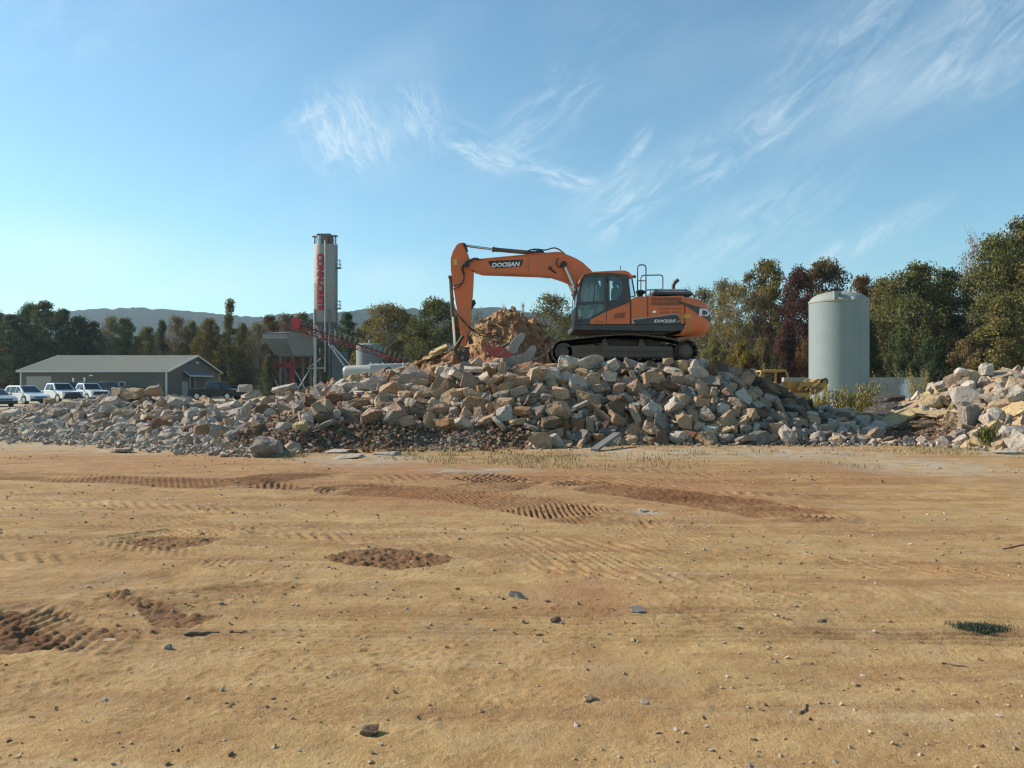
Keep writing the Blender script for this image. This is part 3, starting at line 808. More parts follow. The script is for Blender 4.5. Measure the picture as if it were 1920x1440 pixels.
 (1686,782,64,24,'yellow','s',30,'long ochre slab sloping into the saddle'),
 (1757,777,74,17,'yellow','s',6,'wide flat ochre slab over the brown earth'),
 (1900,818,48,40,'white','r',0,'large pitted pale boulder at the heap foot'),
 (1875,762,38,24,'tan','b',10,'tan block beside the long tilted slab'),
 (1892,790,17,29,'grey','u',-28,'grey slab leaning below the long tilted one'),
 (1858,716,30,13,'tan','s',20,'thin tan slab stacked near the top'),
 (1857,726,30,12,'tan','s',24,'second thin tan slab stacked under the first'),
 (1853,741,29,13,'grey','s',20,'thin grey slab below the stacked tan pair'),
 (1908,709,38,20,'white','b',-6,'pale block under the long thin crest slab'),
 (1884,737,36,19,'white','b',-10,'white block on the upper slab heap'),
 (1820,803,44,18,'pink','s',-16,'reddish slab sloping down to the grass'),
 (1650,770,66,24,'dark','s',24,'long dark slab ramp between saddle and slab heap'),
 (1668,746,46,17,'dark','s',6,'dark slab lying above the ramp'),
 (1630,754,24,22,'white','r',0,'ribbed white lump in front of the weeds'),
 (1889,847,56,10,'white','s',2,'thin pale slab lying flat on the yard'),
 (1841,755,18,15,'brown','b',0,'brownish cube beside the broad pitted slab'),
 (1806,778,19,13,'yellow','b',0,'small ochre cube under the flat slab'),
 (1760,722,23,15,'white','s',18,'white slab on the crest beside the block wall'),
 (1805,697,22,14,'white','b',-14,'pale rock behind the yellow slab on edge'),
 (1730,798,50,20,'brown','c',0,'red brown mass of earth under the ochre slabs'),
 (1690,802,36,16,'brown','c',0,'red brown clod at the end of the ochre slab'),
 (825,655,38,14,'yellow','s',24,'yellow slab on the brow beside the stick'),
 (812,668,36,13,'yellow','s',28,'yellow slab stacked under the one by the stick'),
 (845,664,24,18,'yellow','s',34,'yellow slab nearest to the coupler'),
 (790,679,30,15,'orange','s',18,'orange slab low on the brow'),
 (758,690,34,13,'orange','s',16,'orange plate over the end of the lying tank'),
 (655,856,54,12,'white','s',2,'thin pale slab lying flat by the dead grass'),
 (636,846,44,9,'white','s',-2,'weathered pale slab flat on the yard'),
 (725,850,50,13,'white','s',3,'pale cracked slab flat on the yard'),
 (740,845,26,8,'brown','s',0,'brown crust on the cracked pale slab'),
 (660,846,24,7,'dark','s',4,'dark broken plate between the pale flat slabs'),
]
ALLROCKS = []      # x, y, z, radius
hero_objs = []
def rock_obj(name, me, loc, dim, rot, tone, label, cat, group):
    o = bpy.data.objects.new(name, me); COL.objects.link(o)
    o.location = loc; o.scale = dim; o.rotation_mode = 'XYZ'; o.rotation_euler = rot
    k = rnd.uniform(.86, 1.12); g = rnd.uniform(-.03, .03)
    c = TONE[tone]; o.color = (c[0]*k*(1+g), c[1]*k, c[2]*k*(1-g), 1)
    return tag(o, label, cat, group)
KIND = dict(b=('rock', 'rock'), s=('stone_slab', 'slab'), u=('stone_slab', 'slab'), r=('boulder', 'boulder'), w=('rock', 'rock'), c=('earth_clod', 'clod'))
GROUP = 'broken rocks heaped along the yard'
for k, (px, py, w, h, tone, shp, roll, words_) in enumerate(HERO):
    hit = cast(px, py+.30*h)
    if hit is None: hit = cast(px, py+.6*h)
    if hit is None: hit = (0, float(np.interp((px-960)/F*25, cx_, cy_)), 0)
    Y = float(hit[1]); s = Y/F; W_, H_ = w*s, h*s
    base = shp if shp != 'u' else 's'
    yaw = rnd.uniform(-.5, .5); pitch = rnd.uniform(-.15, .15)
    if shp == 's':
        rr = abs(R(roll)); wid = W_/max(.55, math.cos(rr)); th = max(.07, min(H_*.62, max(H_-wid*math.sin(rr)*.75, .12))); dim = (wid*1.02, wid*rnd.uniform(.55, .85), th); pitch = rnd.uniform(.12, .35) if H_ > .16 else .03; yaw *= .4
        if H_ < .19: th = max(.06, H_*.5); dim = (dim[0], min(dim[1]*1.2, 1.1), th); pitch = .02
        rot = (pitch, -R(roll), yaw)
        dimv = dim
    elif shp == 'u':
        th = max(.12, min(W_, H_)*rnd.uniform(.28, .42))
        dimv = (W_*1.05, H_*1.12, th); rot = (R(rnd.uniform(56, 74)), -R(roll), yaw*.5)
    else:
        dimv = (W_*1.04, (W_+H_)/2*rnd.uniform(.75, 1.05), H_*1.06); rot = (pitch, -R(roll), yaw*.8)
    depth = dimv[1] if shp != 'u' else dimv[2]
    c = at(px, py, Y-(.12*depth if H_ > .16 else 0))
    if H_ < .17 and c.y < 20.5: c.z = max(.03, float(surf(c.x, c.y)[0])+dimv[2]*.25)
    nm, cat = KIND[shp]
    if 'concrete block' in words_: nm, cat = 'concrete_block', 'block'
    o = rock_obj(nm, HI[base][(k*7+len(words_)) % len(HI[base])], c, dimv, rot, tone, words_, cat, GROUP)
    ALLROCKS.append((c.x, c.y, c.z, max(W_, H_)*.5)); hero_objs.append((px, py, words_))

# the many other rocks of the heaps: the largest as objects of their own, the rest as rubble
TONES_AT = [(-60, dict(white=52, grey=16, tan=18, pink=8, rust=2)), (-7, dict(white=34, grey=18, tan=24, pink=10, rust=5, orange=4, brown=3)),
            (-4.5, dict(tan=28, white=16, orange=20, brown=12, grey=16, pink=8, rust=4)),
            (-1.2, dict(grey=18, tan=34, blue=6, brown=13, rust=4, white=16, orange=5, pink=10)),
            (4.5, dict(grey=20, tan=32, blue=7, brown=15, rust=4, white=16, pink=8)), (7.3, dict(grey=24, brown=26, dark=10, blue=14, tan=16, white=10)),
            (9.3, dict(grey=26, white=36, tan=22, brown=10, rust=4)), (11.2, dict(yellow=26, white=38, tan=22, grey=14))]
def pick_tone(x):
    d = [q for a, q in TONES_AT if x >= a][-1]
    return rnd.choices(list(d), list(d.values()))[0]
cand = []
BANKS = [[(585, 806), (640, 792), (730, 797), (770, 803), (860, 806), (985, 802), (990, 846), (585, 850)], [(452, 775), (480, 762), (520, 758), (548, 790), (590, 808), (600, 846), (500, 850), (430, 838)],
         [(1660, 796), (1700, 782), (1770, 790), (1800, 812), (1790, 832), (1650, 830)]]
def in_bank(x, y):
    if y > 23.5 or .7 < x < 8.5 or x < -7: return False
    z = float(surf(x, y)[0]); px = np.array([960+x/y*F]); py = np.array([720-(z-CH)/y*F])
    return any(inpoly(px, py, b_)[0] for b_ in BANKS)
grid = {}
def cell(x, y): return (int(math.floor(x/1.2)), int(math.floor(y/1.2)))
def put(x, y, z, r): grid.setdefault(cell(x, y), []).append((x, y, z, r))
for a in ALLROCKS: put(*a)
def clear(x, y, z, r, f):
    cx, cy = cell(x, y)
    for i in (-1, 0, 1):
        for j in (-1, 0, 1):
            for (a, b_, c_, q) in grid.get((cx+i, cy+j), ()):
                if (a-x)**2+(b_-y)**2+(c_-z)**2 < (f*(r+q))**2: return False
    return True
def try_place(n, smin, smax, f, x0, x1, tin=0, tout=1.25, bias=1.0):
    for _ in range(n):
        x = rnd.uniform(x0, x1); yt = float(np.interp(x, tx, ty)); yc = float(np.interp(x, cx_, cy_))
        tt = rnd.uniform(tin, tout); y = yt+(yc-yt)*tt
        if -1.3 < x < 6.3 and y > 23.75: continue       # room for the crawler
        if x < -4 and tt > .2 and -9 < x and fbm(np.array([x*.7]), np.array([y*.7]), 2, 88)[0] > .64: continue
        if in_bank(x, y): continue
        big = np.interp(x, [-20, -14, -9, -5, 0, 8, 9.2, 11, 12.5, 18], [.55, .7, .9, .9, 1, .95, .6, .8, 1.15, 1.2])
        if x < -6: big *= float(np.interp(tt, [0, .4], [.42, .85]))
        r = .5*(smin+(smax-smin)*rnd.random()**bias)*big
        z = float(surf(x, y)[0])+r*.25
        if not clear(x, y, z, r, f): continue
        put(x, y, z, r); cand.append((x, y, z, r))
try_place(9000, .50, .80, .70, -16, 16.5, .02, 1.12, 1.5)
try_place(16000, .32, .52, .70, -17, 17, 0, 1.15)
try_place(20000, .18, .32, .66, -18, 17, 0, 1.2)
try_place(26000, .10, .20, .54, -18, 17, -.03, 1.2)
cand.sort(key=lambda c: -c[3]/c[1] if c[1] < float(np.interp(c[0], cx_, cy_))+.4 and c[0]/c[1] > -.72 and c[0]/c[1] < .66 else 0)
N_IND = 296-len(HERO)
used = set()
SIZEW = lambda r: 'big' if r > .31 else ('small' if r < .2 else 'mid-sized')
def near_label(x, y, z, tone, what):
    px = 960+x/y*F; py = 720-(z-CH)/y*F
    for d, (hx_, hy_, w_) in sorted((math.hypot(px-h[0], py-h[1]), h) for h in hero_objs):
        dx, dy = px-hx_, py-hy_
        rel = ('on the tank side of' if dx > 0 else 'on the silo side of') if abs(dx) > abs(dy) else ('just above' if dy < 0 else 'just below')
        lab = '%s %s %s the %s' % (WORD[tone], what, rel, w_)
        if lab not in used and len(lab.split()) <= 16: used.add(lab); return lab
def rand_rot(x): return (rnd.gauss(.35, .6), rnd.gauss(0, .6), rnd.uniform(0, 6.28))
for (x, y, z, r) in cand[:N_IND]:
    tone = pick_tone(x); shp = rnd.choices('bsrw', (50, 40 if x > 11 else 26, 10, 14))[0]
    dim = [2*r*rnd.uniform(.9, 1.25), 2*r*rnd.uniform(.65, .95), 2*r*rnd.uniform(.55, .8)]
    if shp == 's': dim[2] = 2*r*rnd.uniform(.24, .4); dim[1] *= 1.15
    nm, cat = KIND[shp]
    rock_obj(nm, rnd.choice(HI[shp]), (x, y, z), dim, rand_rot(x), tone, near_label(x, y, z, tone, {'b': 'chunk', 's': 'slab', 'r': 'boulder', 'w': 'wedge'}[shp]), cat, GROUP)

# rubble: everything smaller, one mesh
LOW = []
for shp, n, L in (('b', 8, .16), ('s', 5, .16), ('b', 8, 0), ('s', 4, 0)):
    for k in range(n):
        bm = rock_mesh(shp, 100+k, L); bmesh.ops.triangulate(bm, faces=bm.faces)
        bm.verts.ensure_lookup_table()
        LOW.append((shp, L > 0, np.array([v.co[:] for v in bm.verts]), np.array([[v.index for v in f.verts] for f in bm.faces])))
        bm.free()
def scatter_mesh(name, items, mt='rock_v'):
    VV, FF, CC = [], [], []; o = 0
    for (x, y, z, dim, rot, col, hi) in items:
        pool = [l for l in LOW if l[1] == hi]
        shp, _, v, f = rnd.choice(pool)
        Rm = np.array(Euler(rot).to_matrix())
        d = np.array(dim)*(np.array([1.1, 1, .45]) if shp == 's' else 1)
        VV.append((v*d) @ Rm.T+np.array([x, y, z])); FF.append(f+o); CC.append(np.tile(col, (len(v), 1))); o += len(v)
    return np_mesh(name, np.concatenate(VV), np.concatenate(FF), M[mt], dict(tint=np.concatenate(CC)))
items = []
for (x, y, z, r) in cand[N_IND:]:
    c = np.array(TONE[pick_tone(x)])*rnd.uniform(.8, 1.12)
    items.append((x, y, z, (2*r*rnd.uniform(.85, 1.2), 2*r*rnd.uniform(.65, .95), 2*r*rnd.uniform(.5, .8)), rand_rot(x), c, r > .1))
bank_items = []
for _ in range(7000):     # crumbled earth of the banks
    bk_ = rnd.choice(BANKS); X_, Y_ = rnd.uniform(min(p[0] for p in bk_), max(p[0] for p in bk_)), rnd.uniform(min(p[1] for p in bk_), max(p[1] for p in bk_))
    hit = cast(X_, Y_, 15, 27)
    if hit is None or not in_bank(hit[0], hit[1]): continue
    r = .01+.065*rnd.random()**3; tone = rnd.choices(('brown', 'dark', 'rust', 'grey', 'blue'), (66, 4, 24, 6, 0) if not (770 < X_ < 905 and Y_ > 818) else (24, 4, 6, 40, 26))[0]
    bank_items.append((hit[0], hit[1], hit[2]+r*.2+.03, (2*r, 2*r*.9, 2*r*.7), rand_rot(0), np.array(TONE[tone])*rnd.uniform(.7, 1.15), r > .045))
for _ in range(5200):     # gravel and small breakage over the faces and round the toe
    x = rnd.uniform(-18, 17); yt = float(np.interp(x, tx, ty)); yc = float(np.interp(x, cx_, cy_))
    y = rnd.choice((yt+rnd.gauss(.1, .35), yt+(yc-yt)*rnd.uniform(-.02, 1.15))); tt = (y-yt)/(yc-yt)
    if 3 > x > -4.5 and tt < .03 and rnd.random() < .8: continue
    if -1.2 < x < 6.2 and y > 23.85: continue
    if in_bank(x, y) and rnd.random() < .75: continue
    if tt > .12 and x > -5 and rnd.random() < .6: continue
    r = .02+.06*rnd.random()**2
    wht = sstep(-5, -8, x)*.6+(x > 8)*.4
    c = np.array(TONE['white' if rnd.random() < wht else pick_tone(x)])*rnd.uniform(.65, 1.1)
    items.append((x, y, float(surf(x, y)[0])+r*.4+(.05 if y > yt+.3 else 0), (2*r, 2*r*.8, 2*r*.6), rand_rot(x), c, False))
tag(link('crumbled_earth', scatter_mesh('crumbled_earth', bank_items, 'earth')), 'dark brown crumbled earth banked against the foot of the rubble', 'earth', kind='stuff')
tag(link('rubble', scatter_mesh('rubble', items)), 'broken stone rubble filling the heaps between the larger rocks', 'rubble', kind='stuff')

# clods on the clay hill
items = []
for _ in range(3000):
    x = rnd.uniform(-6.3, 3.6); y = rnd.uniform(27.2, 31.2)
    h = float(hill_shape(np.array([x]), np.array([y]))[0])
    if h < .25 or h < float(ground_z(x, y)[0])-.05: continue
    z = float(hill_full(np.array([x]), np.array([y]))[0])
    r = .025+.085*rnd.random()**4
    c = np.array(TONE[rnd.choices(('orange', 'rust', 'tan', 'yellow', 'brown', 'pink'), (34, 12, 22, 20, 8, 6))[0]])*rnd.uniform(.75, 1.05)
    items.append((x, y, z+r*.3, (2*r*1.1, 2*r*.9, 2*r*.75), (rnd.gauss(0, .5), rnd.gauss(0, .5), rnd.uniform(0, 6.3)), c, r > .09))
xs = np.arange(-7.8, 4.6, .055); ys = np.arange(26.2, 36, .075)
X3, Y3 = np.meshgrid(xs, ys); Z3 = hill_full(X3, Y3); Z3 = np.where(hill_shape(X3, Y3) < .03, -.4, Z3)
i3 = np.arange(X3.size).reshape(X3.shape); F3 = np.stack([i3[:-1, :-1], i3[:-1, 1:], i3[1:, 1:], i3[1:, :-1]], -1).reshape(-1, 4)
m, t, b = new_mat('clay')
pos = t.new('ShaderNodeNewGeometry').outputs['Position']
c = t.mix(t.ramp(t.noise(pos, 1.1, 6, .65), .35, .65), (.25, .135, .07), (.41, .25, .13))
c = t.mix(t.math('MULTIPLY', t.ramp(t.noise(pos, .7, 5, .7), .48, .66), .8), c, (.27, .125, .068))
c = t.mix(t.math('MULTIPLY', t.ramp(t.noise(pos, 7, 5, .65), .58, .75), .5), c, (.16, .09, .05))
c = t.mix(t.math('MULTIPLY', t.ramp(t.noise(pos, 1.6, 5, .65), .60, .72), .6), c, (.58, .42, .22))
t.l.new(c, b.inputs['Base Color']); b.inputs['Roughness'].default_value = .95; b.inputs['Specular IOR Level'].default_value = .1
t.l.new(t.bump(t.noise(pos, 14, 7, .7), .8, .06), b.inputs['Normal'])
M['clay'] = m
tag(link('dirt_hill', np_mesh('dirt_hill', np.stack([X3.ravel(), Y3.ravel(), Z3.ravel()], 1), F3, m, smooth=True)),
    'tall heap of orange clay and broken stone behind the digger', 'dirt heap')
tag(link('clods', scatter_mesh('clods', items)), 'loose clay clods covering the tall orange heap', 'clods', kind='stuff')

# pebbles of the yard
def yz(x, y):
    return float(H[min(int(np.searchsorted(gy, y)), len(gy)-1), min(int(np.searchsorted(gx, x)), len(gx)-1)])
items = []
for _ in range(15000):
    Y = 2.9+19*rnd.random()**2.2; x = rnd.uniform(-.72, .72)*Y
    dens = float(fbm(np.array([x*.5]), np.array([Y*.5]), 3, 91)[0])
    if rnd.random() > (dens-.32)*3.2: continue
    r = (.0016+.0070*rnd.random()**5)*(1+.09*Y)
    z = yz(x, Y)
    c = np.array(TONE[rnd.choices(('grey', 'brown', 'tan', 'white', 'dark', 'rust'), (14, 14, 56, 12, 1, 6))[0]])*rnd.uniform(.8, 1.15)
    items.append((x, Y, z+r*.3, (2*r*1.2, 2*r, 2*r*.7), (rnd.gauss(0, .4), rnd.gauss(0, .4), rnd.uniform(0, 6.3)), c, False))
tag(link('pebbles', scatter_mesh('pebbles', items, 'pebble')), 'small stones scattered over the sandy yard', 'pebbles', kind='stuff')
for px, py, w, tone, shp, lab in [(692, 1376, 34, 'brown', 'b', 'dark stone with pale crumbs, lowest of the loose stones on the yard'),
    (968, 1118, 26, 'grey', 'w', 'grey pointed stone in the middle of the sandy yard'), (1197, 1147, 38, 'blue', 's', 'dark flat stone on the sandy yard beyond the wheel ruts'),
    (1541, 1169, 18, 'brown', 'b', 'brown stone casting a small shadow towards the green moss'), (1080, 1361, 14, 'white', 'w', 'pale chip of stone near the dark stone'),
    (315, 1219, 14, 'grey', 'b', 'grey chip of stone below the stick'), (1042, 1167, 22, 'brown', 'c', 'brown crumbled clod beside the grey pointed stone'),
    (1208, 1321, 18, 'grey', 's', 'grey chip lying flat past the pale chip'), (1104, 1315, 22, 'tan', 'b', 'tan stone bedded in the sand near the grey flat chip'),
    (205, 1200, 30, 'tan', 's', 'tan stone at the edge of the dark churned soil'), (1205, 958, 26, 'white', 's', 'chalky crushed stone by the crawler ruts')]:
    X, Y = gpt(px, py); s = w/F*Y
    dim = (s, s*.75, s*(.22 if shp == 's' else .62)); base = shp
    nm, cat = KIND[shp]
    o = rock_obj('stone' if shp != 'c' else nm, HI[base][px % len(HI[base])], (X, Y, yz(X, Y)+dim[2]*.2), dim, (.1, .1, px*.1), tone, lab, 'stone', 'loose stones on the yard')
    o.material_slots[0].link = 'OBJECT'; o.material_slots[0].material = M['stone']
# ------------------------------------------------------------------ lettering
def text_geo(s, height, bold=0.0, shear=0.0, spacing=1.0):
    cu = bpy.data.curves.new('t', 'FONT'); cu.body = s; cu.size = 1; cu.offset = bold; cu.shear = shear; cu.space_character = spacing
    cu.resolution_u = 3
    o = bpy.data.objects.new('t', cu); COL.objects.link(o)
    bpy.context.view_layer.update()
    me = bpy.data.meshes.new_from_object(o.evaluated_get(bpy.context.evaluated_depsgraph_get()))
    v = np.array([p.co[:2] for p in me.vertices]); f = [tuple(p.vertices) for p in me.polygons]
    bpy.data.objects.remove(o); bpy.data.curves.remove(cu); bpy.data.meshes.remove(me)
    v -= v.min(0); v *= height/v[:, 1].max()
    return v, f, v[:, 0].max()

# ------------------------------------------------------------------ the orange excavator
EY = 25.5; YN, YF = 24.15, 26.85
Z2 = lambda pts: [(1020+x/5.818, 480+y/5.818) for x, y in pts]
Z1 = lambda pts: [(820+x/5.333, 430+y/5.333) for x, y in pts]
digger = empty('excavator', (at(1175, 682, EY).x, EY, at(1175, 682, 24.2).z),
    'orange crawler excavator with black cab standing on top of the rubble pile', 'excavator')
ZB = at(1175, 681.5, 24.0).z                         # underside of the tracks

def track(y0, y1, suffix):
    """one crawler: belt, side frame, idler, sprocket, rollers"""
    ym = (y0+y1)/2; Yr = 24.0
    ci = at(1057.5, 659.5, Yr); cs = at(1286, 659, Yr); ro = .315
    top = [at(1020+x/5.818, 480+y/5.818+2.2, Yr) for x, y in ((1500, 935), (1400, 908), (1250, 884), (1100, 866), (950, 858), (800, 860), (600, 874), (430, 892), (260, 915))]
    path = [(ci.x+.05+k*.1, ZB+.06) for k in range(int((cs.x-ci.x-.1)/.1))]
    path += [(cs.x+ro*math.sin(R(a)), cs.z-ro*math.cos(R(a))) for a in range(8, 172, 9)]
    path += [(p.x, p.z) for p in top]
    path += [(ci.x-ro*math.sin(R(a)), ci.z+ro*math.cos(R(a))) for a in range(12, 176, 9)]
    # resample evenly
    P_ = np.array(path+[path[0]]); d = np.r_[0, np.cumsum(np.hypot(*np.diff(P_, axis=0).T))]
    n = int(d[-1]/.175); q = np.linspace(0, d[-1], n, endpoint=False)
    X = np.interp(q, d, P_[:, 0]); Z = np.interp(q, d, P_[:, 1])
    belt = MB()
    for i in range(n):
        tx_ = X[(i+1) % n]-X[i-1]; tz_ = Z[(i+1) % n]-Z[i-1]; ang = math.atan2(tz_, tx_)
        rot = Matrix.Rotation(-ang, 3, 'Y'); nrm = Vector((math.sin(ang), 0, -math.cos(ang)))      # outward
        c = Vector((X[i], ym, Z[i]))
        belt.box(c+nrm*.035, (.165, y1-y0, .022), rot)
        belt.box(c+nrm*.062-Vector((math.cos(ang), 0, math.sin(ang)))*.06, (.016, y1-y0, .05), rot)
        belt.box(c+nrm*.055+Vector((math.cos(ang), 0, math.sin(ang)))*.01, (.014, y1-y0, .035), rot)
        for yy in (ym-.09, ym+.09): belt.box(c-nrm*.02, (.17, .035, .09), rot)
    belt.build('track_belt', M['track'], digger)
    fr = MB(); yo = y0+.10
    fr.pprism(Z2([(210, 985), (380, 975), (1395, 985), (1410, 1010), (1405, 1095), (1390, 1105), (215, 1110), (200, 1080), (200, 1000)]), Yr, yo, y1-.10)
    for x in (640, 1040): fr.pprism(Z2([(x, 940), (x+60, 940), (x+70, 985), (x-10, 985)]), Yr, yo+.05, y1-.12)
    fr.build('track_frame', M['frame'], digger, bevel=.02)
    det = MB()
    det.pprism(Z2([(370, 1000), (640, 990), (640, 1040), (372, 1060)]), Yr, yo-.015, yo); det.pprism(Z2([(700, 1030), (1390, 1030), (1390, 1045), (700, 1045)]), Yr, yo-.02, yo)
    det.build('frame_guard', M['steel_dark'], digger)
    w = MB(); w.cyl((ci.x, yo, ci.z), (ci.x, y1-.1, ci.z), .27, n=32); w.cyl((ci.x, yo-.03, ci.z), (ci.x, yo, ci.z), .15, n=24)
    w.build('idler', M['steel_dark'], digger, smooth=35, bevel=.015)
    s_ = MB()
    ring = []
    for k in range(84):
        a = 2*math.pi*k/84; rr = .275+(.035 if (k % 4) in (0, 1) else 0)
        ring.append((cs.x+rr*math.cos(a), cs.z+rr*math.sin(a)))
    s_.prism(ring, ym-.05, ym+.05)
    sp = s_.build('sprocket', M['steel_dark'], digger)
    hb = MB(); hb.cyl((cs.x, yo-.04, cs.z), (cs.x, y1-.1, cs.z), .205, n=32); hb.cyl((cs.x, yo-.09, cs.z), (cs.x, yo-.04, cs.z), .15, n=32)
    for k in range(12):
        a = 2*math.pi*k/12; hb.cyl((cs.x+.178*math.cos(a), yo-.052, cs.z+.178*math.sin(a)), (cs.x+.178*math.cos(a), yo-.03, cs.z+.178*math.sin(a)), .014, n=6)
    hb.build('hub', M['frame'], sp, smooth=35, bevel=.01)
    for k in range(7):
        x = ci.x+.52+k*(cs.x-ci.x-1.02)/6
        r_ = MB(); r_.cyl((x, ym-.17, ZB+.185), (x, ym+.17, ZB+.185), .085, n=16); r_.cyl((x, ym-.12, ZB+.185), (x, ym+.12, ZB+.185), .1, n=16)
        r_.build('roller', M['steel_dark'], digger, smooth=35)
    for x in (670, 1070):
        p = at(1020+x/5.818, 480+925/5.818, Yr); r_ = MB(); r_.cyl((p.x, ym-.14, p.z), (p.x, ym+.14, p.z), .065, n=14); r_.build('carrier_roller', M['steel_dark'], digger, smooth=35)
track(23.95, 24.6, 'a'); track(26.4, 27.05, 'b')
xm = at(1178, 0, EY).x
u = MB(); u.bb(xm-.85, xm+.85, 24.5, 26.5, ZB+.42, ZB+.72); u.bb(xm-.45, xm-.2, 24.4, 26.6, ZB+.3, ZB+.6); u.bb(xm+.3, xm+.55, 24.4, 26.6, ZB+.3, ZB+.6)
u.build('car_body', M['frame'], digger, bevel=.04)
u = MB(); u.cyl((xm, EY, ZB+.70), (xm, EY, ZB+.98), .62, n=40); u.build('swing_bearing', M['steel_dark'], digger, smooth=35)

# house
d = MB(); d.pprism(Z2([(328, 748), (1538, 748), (1538, 812), (1380, 822), (330, 806)]), YN, YN+.02, YF); d.build('deck', M['dark_paint'], digger, bevel=.02)
d = MB(); d.pprism(Z2([(350, 806), (1500, 818), (1300, 850), (640, 838)]), YN, YN+.25, YF-.2); d.build('deck_underside', M['steel_dark'], digger)
d = MB(); d.pprism(Z2([(946, 470), (1010, 440), (1538, 432), (1538, 745), (946, 745)]), YN, YN+.03, YF-.03); d.build('engine_house', M['orange'], digger, bevel=.035)
d = MB(); d.pprism(Z2([(340, 560), (700, 520), (946, 520), (946, 745), (340, 745)]), EY+.5, EY+.5, YF-.03); d.build('side_box', M['orange'], digger, bevel=.04)
d = MB(); d.pprism(Z2([(497, 742), (492, 700), (520, 682), (690, 598), (940, 500), (940, 742)]), YN, YN+.012, YN+.16); sw = d.build('side_panel', M['orange'], digger, bevel=.015)
# seams between the panels, louvres, slots
for x, y0_, y1_ in ((1133, 440, 745), (943, 480, 745), (683, 605, 742)):
    d = MB(); d.pprism(Z2([(x-2, y0_), (x+2, y0_), (x+2, y1_), (x-2, y1_)]), YN, YN+.004, YN+.05); d.build('panel_seam', M['black'], digger)
d = MB()
for row in ((452, 490), (497, 538)):
    for k in range(17):
        x = 1168+k*19.4; d.pprism(Z2([(x, row[1]), (x+8, row[1]), (x+20, row[0]), (x+12, row[0])]), YN, YN+.02, YN+.05)
d.build('vent_louvre', M['black'], digger)
d = MB(); d.pprism(Z2([(745, 622), (880, 592), (890, 690), (762, 694)]), YN, YN+.004, YN+.02); gp = d.build('grille_plate', M['orange'], sw)
d = MB()
for k in range(8):
    x = 758+k*15; d.pprism(Z2([(x, 680), (x+7, 680), (x+30, 625-k*1.5), (x+23, 625-k*1.5)]), YN, YN-.001, YN+.01)
d.build('grille', M['black'], gp)
d = MB()
for x, y in ((1265, 564), (1392, 562), (1265, 604), (1392, 602)): d.pprism(Z2([(x, y), (x+110, y-2), (x+110, y+20), (x, y+22)]), YN, YN+.022, YN+.06)
d.build('slot_cover', mat('slot_orange', (.44, .12, .04), .6), digger)
d = MB(); d.pprism(Z2([(1172, 590), (1235, 588), (1235, 628), (1172, 630)]), YN, YN+.016, YN+.05); lt = d.build('door_latch', M['orange'], digger, bevel=.008)
d = MB(); d.pprism(Z2([(1186, 598), (1222, 597), (1222, 618), (1186, 619)]), YN, YN+.006, YN+.02); d.build('latch_recess', M['chrome'], lt)
d = MB(); d.pprism(Z2([(960, 692), (1380, 640), (1440, 632), (1462, 645), (1500, 740), (1500, 746), (1010, 746), (990, 738), (960, 730)]), YN, YN+.010, YN+.04)
dec = d.build('model_decal', M['dark_paint'], digger)
d = MB(); d.pprism(Z2([(958, 690), (1376, 637), (1440, 629), (1468, 642), (1474, 655), (1462, 648), (1438, 637), (1376, 645), (968, 698), (992, 735), (985, 738), (960, 730)]), YN, YN+.004, YN+.02)
d.build('decal_stripe', mat('silver_stripe', (.42, .43, .43), .5), dec)
def flat_text(s, px0, py0, px1, hpx, Yref, y, parent, name, bold=.02, shear=.2, m=None, px1_is_width=True, slope=0):
    s_ = Yref/F; v, f, w = text_geo(s, hpx*s_, bold, shear); kx = ((px1-px0)*s_)/w
    o = at(px0, py0, Yref); mb = MB()
    mb.add([(o.x+a*kx, y, o.z+b+a*kx*slope) for a, b in v], f); return mb.build(name, m or M['white'], parent)
x0, x1 = Z2([(1198, 724), (1440, 724)]); flat_text('DX225', x0[0], x0[1], x1[0], 5.4, YN, YN+.005, dec, 'lettering', .035, .25)
x0, x1 = Z2([(1443, 721), (1484, 720)]); flat_text('LC', x0[0], x0[1], x1[0], 3.0, YN, YN+.005, dec, 'lettering', .02, .25)
x0, x1 = Z2([(562, 722), (650, 722)]); flat_text('DOOSAN', x0[0], x0[1], x1[0], 1.9, YN, YN+.008, sw, 'lettering', .03, .1, M['black'])

# counterweight: lofted plan outline with large rounded rear corners
xa = at(1284.9, 0, YN).x; xb = 6.22; rc = .95
def cw_outline(dx, inset):
    pts = []; y0, y1 = YN+inset, YF-inset; xe = xb-dx
    pts.append((xa, y0))
    for a in range(0, 91, 9): pts.append((xe-rc+rc*math.sin(R(a)), y0+rc-rc*math.cos(R(a))))
    for a in range(0, 91, 9): pts.append((xe-rc+rc*math.cos(R(a)), y1-rc+rc*math.sin(R(a))))
    pts.append((xa, y1)); return pts
def zc_(y): return at(0, 480+y/5.818, YN).z
lv = [(868, .42, .10), (845, .2, .03), (800, .10, .0), (720, .02, 0), (620, 0, 0), (540, .05, 0), (490, .14, .01), (462, .26, .03), (440, .44, .10), (432, .62, .22)]
d = MB(); d.loft([[(x, y, zc_(z)) for x, y in cw_outline(dx, ins)] for z, dx, ins in lv])
cw = d.build('counterweight', M['orange'], digger, smooth=40)
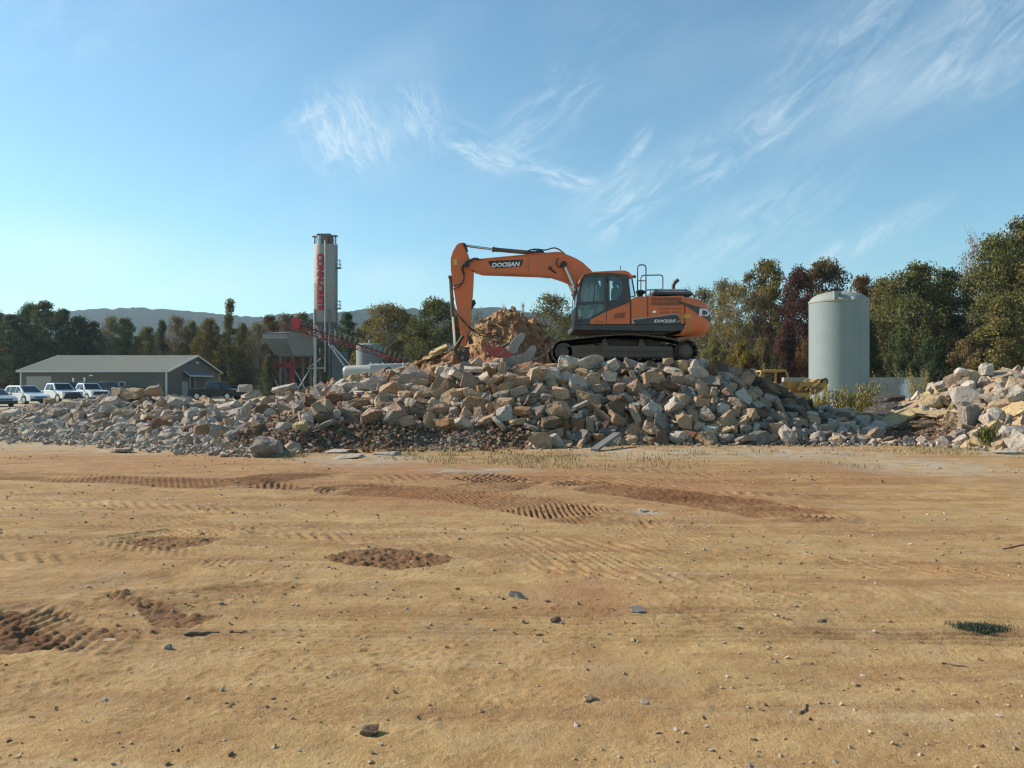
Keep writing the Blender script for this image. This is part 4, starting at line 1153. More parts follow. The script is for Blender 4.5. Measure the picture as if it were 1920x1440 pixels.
def cw_point(s_, z, off=.012):
    """point on the rear of the counterweight, s along the outline from the middle of the rear"""
    dx = float(np.interp(-z, [-zc_(a[0]) for a in lv][::1], [a[1] for a in lv])) if False else float(np.interp(z, [zc_(a[0]) for a in lv], [a[1] for a in lv]))
    xe = xb-dx; half = (YF-YN)/2-rc; ym = (YN+YF)/2; a = abs(s_)
    if a <= half: x, y, nx, ny = xe, -a, 1, 0
    else:
        t_ = min((a-half)/rc, math.pi/2); x, y = xe-rc+rc*math.cos(t_), -half-rc*math.sin(t_); nx, ny = math.cos(t_), -math.sin(t_)
        ex = (a-half)/rc-math.pi/2
        if ex > 0: x -= ex*rc
    sg = 1 if s_ < 0 else -1
    return (x+nx*off, ym+sg*(y+ny*off), z)
N_ = 26; d = MB(); grid_ = []
for k in range(N_+1):
    s_ = -2.02+4.04*k/N_; u_ = abs(s_)
    zt = np.interp(u_, [0, 1.0, 1.55, 2.02], [zc_(600), zc_(580), zc_(545), zc_(488)]); zb = np.interp(u_, [0, 1.0, 1.5, 2.02], [zc_(705), zc_(695), zc_(640), zc_(505)])
    grid_.append([cw_point(s_, zt+(zb-zt)*j/5) for j in range(6)])
vs = [p for g in grid_ for p in g]; fs = [(k*6+j, k*6+j+1, (k+1)*6+j+1, (k+1)*6+j) for k in range(N_) for j in range(5)]
d.add(vs, fs); cd = d.build('rear_decal', M['dark_paint'], cw, smooth=60)
v, f, w = text_geo('DOOSAN', .24, .03, .12)
d = MB(); d.add([cw_point((a/w-.5)*3.0, zc_(655)+b, .02) for a, b in v], f); d.build('lettering', M['white'], cd)
d = MB()
for z0, z1 in ((640, 655), (662, 676)): d.add([cw_point(-1.98+.02*i, zc_(z), .014) for i, z in ((0, z0), (12, z0), (12, z1), (0, z1))], [(0, 1, 2, 3)])
d.build('warning_sticker', M['yellow_sticker'], cw)
d = MB()
for x, y in ((1665, 436), (1745, 450)):
    p = at(1020+x/5.818, 480+y/5.818, EY-.6); d.tube([(p.x-.07, p.y, p.z-.12), (p.x-.07, p.y, p.z), (p.x, p.y, p.z+.05), (p.x+.07, p.y, p.z), (p.x+.07, p.y, p.z-.12)], .018)
d.build('lifting_eye', M['dark_paint'], cw, smooth=40)
p = at(1320.5, 556.5, EY-.9); d = MB(); d.bb(p.x-.05, p.x+.05, p.y-.08, p.y+.08, p.z-.06, p.z+.1); d.tube([(p.x, p.y, p.z-.2), (p.x, p.y, p.z)], .02); d.build('work_light', M['black'], cw, bevel=.015)

# hood, exhaust, air cleaner, rails
d = MB(); d.loft([[(at(1020+x/5.818, 0, EY-.6).x, y, at(0, 480+z/5.818, EY-.6).z) for x, y in ((xl, yl), (xr, yl), (xr, yr), (xl, yr))]
    for z, xl, xr, yl, yr in ((434, 1178, 1612, 24.55, 26.5), (405, 1182, 1592, 24.6, 26.45), (364, 1212, 1545, 24.78, 26.25))])
hood = d.build('engine_hood', M['dark_paint'], digger, bevel=.03)
d = MB()
for k in range(16):
    for r_ in range(2):
        x = 1236+k*18.5; z = 378+r_*24; yy = 24.735-.085*r_
        a = at(1020+x/5.818, 480+z/5.818, EY-.6); d.box((a.x, yy, a.z), (.032, .05, .05), Matrix.Rotation(R(38), 3, 'X'))
d.build('hood_vent', mat('vent_pale', (.32, .33, .30), .7), hood)
d = MB(); a = at(1262.5, 542, EY+.2); d.tube([a, a+Vector((0, 0, .12)), a+Vector((.06, 0, .22)), a+Vector((.16, 0, .30))], .06, 14); d.build('exhaust_pipe', M['steel_dark'], digger, smooth=40)
a = at(1201, 548, EY-.5)
d = MB(); d.lathe([(.0, .02), (.10, .0), (.11, -.06)], a, 20); d.lathe([(.13, -.05), (.155, -.01), (.15, .03), (.1, .065), (.0, .075)], a+Vector((0, 0, 0)), 24); d.cyl(a-Vector((0, 0, .32)), a-Vector((0, 0, .04)), .075); d.build('air_cleaner', M['black'], digger, smooth=40)
def rail(pts, Y, r=.021):
    q = [at(1020+x/5.818, 480+y/5.818, Y) for x, y in pts]
    mb = MB(); mb.tube(q, r, 8); return mb
for Y in (24.75,):
    d = rail([(1020, 440), (1020, 130), (1028, 108), (1045, 97), (1090, 97), (1106, 108), (1112, 130), (1112, 440)], Y); d.tube([at(1020+1020/5.818, 480+270/5.818, Y), at(1020+1112/5.818, 480+270/5.818, Y)], .016)
    d.build('ladder_rail', M['rail'], digger, smooth=50)
d = rail([(1056, 420), (1056, 240), (1064, 220), (1082, 211), (1270, 207), (1288, 216), (1296, 236), (1296, 350), (1288, 362), (1110, 372)], 26.3); d.build('handrail', M['rail'], digger, smooth=50)
d = rail([(1112, 372), (1290, 366)], 24.75, .018); d.tube([at(1220, 543.7, 24.75), at(1220, 556, 24.75)], .015); d.build('hood_rail', M['rail'], digger, smooth=50)

# cab: side frames with window openings, roof, floor, glass
cab = MB(); cyf = YN+1.02
FRONT = [(330, 748), (338, 650), (346, 560), (372, 330), (386, 285), (408, 245), (440, 208), (470, 200), (446, 236), (426, 264), (396, 470), (390, 505), (370, 530), (372, 600), (372, 692), (360, 748)]
TOPR = [(440, 208), (500, 186), (690, 182), (905, 202), (922, 232), (835, 238), (715, 216), (655, 224), (462, 230)]
MID = [(655, 222), (716, 214), (718, 486), (692, 600), (655, 592)]
BELT = [(388, 500), (655, 490), (655, 520), (370, 532)]
REAR = [(835, 236), (922, 226), (950, 450), (944, 500), (690, 602), (700, 500), (718, 484), (800, 478), (855, 400), (862, 300)]
LOWF = [(358, 748), (370, 688), (430, 690), (505, 676), (497, 748)]
DIAG = [(655, 588), (692, 598), (520, 684), (500, 690), (498, 676)]
for y0_, y1_ in ((YN, YN+.06), (cyf-.06, cyf)):
    for poly in (FRONT, TOPR, MID, BELT, REAR, LOWF, DIAG): cab.pprism(Z2(poly), YN, y0_+(.003 if poly in (BELT, DIAG) else 0), y1_)
# cross members between the two sides
for poly in ([(338, 560), (352, 560), (342, 748), (328, 748)], [(425, 212), (450, 205), (470, 225), (440, 232)], [(925, 440), (950, 440), (950, 600), (925, 600)], [(330, 700), (946, 700), (946, 750), (330, 750)]):
    cab.pprism(Z2(poly), YN, YN+.06, cyf-.06)
cb = cab.build('cab', M['dark_paint'], digger, bevel=.012)
d = MB(); d.pprism(Z2([(388, 282), (392, 256), (410, 224), (438, 199), (490, 177), (560, 170), (690, 163), (820, 157), (886, 158), (930, 178), (958, 206), (972, 230), (955, 236), (925, 224), (905, 203), (690, 183), (500, 187), (442, 209), (410, 246)]), YN, YN-.015, cyf+.02)
rf = d.build('cab_roof', M['orange'], cb, bevel=.025)
d = MB(); d.tube([at(1163, 506.5, EY-.8), at(1164.2, 498, EY-.8)], .012); d.build('antenna', M['black'], rf)
def pane(name, poly, y, par=None):
    mb = MB(); mb.pprism(Z2(poly), YN, y, y+.008); return mb.build(name, M['glass'], par or cb)
for y in (YN+.025, cyf-.035):
    pane('window', [(396, 498), (392, 470), (428, 262), (446, 238), (466, 230), (656, 224), (656, 490)], y)
    pane('window', [(717, 217), (836, 239), (861, 300), (854, 400), (800, 478), (718, 485)], y)
    pane('window', [(372, 531), (654, 520), (654, 590), (500, 678), (430, 690), (372, 690)], y)
d = MB(); d.pprism(Z2([(384, 290), (390, 292), (352, 556), (346, 556)]), YN, YN+.06, cyf-.06); d.build('windscreen', M['glass'], cb)
d = MB(); d.pprism(Z2([(916, 228), (922, 228), (950, 440), (944, 440)]), YN, YN+.06, cyf-.06); d.build('rear_window', M['glass'], cb)
# chamfered rear corner pane with its outer post
d = MB()
q = [at(1020+x/5.818, 480+y/5.818, YN) for x, y in ((920, 226), (963, 226), (1000, 432), (948, 448))]
d.add([q[0]+Vector((0, .01, 0)), q[1]+Vector((0, .16, 0)), q[2]+Vector((0, .16, 0)), q[3]+Vector((0, .01, 0))]+[q[0]+Vector((.01, .02, 0)), q[1]+Vector((.01, .17, 0)), q[2]+Vector((.01, .17, 0)), q[3]+Vector((.01, .02, 0))], [(0,1,2,3),(4,5,6,7),(0,1,5,4),(1,2,6,5),(2,3,7,6),(3,0,4,7)])
d.build('corner_window', M['glass'], cb)
d = MB(); d.tube([q[1]+Vector((.01, .17, 0)), q[2]+Vector((.01, .17, 0))], .022, 6); d.tube([q[3], q[2]+Vector((0, .16, 0))], .02, 6); d.build('corner_post', M['dark_paint'], cb)
d = MB(); d.pprism(Z2([(562, 228), (567, 228), (540, 498), (534, 498)]), YN, YN+.02, YN+.045); d.pprism(Z2([(690, 160), (695, 160), (697, 590), (691, 590)]), YN, YN-.004, YN+.02)
d.pprism(Z2([(676, 230), (690, 230), (690, 290), (676, 290)]), YN, YN-.012, YN+.02); d.build('door_trim', M['black'], cb)
d = MB(); d.pprism(Z2([(740, 480), (738, 400), (748, 345), (770, 330), (800, 350), (806, 400), (796, 500)]), EY-.8, 24.45, 24.95); d.pprism(Z2([(752, 325), (750, 280), (765, 266), (790, 275), (800, 300), (796, 330), (775, 338)]), EY-.8, 24.55, 24.85)
d.pprism(Z2([(640, 545), (800, 500), (800, 560), (650, 590)]), EY-.8, 24.42, 24.98); d.build('seat', M['seat'], cb, bevel=.03)
d = MB(); d.pprism(Z2([(420, 640), (450, 560), (480, 530), (500, 545), (470, 680), (425, 690)]), EY-.8, 24.6, 24.95); d.pprism(Z2([(560, 640), (590, 545), (650, 540), (650, 640)]), EY-.8, 24.4, 24.55)
d.tube([at(1120, 570, 24.5), at(1124, 545, 24.5), at(1123, 538, 24.5)], .02); d.build('console', mat('console_grey', (.16, .17, .16), .7), cb, bevel=.02)
d = MB(); a = at(1020+392/5.818, 480+692/5.818, YN-.02); d.tube([a+Vector((.07*math.cos(k), 0, .07*math.sin(k))) for k in np.linspace(0, 2*math.pi, 17)], .012, 6); d.build('step_bracket', M['black'], cb)
def mirror(px, py, Y, w, h, armpx):
    a = at(px, py, Y); mb = MB(); mb.box(a, (w, .05, h), Matrix.Rotation(R(18), 3, 'Y')); o = mb.build('mirror', M['black'], digger, bevel=.015)
    m2 = MB(); m2.tube([a, at(*armpx, Y+.03)], .012, 6); m2.build('mirror_arm', M['rail'], o)
mirror(1089.5, 530, YN-.12, .10, .22, (1084, 545)); mirror(1103.5, 535, YN+.2, .06, .16, (1100, 522))
a = at(1065, 578.5, YN+.25); d = MB(); d.box(a, (.12, .1, .15)); hl = d.build('boom_mirror', mat('mirror_back', (.52, .5, .45), .4), digger, bevel=.04); d = MB(); d.tube([a, at(1074, 575, YN+.25)], .014); d.build('mirror_arm', M['rail'], hl)
d = rail([(303, 700), (306, 600), (318, 440), (340, 270), (352, 262)], YN-.03, .014); d.build('grab_rail', M['rail'], digger)
a = at(1188.5, 519, YN+.3); d = MB(); d.bb(a.x-.06, a.x+.06, a.y-.05, a.y+.05, a.z-.03, a.z+.04); d.tube([a, a+Vector((-.12, 0, -.05))], .015); d.build('rear_work_light', M['black'], digger, bevel=.01)

# boom, stick, cylinders
BOOM = [(1125, 592), (1100, 592)]+Z1([(1395, 590), (1350, 556), (1240, 510), (1130, 475), (1030, 464), (900, 459), (700, 452), (450, 444), (372, 421), (318, 412), (282, 402), (266, 372), (280, 338), (308, 326), (352, 321), (560, 302), (900, 270), (1190, 246), (1255, 254), (1330, 280), (1440, 338), (1530, 420), (1590, 500), (1640, 640)])
d = MB(); d.pprism(BOOM, EY, EY-.29, EY+.29); boom = d.build('boom', M['orange'], digger, bevel=.02)
d = MB(); d.pprism(Z1([(352, 316), (560, 297), (900, 265), (1190, 240), (1256, 248), (1258, 256), (1190, 249), (900, 274), (560, 306), (352, 325)]), EY, EY-.325, EY+.325)
d.pprism(Z1([(372, 418), (450, 441), (700, 449), (900, 456), (1030, 461), (1130, 472), (1130, 480), (1030, 469), (900, 464), (700, 457), (450, 449), (372, 426)]), EY, EY-.325, EY+.325)
d.build('boom_flange', M['orange'], boom, bevel=.006)
d = MB(); p = Z1([(905, 330), (912, 440)]); a, c = at(*p[0], EY), at(*p[1], EY); d.tube([(a.x, EY-.292, a.z), (c.x, EY-.292, c.z)], .012, 6); d.build('weld_seam', mat('weld_orange', (.45, .15, .06), .6), boom)
d = MB(); d.pprism(Z1([(508, 338), (530, 330), (858, 318), (835, 384), (600, 402), (548, 401)]), EY, EY-.302, EY-.285); plate = d.build('name_plate', M['black'], boom)
x0, x1 = Z1([(545, 396), (828, 380)]); flat_text('DOOSAN', x0[0], x0[1], x1[0], 8.6, EY, EY-.308, plate, 'lettering', .045, .22, slope=.05)
d = MB()
for p in ((300, 370), (1255, 368)):
    a = at(*Z1([p])[0], EY); d.cyl((a.x, EY-.40, a.z), (a.x, EY+.40, a.z), .085, n=20)
d.build('boom_pin', M['black'], boom, smooth=40, bevel=.01)
d = MB(); d.tube([at(1032, 503, EY-.30), at(1036, 508, EY-.33), at(1043, 512, EY-.31)], .025); a = at(1031.5, 502.5, EY-.31); d.cyl(a+Vector((0, -.04, 0)), a+Vector((0, .03, 0)), .05); d.build('boom_valve', M['black'], boom)
# boom cylinders, one at either side
for sy in (-.43, .43):
    top_, low = at(1055.3, 499.5, EY), at(1097, 592, EY); top_.y = low.y = EY+sy; mid_ = top_.lerp(low, .52)
    d = MB(); d.cyl(mid_, low, .075); d.cyl(mid_, mid_.lerp(low, .06), .085); bc = d.build('boom_cylinder', M['cylinder'], digger, smooth=40)
    d = MB(); d.cyl(top_, mid_, .046); d.build('rod', M['chrome'], bc, smooth=40)
    d = MB(); d.cyl((top_.x, top_.y-.07, top_.z), (top_.x, top_.y+.07, top_.z), .10); d.build('rod_eye', M['black'], bc, smooth=40, bevel=.01)
# stick cylinder on top of the boom
a, c, e = at(868, 460, EY), at(923, 467.5, EY), at(1013, 475.5, EY)
d = MB(); d.cyl(c, e, .068); d.cyl(c, c.lerp(e, .06), .085); d.cyl(c.lerp(e, .10), c.lerp(e, .12), .078); sc_ = d.build('stick_cylinder', M['cylinder'], digger, smooth=40)
d = MB(); d.cyl(a, c, .042); d.build('rod', M['chrome'], sc_, smooth=40)
d = MB(); d.pprism([(1004, 470), (1018, 471), (1026, 480), (1004, 482)], EY, EY-.14, EY+.14); d.build('cylinder_bracket', M['black'], sc_, bevel=.01)
STICK = [(864, 457), (870.6, 457.6), (873.8, 465), (881, 487), (884, 508), (888.4, 511), (887.5, 535), (885.6, 561), (883.8, 586), (881.5, 612), (877, 627), (874, 648), (866.5, 648), (862, 606), (854.7, 566), (850.5, 535), (846, 508), (845.8, 486), (849.8, 473), (857, 461)]
d = MB(); d.pprism(STICK, EY, EY-.21, EY+.21); stick = d.build('stick', M['orange'], digger, bevel=.018)
d = MB()
for poly in ([(860, 462), (868, 460), (876, 487), (868, 480), (856, 472)], [(848, 500), (866, 512), (880, 512), (878, 540), (870, 545), (856, 540)], [(858, 556), (874, 560), (879, 545), (881, 547), (875, 565), (858, 561)]):
    d.pprism(poly, EY, EY-.216, EY-.2)
d.build('stick_plate', M['orange'], stick, bevel=.003)
d = MB(); d.pprism([(851.5, 488), (857.5, 488), (857.5, 498), (851.5, 499)], EY, EY-.214, EY-.2); d.build('warning_sticker', M['yellow_sticker'], stick)
d = MB(); d.pprism([(868, 457), (874, 459), (879, 474), (876, 475), (870, 463)], EY, EY-.25, EY-.21); d.pprism([(883.5, 565), (890, 562), (892.5, 568), (886, 578), (883, 582)], EY, EY-.12, EY+.12); d.pprism([(880, 628), (886, 636), (888, 643), (879, 646)], EY, EY-.16, EY+.16)
d.build('stick_bracket', M['black'], stick, bevel=.01)
a = at(874.5, 499.5, EY); d = MB(); d.cyl((a.x, EY-.36, a.z), (a.x, EY+.36, a.z), .07); d.build('stick_pin', M['black'], stick, smooth=40, bevel=.01)
a, c, e = at(844.8, 517, EY), at(849, 594, EY), at(853, 648, EY)
d = MB(); d.cyl(a, c, .06); d.cyl(c.lerp(a, .05), c, .075); d.cyl(a, a.lerp(c, .06), .085); bcy = d.build('bucket_cylinder', M['cylinder'], digger, smooth=40)
d = MB(); d.cyl(c, e, .04); d.build('rod', M['chrome'], bcy, smooth=40)
for sy in (-.24, .24):
    d = MB(); a, c = at(869.5, 630, EY), at(852.5, 655, EY); a.y = c.y = EY+sy; d.tube([a, c], .05, 10); a2 = at(866, 672, EY); a2.y = EY+sy; d.tube([c, a2], .05, 10); d.build('bucket_link', M['steel_dark'], digger, smooth=40)
d = MB(); d.pprism([(863, 656), (868, 650), (878, 652), (881, 664), (877, 680), (868, 684), (860, 674), (857, 664)], EY, EY-.24, EY+.24); qc = d.build('quick_coupler', M['steel_dark'], digger, bevel=.02)
d = MB()
for p in ((870, 657), (867, 671)):
    a = at(*p, EY); d.cyl((a.x, EY-.28, a.z), (a.x, EY+.28, a.z), .055)
d.build('coupler_pin', M['grey_tool'], qc, smooth=40)
# hoses
def hose(pts, Y, r=.02, smoothn=4, name='hose'):
    q = [at(*p, Y) if len(p) == 2 else at(p[0], p[1], p[2]) for p in pts]
    out = []
    for i in range(len(q)-1):
        p0, p1, p2, p3 = q[max(i-1, 0)], q[i], q[i+1], q[min(i+2, len(q)-1)]
        for k in range(smoothn):
            t_ = k/smoothn
            out.append(.5*((2*p1)+(-p0+p2)*t_+(2*p0-5*p1+4*p2-p3)*t_*t_+(-p0+3*p1-3*p2+p3)*t_**3))
    out.append(q[-1]); mb = MB(); mb.tube(out, r, 7); mb.build(name, M['rubber'], digger, smooth=60)
Yh = EY-.33
hose(Z1([(420, 300), (385, 288), (330, 302), (265, 345), (242, 395), (262, 465), (240, 535), (190, 556), (140, 560)]), Yh)
hose(Z1([(350, 318), (300, 322), (255, 380), (268, 440), (262, 510), (225, 570), (160, 598), (150, 640), (165, 700)]), Yh)
hose(Z1([(440, 305), (400, 300), (345, 308), (282, 352)]), Yh-.05, .016)
hose(Z1([(160, 690), (168, 780), (228, 885), (330, 985), (430, 1040), (530, 1045), (590, 1038), (618, 1095), (590, 1155), (520, 1170), (470, 1172)]), Yh, .018)
hose(Z1([(232, 880), (300, 960), (360, 1020), (460, 1068), (580, 1062), (650, 1085), (665, 1110)]), Yh-.05, .018)
hose(Z1([(890, 225), (930, 205), (985, 198), (1080, 206), (1160, 186), (1215, 200), (1290, 258), (1360, 296), (1440, 352)]), EY-.2, .022)
hose(Z1([(960, 210), (1010, 196), (1020, 220)]), EY-.1, .018)
hose(Z1([(1330, 272), (1420, 318), (1520, 412)]), EY-.12, .022)
hose(Z1([(1210, 285), (1190, 330), (1215, 380), (1260, 345)]), EY-.31, .014)
d = MB()
for p in Z1([(655, 290), (910, 268), (500, 304)]):
    a = at(*p, EY-.2); d.bb(a.x-.04, a.x+.04, EY-.3, EY+.1, a.z-.03, a.z+.03)
d.tube([at(*p, EY-.24) for p in Z1([(420, 300), (650, 286), (900, 262), (1000, 256)])], .017, 6)
d.build('hose_pipe', M['orange'], boom, smooth=40)

# crusher attachment lying on the rubble, joined only by its hoses
crush = empty('crusher_attachment', at(950, 684, 24.35), 'red and grey concrete crusher jaws lying on the rubble before the digger', 'crusher')
YC = 24.4
d = MB(); d.pprism(Z1([(452, 1190), (480, 1178), (640, 1172), (690, 1205), (760, 1262), (800, 1306), (740, 1318), (640, 1290), (560, 1275), (500, 1232)]), YC, YC-.3, YC+.3); bo = d.build('body', M['red_tool'], crush, bevel=.03)
d = MB(); d.pprism(Z1([(615, 1255), (665, 1210), (672, 1216), (622, 1262)]), YC, YC-.312, YC-.29); d.build('body_stripe', M['grey_tool'], bo)
d = MB(); d.pprism(Z1([(700, 1250), (712, 1190), (735, 1130), (790, 1070), (850, 1036), (884, 1052), (868, 1112), (822, 1170), (800, 1235), (765, 1258)]), YC, YC-.26, YC+.26); d.build('upper_jaw', M['grey_tool'], crush, bevel=.03)
d = MB(); d.pprism(Z1([(700, 1296), (760, 1262), (800, 1262), (850, 1248), (900, 1205), (932, 1166), (985, 1168), (980, 1240), (945, 1305), (880, 1352), (800, 1352)]), YC, YC-.32, YC+.32); d.build('lower_jaw', M['grey_tool'], crush, bevel=.03)
a = at(*Z1([(740, 1170)])[0], YC); d = MB(); d.cyl((a.x, YC-.34, a.z), (a.x, YC+.34, a.z), .075); d.build('jaw_pin', M['grey_tool'], crush, smooth=40, bevel=.01)
d = MB(); a, c = at(*Z1([(640, 1182)])[0], YC-.1), at(*Z1([(720, 1140)])[0], YC-.1); d.cyl(a, c, .05); d.build('jaw_cylinder', M['cylinder'], crush, smooth=40)
d = MB()
for p in ((812, 1190), (840, 1150), (862, 1112)): a = at(*Z1([p])[0], YC); d.box(a, (.09, .4, .09), Matrix.Rotation(R(40), 3, 'Y'))
d.build('jaw_teeth', M['steel_dark'], crush, bevel=.015)
# ------------------------------------------------------------------ green tank, block wall, loader
M['tank'] = mat('tank_coat', (.195, .24, .238), .6, 0, .07, .8, (.20, .24, .235), .4, .5, .25, 6)
_t = NT(M['tank'].node_tree); _b = _t.n['Principled BSDF']; _co = _t.new('ShaderNodeTexCoord').outputs['Object']
def _streak(sc, lo, hi):
    mp = _t.new('ShaderNodeMapping'); _t.l.new(_co, mp.inputs[0]); mp.inputs['Scale'].default_value = sc
    return _t.ramp(_t.noise(mp.outputs[0], 1.0, 5, .65), lo, hi)
_c = _b.inputs['Base Color'].links[0].from_socket
_c = _t.mix(_t.math('MULTIPLY', _streak((.06, .06, 7), .35, .7), .15), _c, (.26, .31, .305))
_c = _t.mix(_t.math('MULTIPLY', _streak((2.4, 2.4, .09), .52, .74), .42), _c, (.15, .175, .165))
_t.l.new(_c, _b.inputs['Base Color'])
M['tank_top'] = mat('tank_top', (.28, .30, .265), .7, 0, .15, 2, (.2, .2, .16), .5, 1)
TY = 68.; tc = at(1572.5, 0, TY); zt = at(0, 566, TY).z
TR = 52.8/F*TY
tank = empty('storage_tank', (tc.x, TY, -.25), 'tall pale green round storage tank with domed top', 'tank')
d = MB(); d.lathe([(TR, -.3), (TR, 1.0), (TR+.03, 1.02), (TR+.03, 1.1), (TR, 1.12), (TR, zt-.12)], (tc.x, TY, 0), 96); d.build('tank_wall', M['tank'], tank, smooth=40)
d = MB(); zd = at(0, 546.5, TY).z
d.lathe([(TR, zt-.14), (TR+.05, zt-.12), (TR+.05, zt), (TR*.9, zt+(zd-zt)*.42), (TR*.7, zt+(zd-zt)*.72), (TR*.4, zt+(zd-zt)*.92), (.1, zd), (0, zd)], (tc.x, TY, 0), 96); tt_ = d.build('dome', M['tank_top'], tank, smooth=30)
def tp(px, py, out=0): 
    x = at(px, 0, TY).x; dx = max(-1, min(1, (x-tc.x)/TR)); y = TY-TR*math.sqrt(1-dx*dx)-out; return Vector((at(px, 0, y).x, y, at(0, py, y).z))
d = MB(); a = at(1594, 546, TY); d.cyl(a-Vector((0, 0, .4)), a+Vector((0, 0, .35)), .16); d.cyl(a+Vector((0, 0, .3)), a+Vector((.15, 0, .55)), .1); d.build('vent_pipe', M['tank_top'], tank, smooth=40)
d = MB(); a = tp(1567, 554, .05); d.box(a, (.36, .3, .7)); d.box(tp(1571, 549, -.3), (.5, .3, .25)); d.build('hatch', M['tank'], tank, bevel=.03)
d = MB(); a = tp(1596.5, 559, .1); d.cyl(a, a+Vector((0, -.25, 0)), .14); d.tube([a+Vector((0, -.1, 0)), a+Vector((0, -.1, -.9))], .05); d.build('fitting', M['white'], tank, smooth=40)
d = MB(); d.lathe([(TR+.35, -.4), (TR+.35, .25), (TR+.3, .3), (0, .3)], (tc.x, TY, 0), 64); d.build('plinth', mat('plinth', (.35, .36, .33), .9), tank, smooth=30)

M['block'] = mat('cast_block', (.31, .295, .26), .9, 0, .15, 1.2, (.22, .2, .17), .5, .8, .4, 12)
WY = 78.; bw, bh = 1.86, .62
wall = empty('block_wall', (at(1700, 0, WY).x, WY, -.25), 'wall of big pale concrete blocks behind the green tank', 'wall')
xw = at(1736, 0, WY).x
for r_ in range(4):
    d = MB(); x = xw-(bw*.45 if r_ % 2 else 0); first = True
    while x > at(1480, 0, WY).x:
        w_ = bw*.45 if (r_ % 2 and first) else bw
        first = False
        if r_ % 2 and x == xw-bw*.45: d.bb(xw-bw*.45+.012, xw, WY, WY+.62, -.25+r_*bh+.01, -.25+(r_+1)*bh)
        o_ = rnd.uniform(-.03, .03); d.bb(x-bw+.012, x-.012, WY+o_, WY+.62+o_, -.25+r_*bh+.01, -.25+(r_+1)*bh); x -= bw
    d.build('block_course', M['block'], wall, bevel=.03)
a = at(1699, 723, 66)
d = MB(); d.box(a, (.62, .4, .3), Matrix.Rotation(.3, 3, 'Z')); d.box(a+Vector((.1, 0, .32)), (.34, .34, .36), Matrix.Rotation(.35, 3, 'Z')); d.bb(a.x-.35, a.x+.35, a.y-.25, a.y+.3, -.3, a.z-.14)
tag(d.build('cast_stone', mat('bleached_block', (.72, .72, .70), .8), None, bevel=.02), 'bleached white cast blocks stacked before the block wall', 'block')

# small yellow loader behind the saddle of the heap
M['yellow'] = mat('loader_yellow', (.40, .235, .055), .65, 0, .12, 2, (.25, .15, .07), .5, 1.6)
LY = 40.
loader = empty('crawler_loader', (at(1480, 0, LY).x, LY+.9, 0), 'small yellow loader with open safety frame, half hidden behind the rubble', 'loader')
def LB(mb, pts, y0, y1): mb.pprism(pts, LY, LY+y0, LY+y1); return mb
cz = lambda pts: [(1400+x/5.333, 680+y/5.333) for x, y in pts]
for y0, nm in ((0, 'safety_frame'), (1.45, 'safety_frame')):
    d = MB(); q = [at(*p, LY+y0) for p in cz([(132, 260), (134, 140), (146, 100), (165, 80), (385, 80), (402, 100), (420, 180), (436, 300)])]; d.tube(q, .055, 10); d.tube([at(*p, LY+y0) for p in cz([(290, 85), (288, 290)])], .055, 8); d.tube([at(*p, LY+y0) for p in cz([(270, 236), (430, 238)])], .04, 8)
    d.build(nm, M['yellow'], loader, smooth=40)
d = MB(); LB(d, cz([(140, 76), (392, 76), (404, 92), (136, 92)]), -.05, 1.5); d.build('canopy', M['yellow'], loader, bevel=.02)
d = MB(); LB(d, cz([(430, 190), (520, 180), (640, 190), (650, 260), (640, 330), (430, 320)]), .25, 1.2); d.build('engine_hood', M['yellow'], loader, bevel=.05)
d = MB(); LB(d, cz([(120, 290), (640, 300), (640, 420), (120, 420)]), .05, 1.4); d.build('chassis', M['yellow'], loader, bevel=.03)
d = MB(); LB(d, cz([(300, 230), (312, 190), (345, 185), (345, 250)]), .5, 1.0); LB(d, cz([(150, 280), (150, 190), (180, 185), (190, 240), (260, 245), (260, 285)]), .45, 1.05); d.build('seat', M['seat'], loader, bevel=.03)
for y0 in (.0, 1.3):
    d = MB(); LB(d, cz([(500, 275), (545, 195), (660, 190), (700, 165), (745, 158), (700, 200), (650, 230), (610, 245), (560, 235), (530, 285)]), y0, y0+.14); d.build('lift_arm', M['yellow'], loader, bevel=.02)
    d = MB(); d.cyl(at(560, 0, LY) if False else at(*cz([(585, 275)])[0], LY+y0+.07), at(*cz([(690, 178)])[0], LY+y0+.07), .045); d.build('lift_cylinder', M['chrome'], loader, smooth=40)
d = MB(); LB(d, cz([(625, 262), (745, 172), (790, 165), (803, 185), (800, 262), (760, 275), (690, 320), (650, 315)]), -.12, 1.58); bk = d.build('bucket', M['yellow'], loader, bevel=.03)
d = MB(); LB(d, cz([(635, 265), (720, 200), (745, 162), (785, 150), (806, 178), (802, 215), (792, 200), (775, 172), (748, 176), (728, 212), (648, 276)]), -.16, -.10); d.build('bucket_rim', M['frame'], bk)
d = MB(); LB(d, cz([(640, 300), (750, 250), (756, 258), (650, 312)]), -.15, -.10); LB(d, cz([(660, 245), (735, 250), (730, 262), (655, 256)]), -.15, -.10); d.build('bucket_brace', M['frame'], bk)
a = at(*cz([(752, 182)])[0], LY-.16); d = MB(); d.cyl(a, a+Vector((0, .1, 0)), .09); d.build('bucket_pin', M['frame'], bk, smooth=40)
for y0 in (-.1, 1.25):
    d = MB(); ring = [(at(1420+k*0, 0, LY).x, 0)]
    x0, x1 = at(1426, 0, LY).x, at(1516, 0, LY).x; n = 14
    pr = [(x0-.38*math.sin(math.pi*k/n), .40+.38*math.cos(math.pi*k/n)) for k in range(n+1)]+[(x1+.38*math.sin(math.pi*k/n), .40-.38*math.cos(math.pi*k/n)) for k in range(n+1)]
    d.prism(pr, LY+y0, LY+y0+.32); d.build('track_belt', M['track'], loader, bevel=.03)

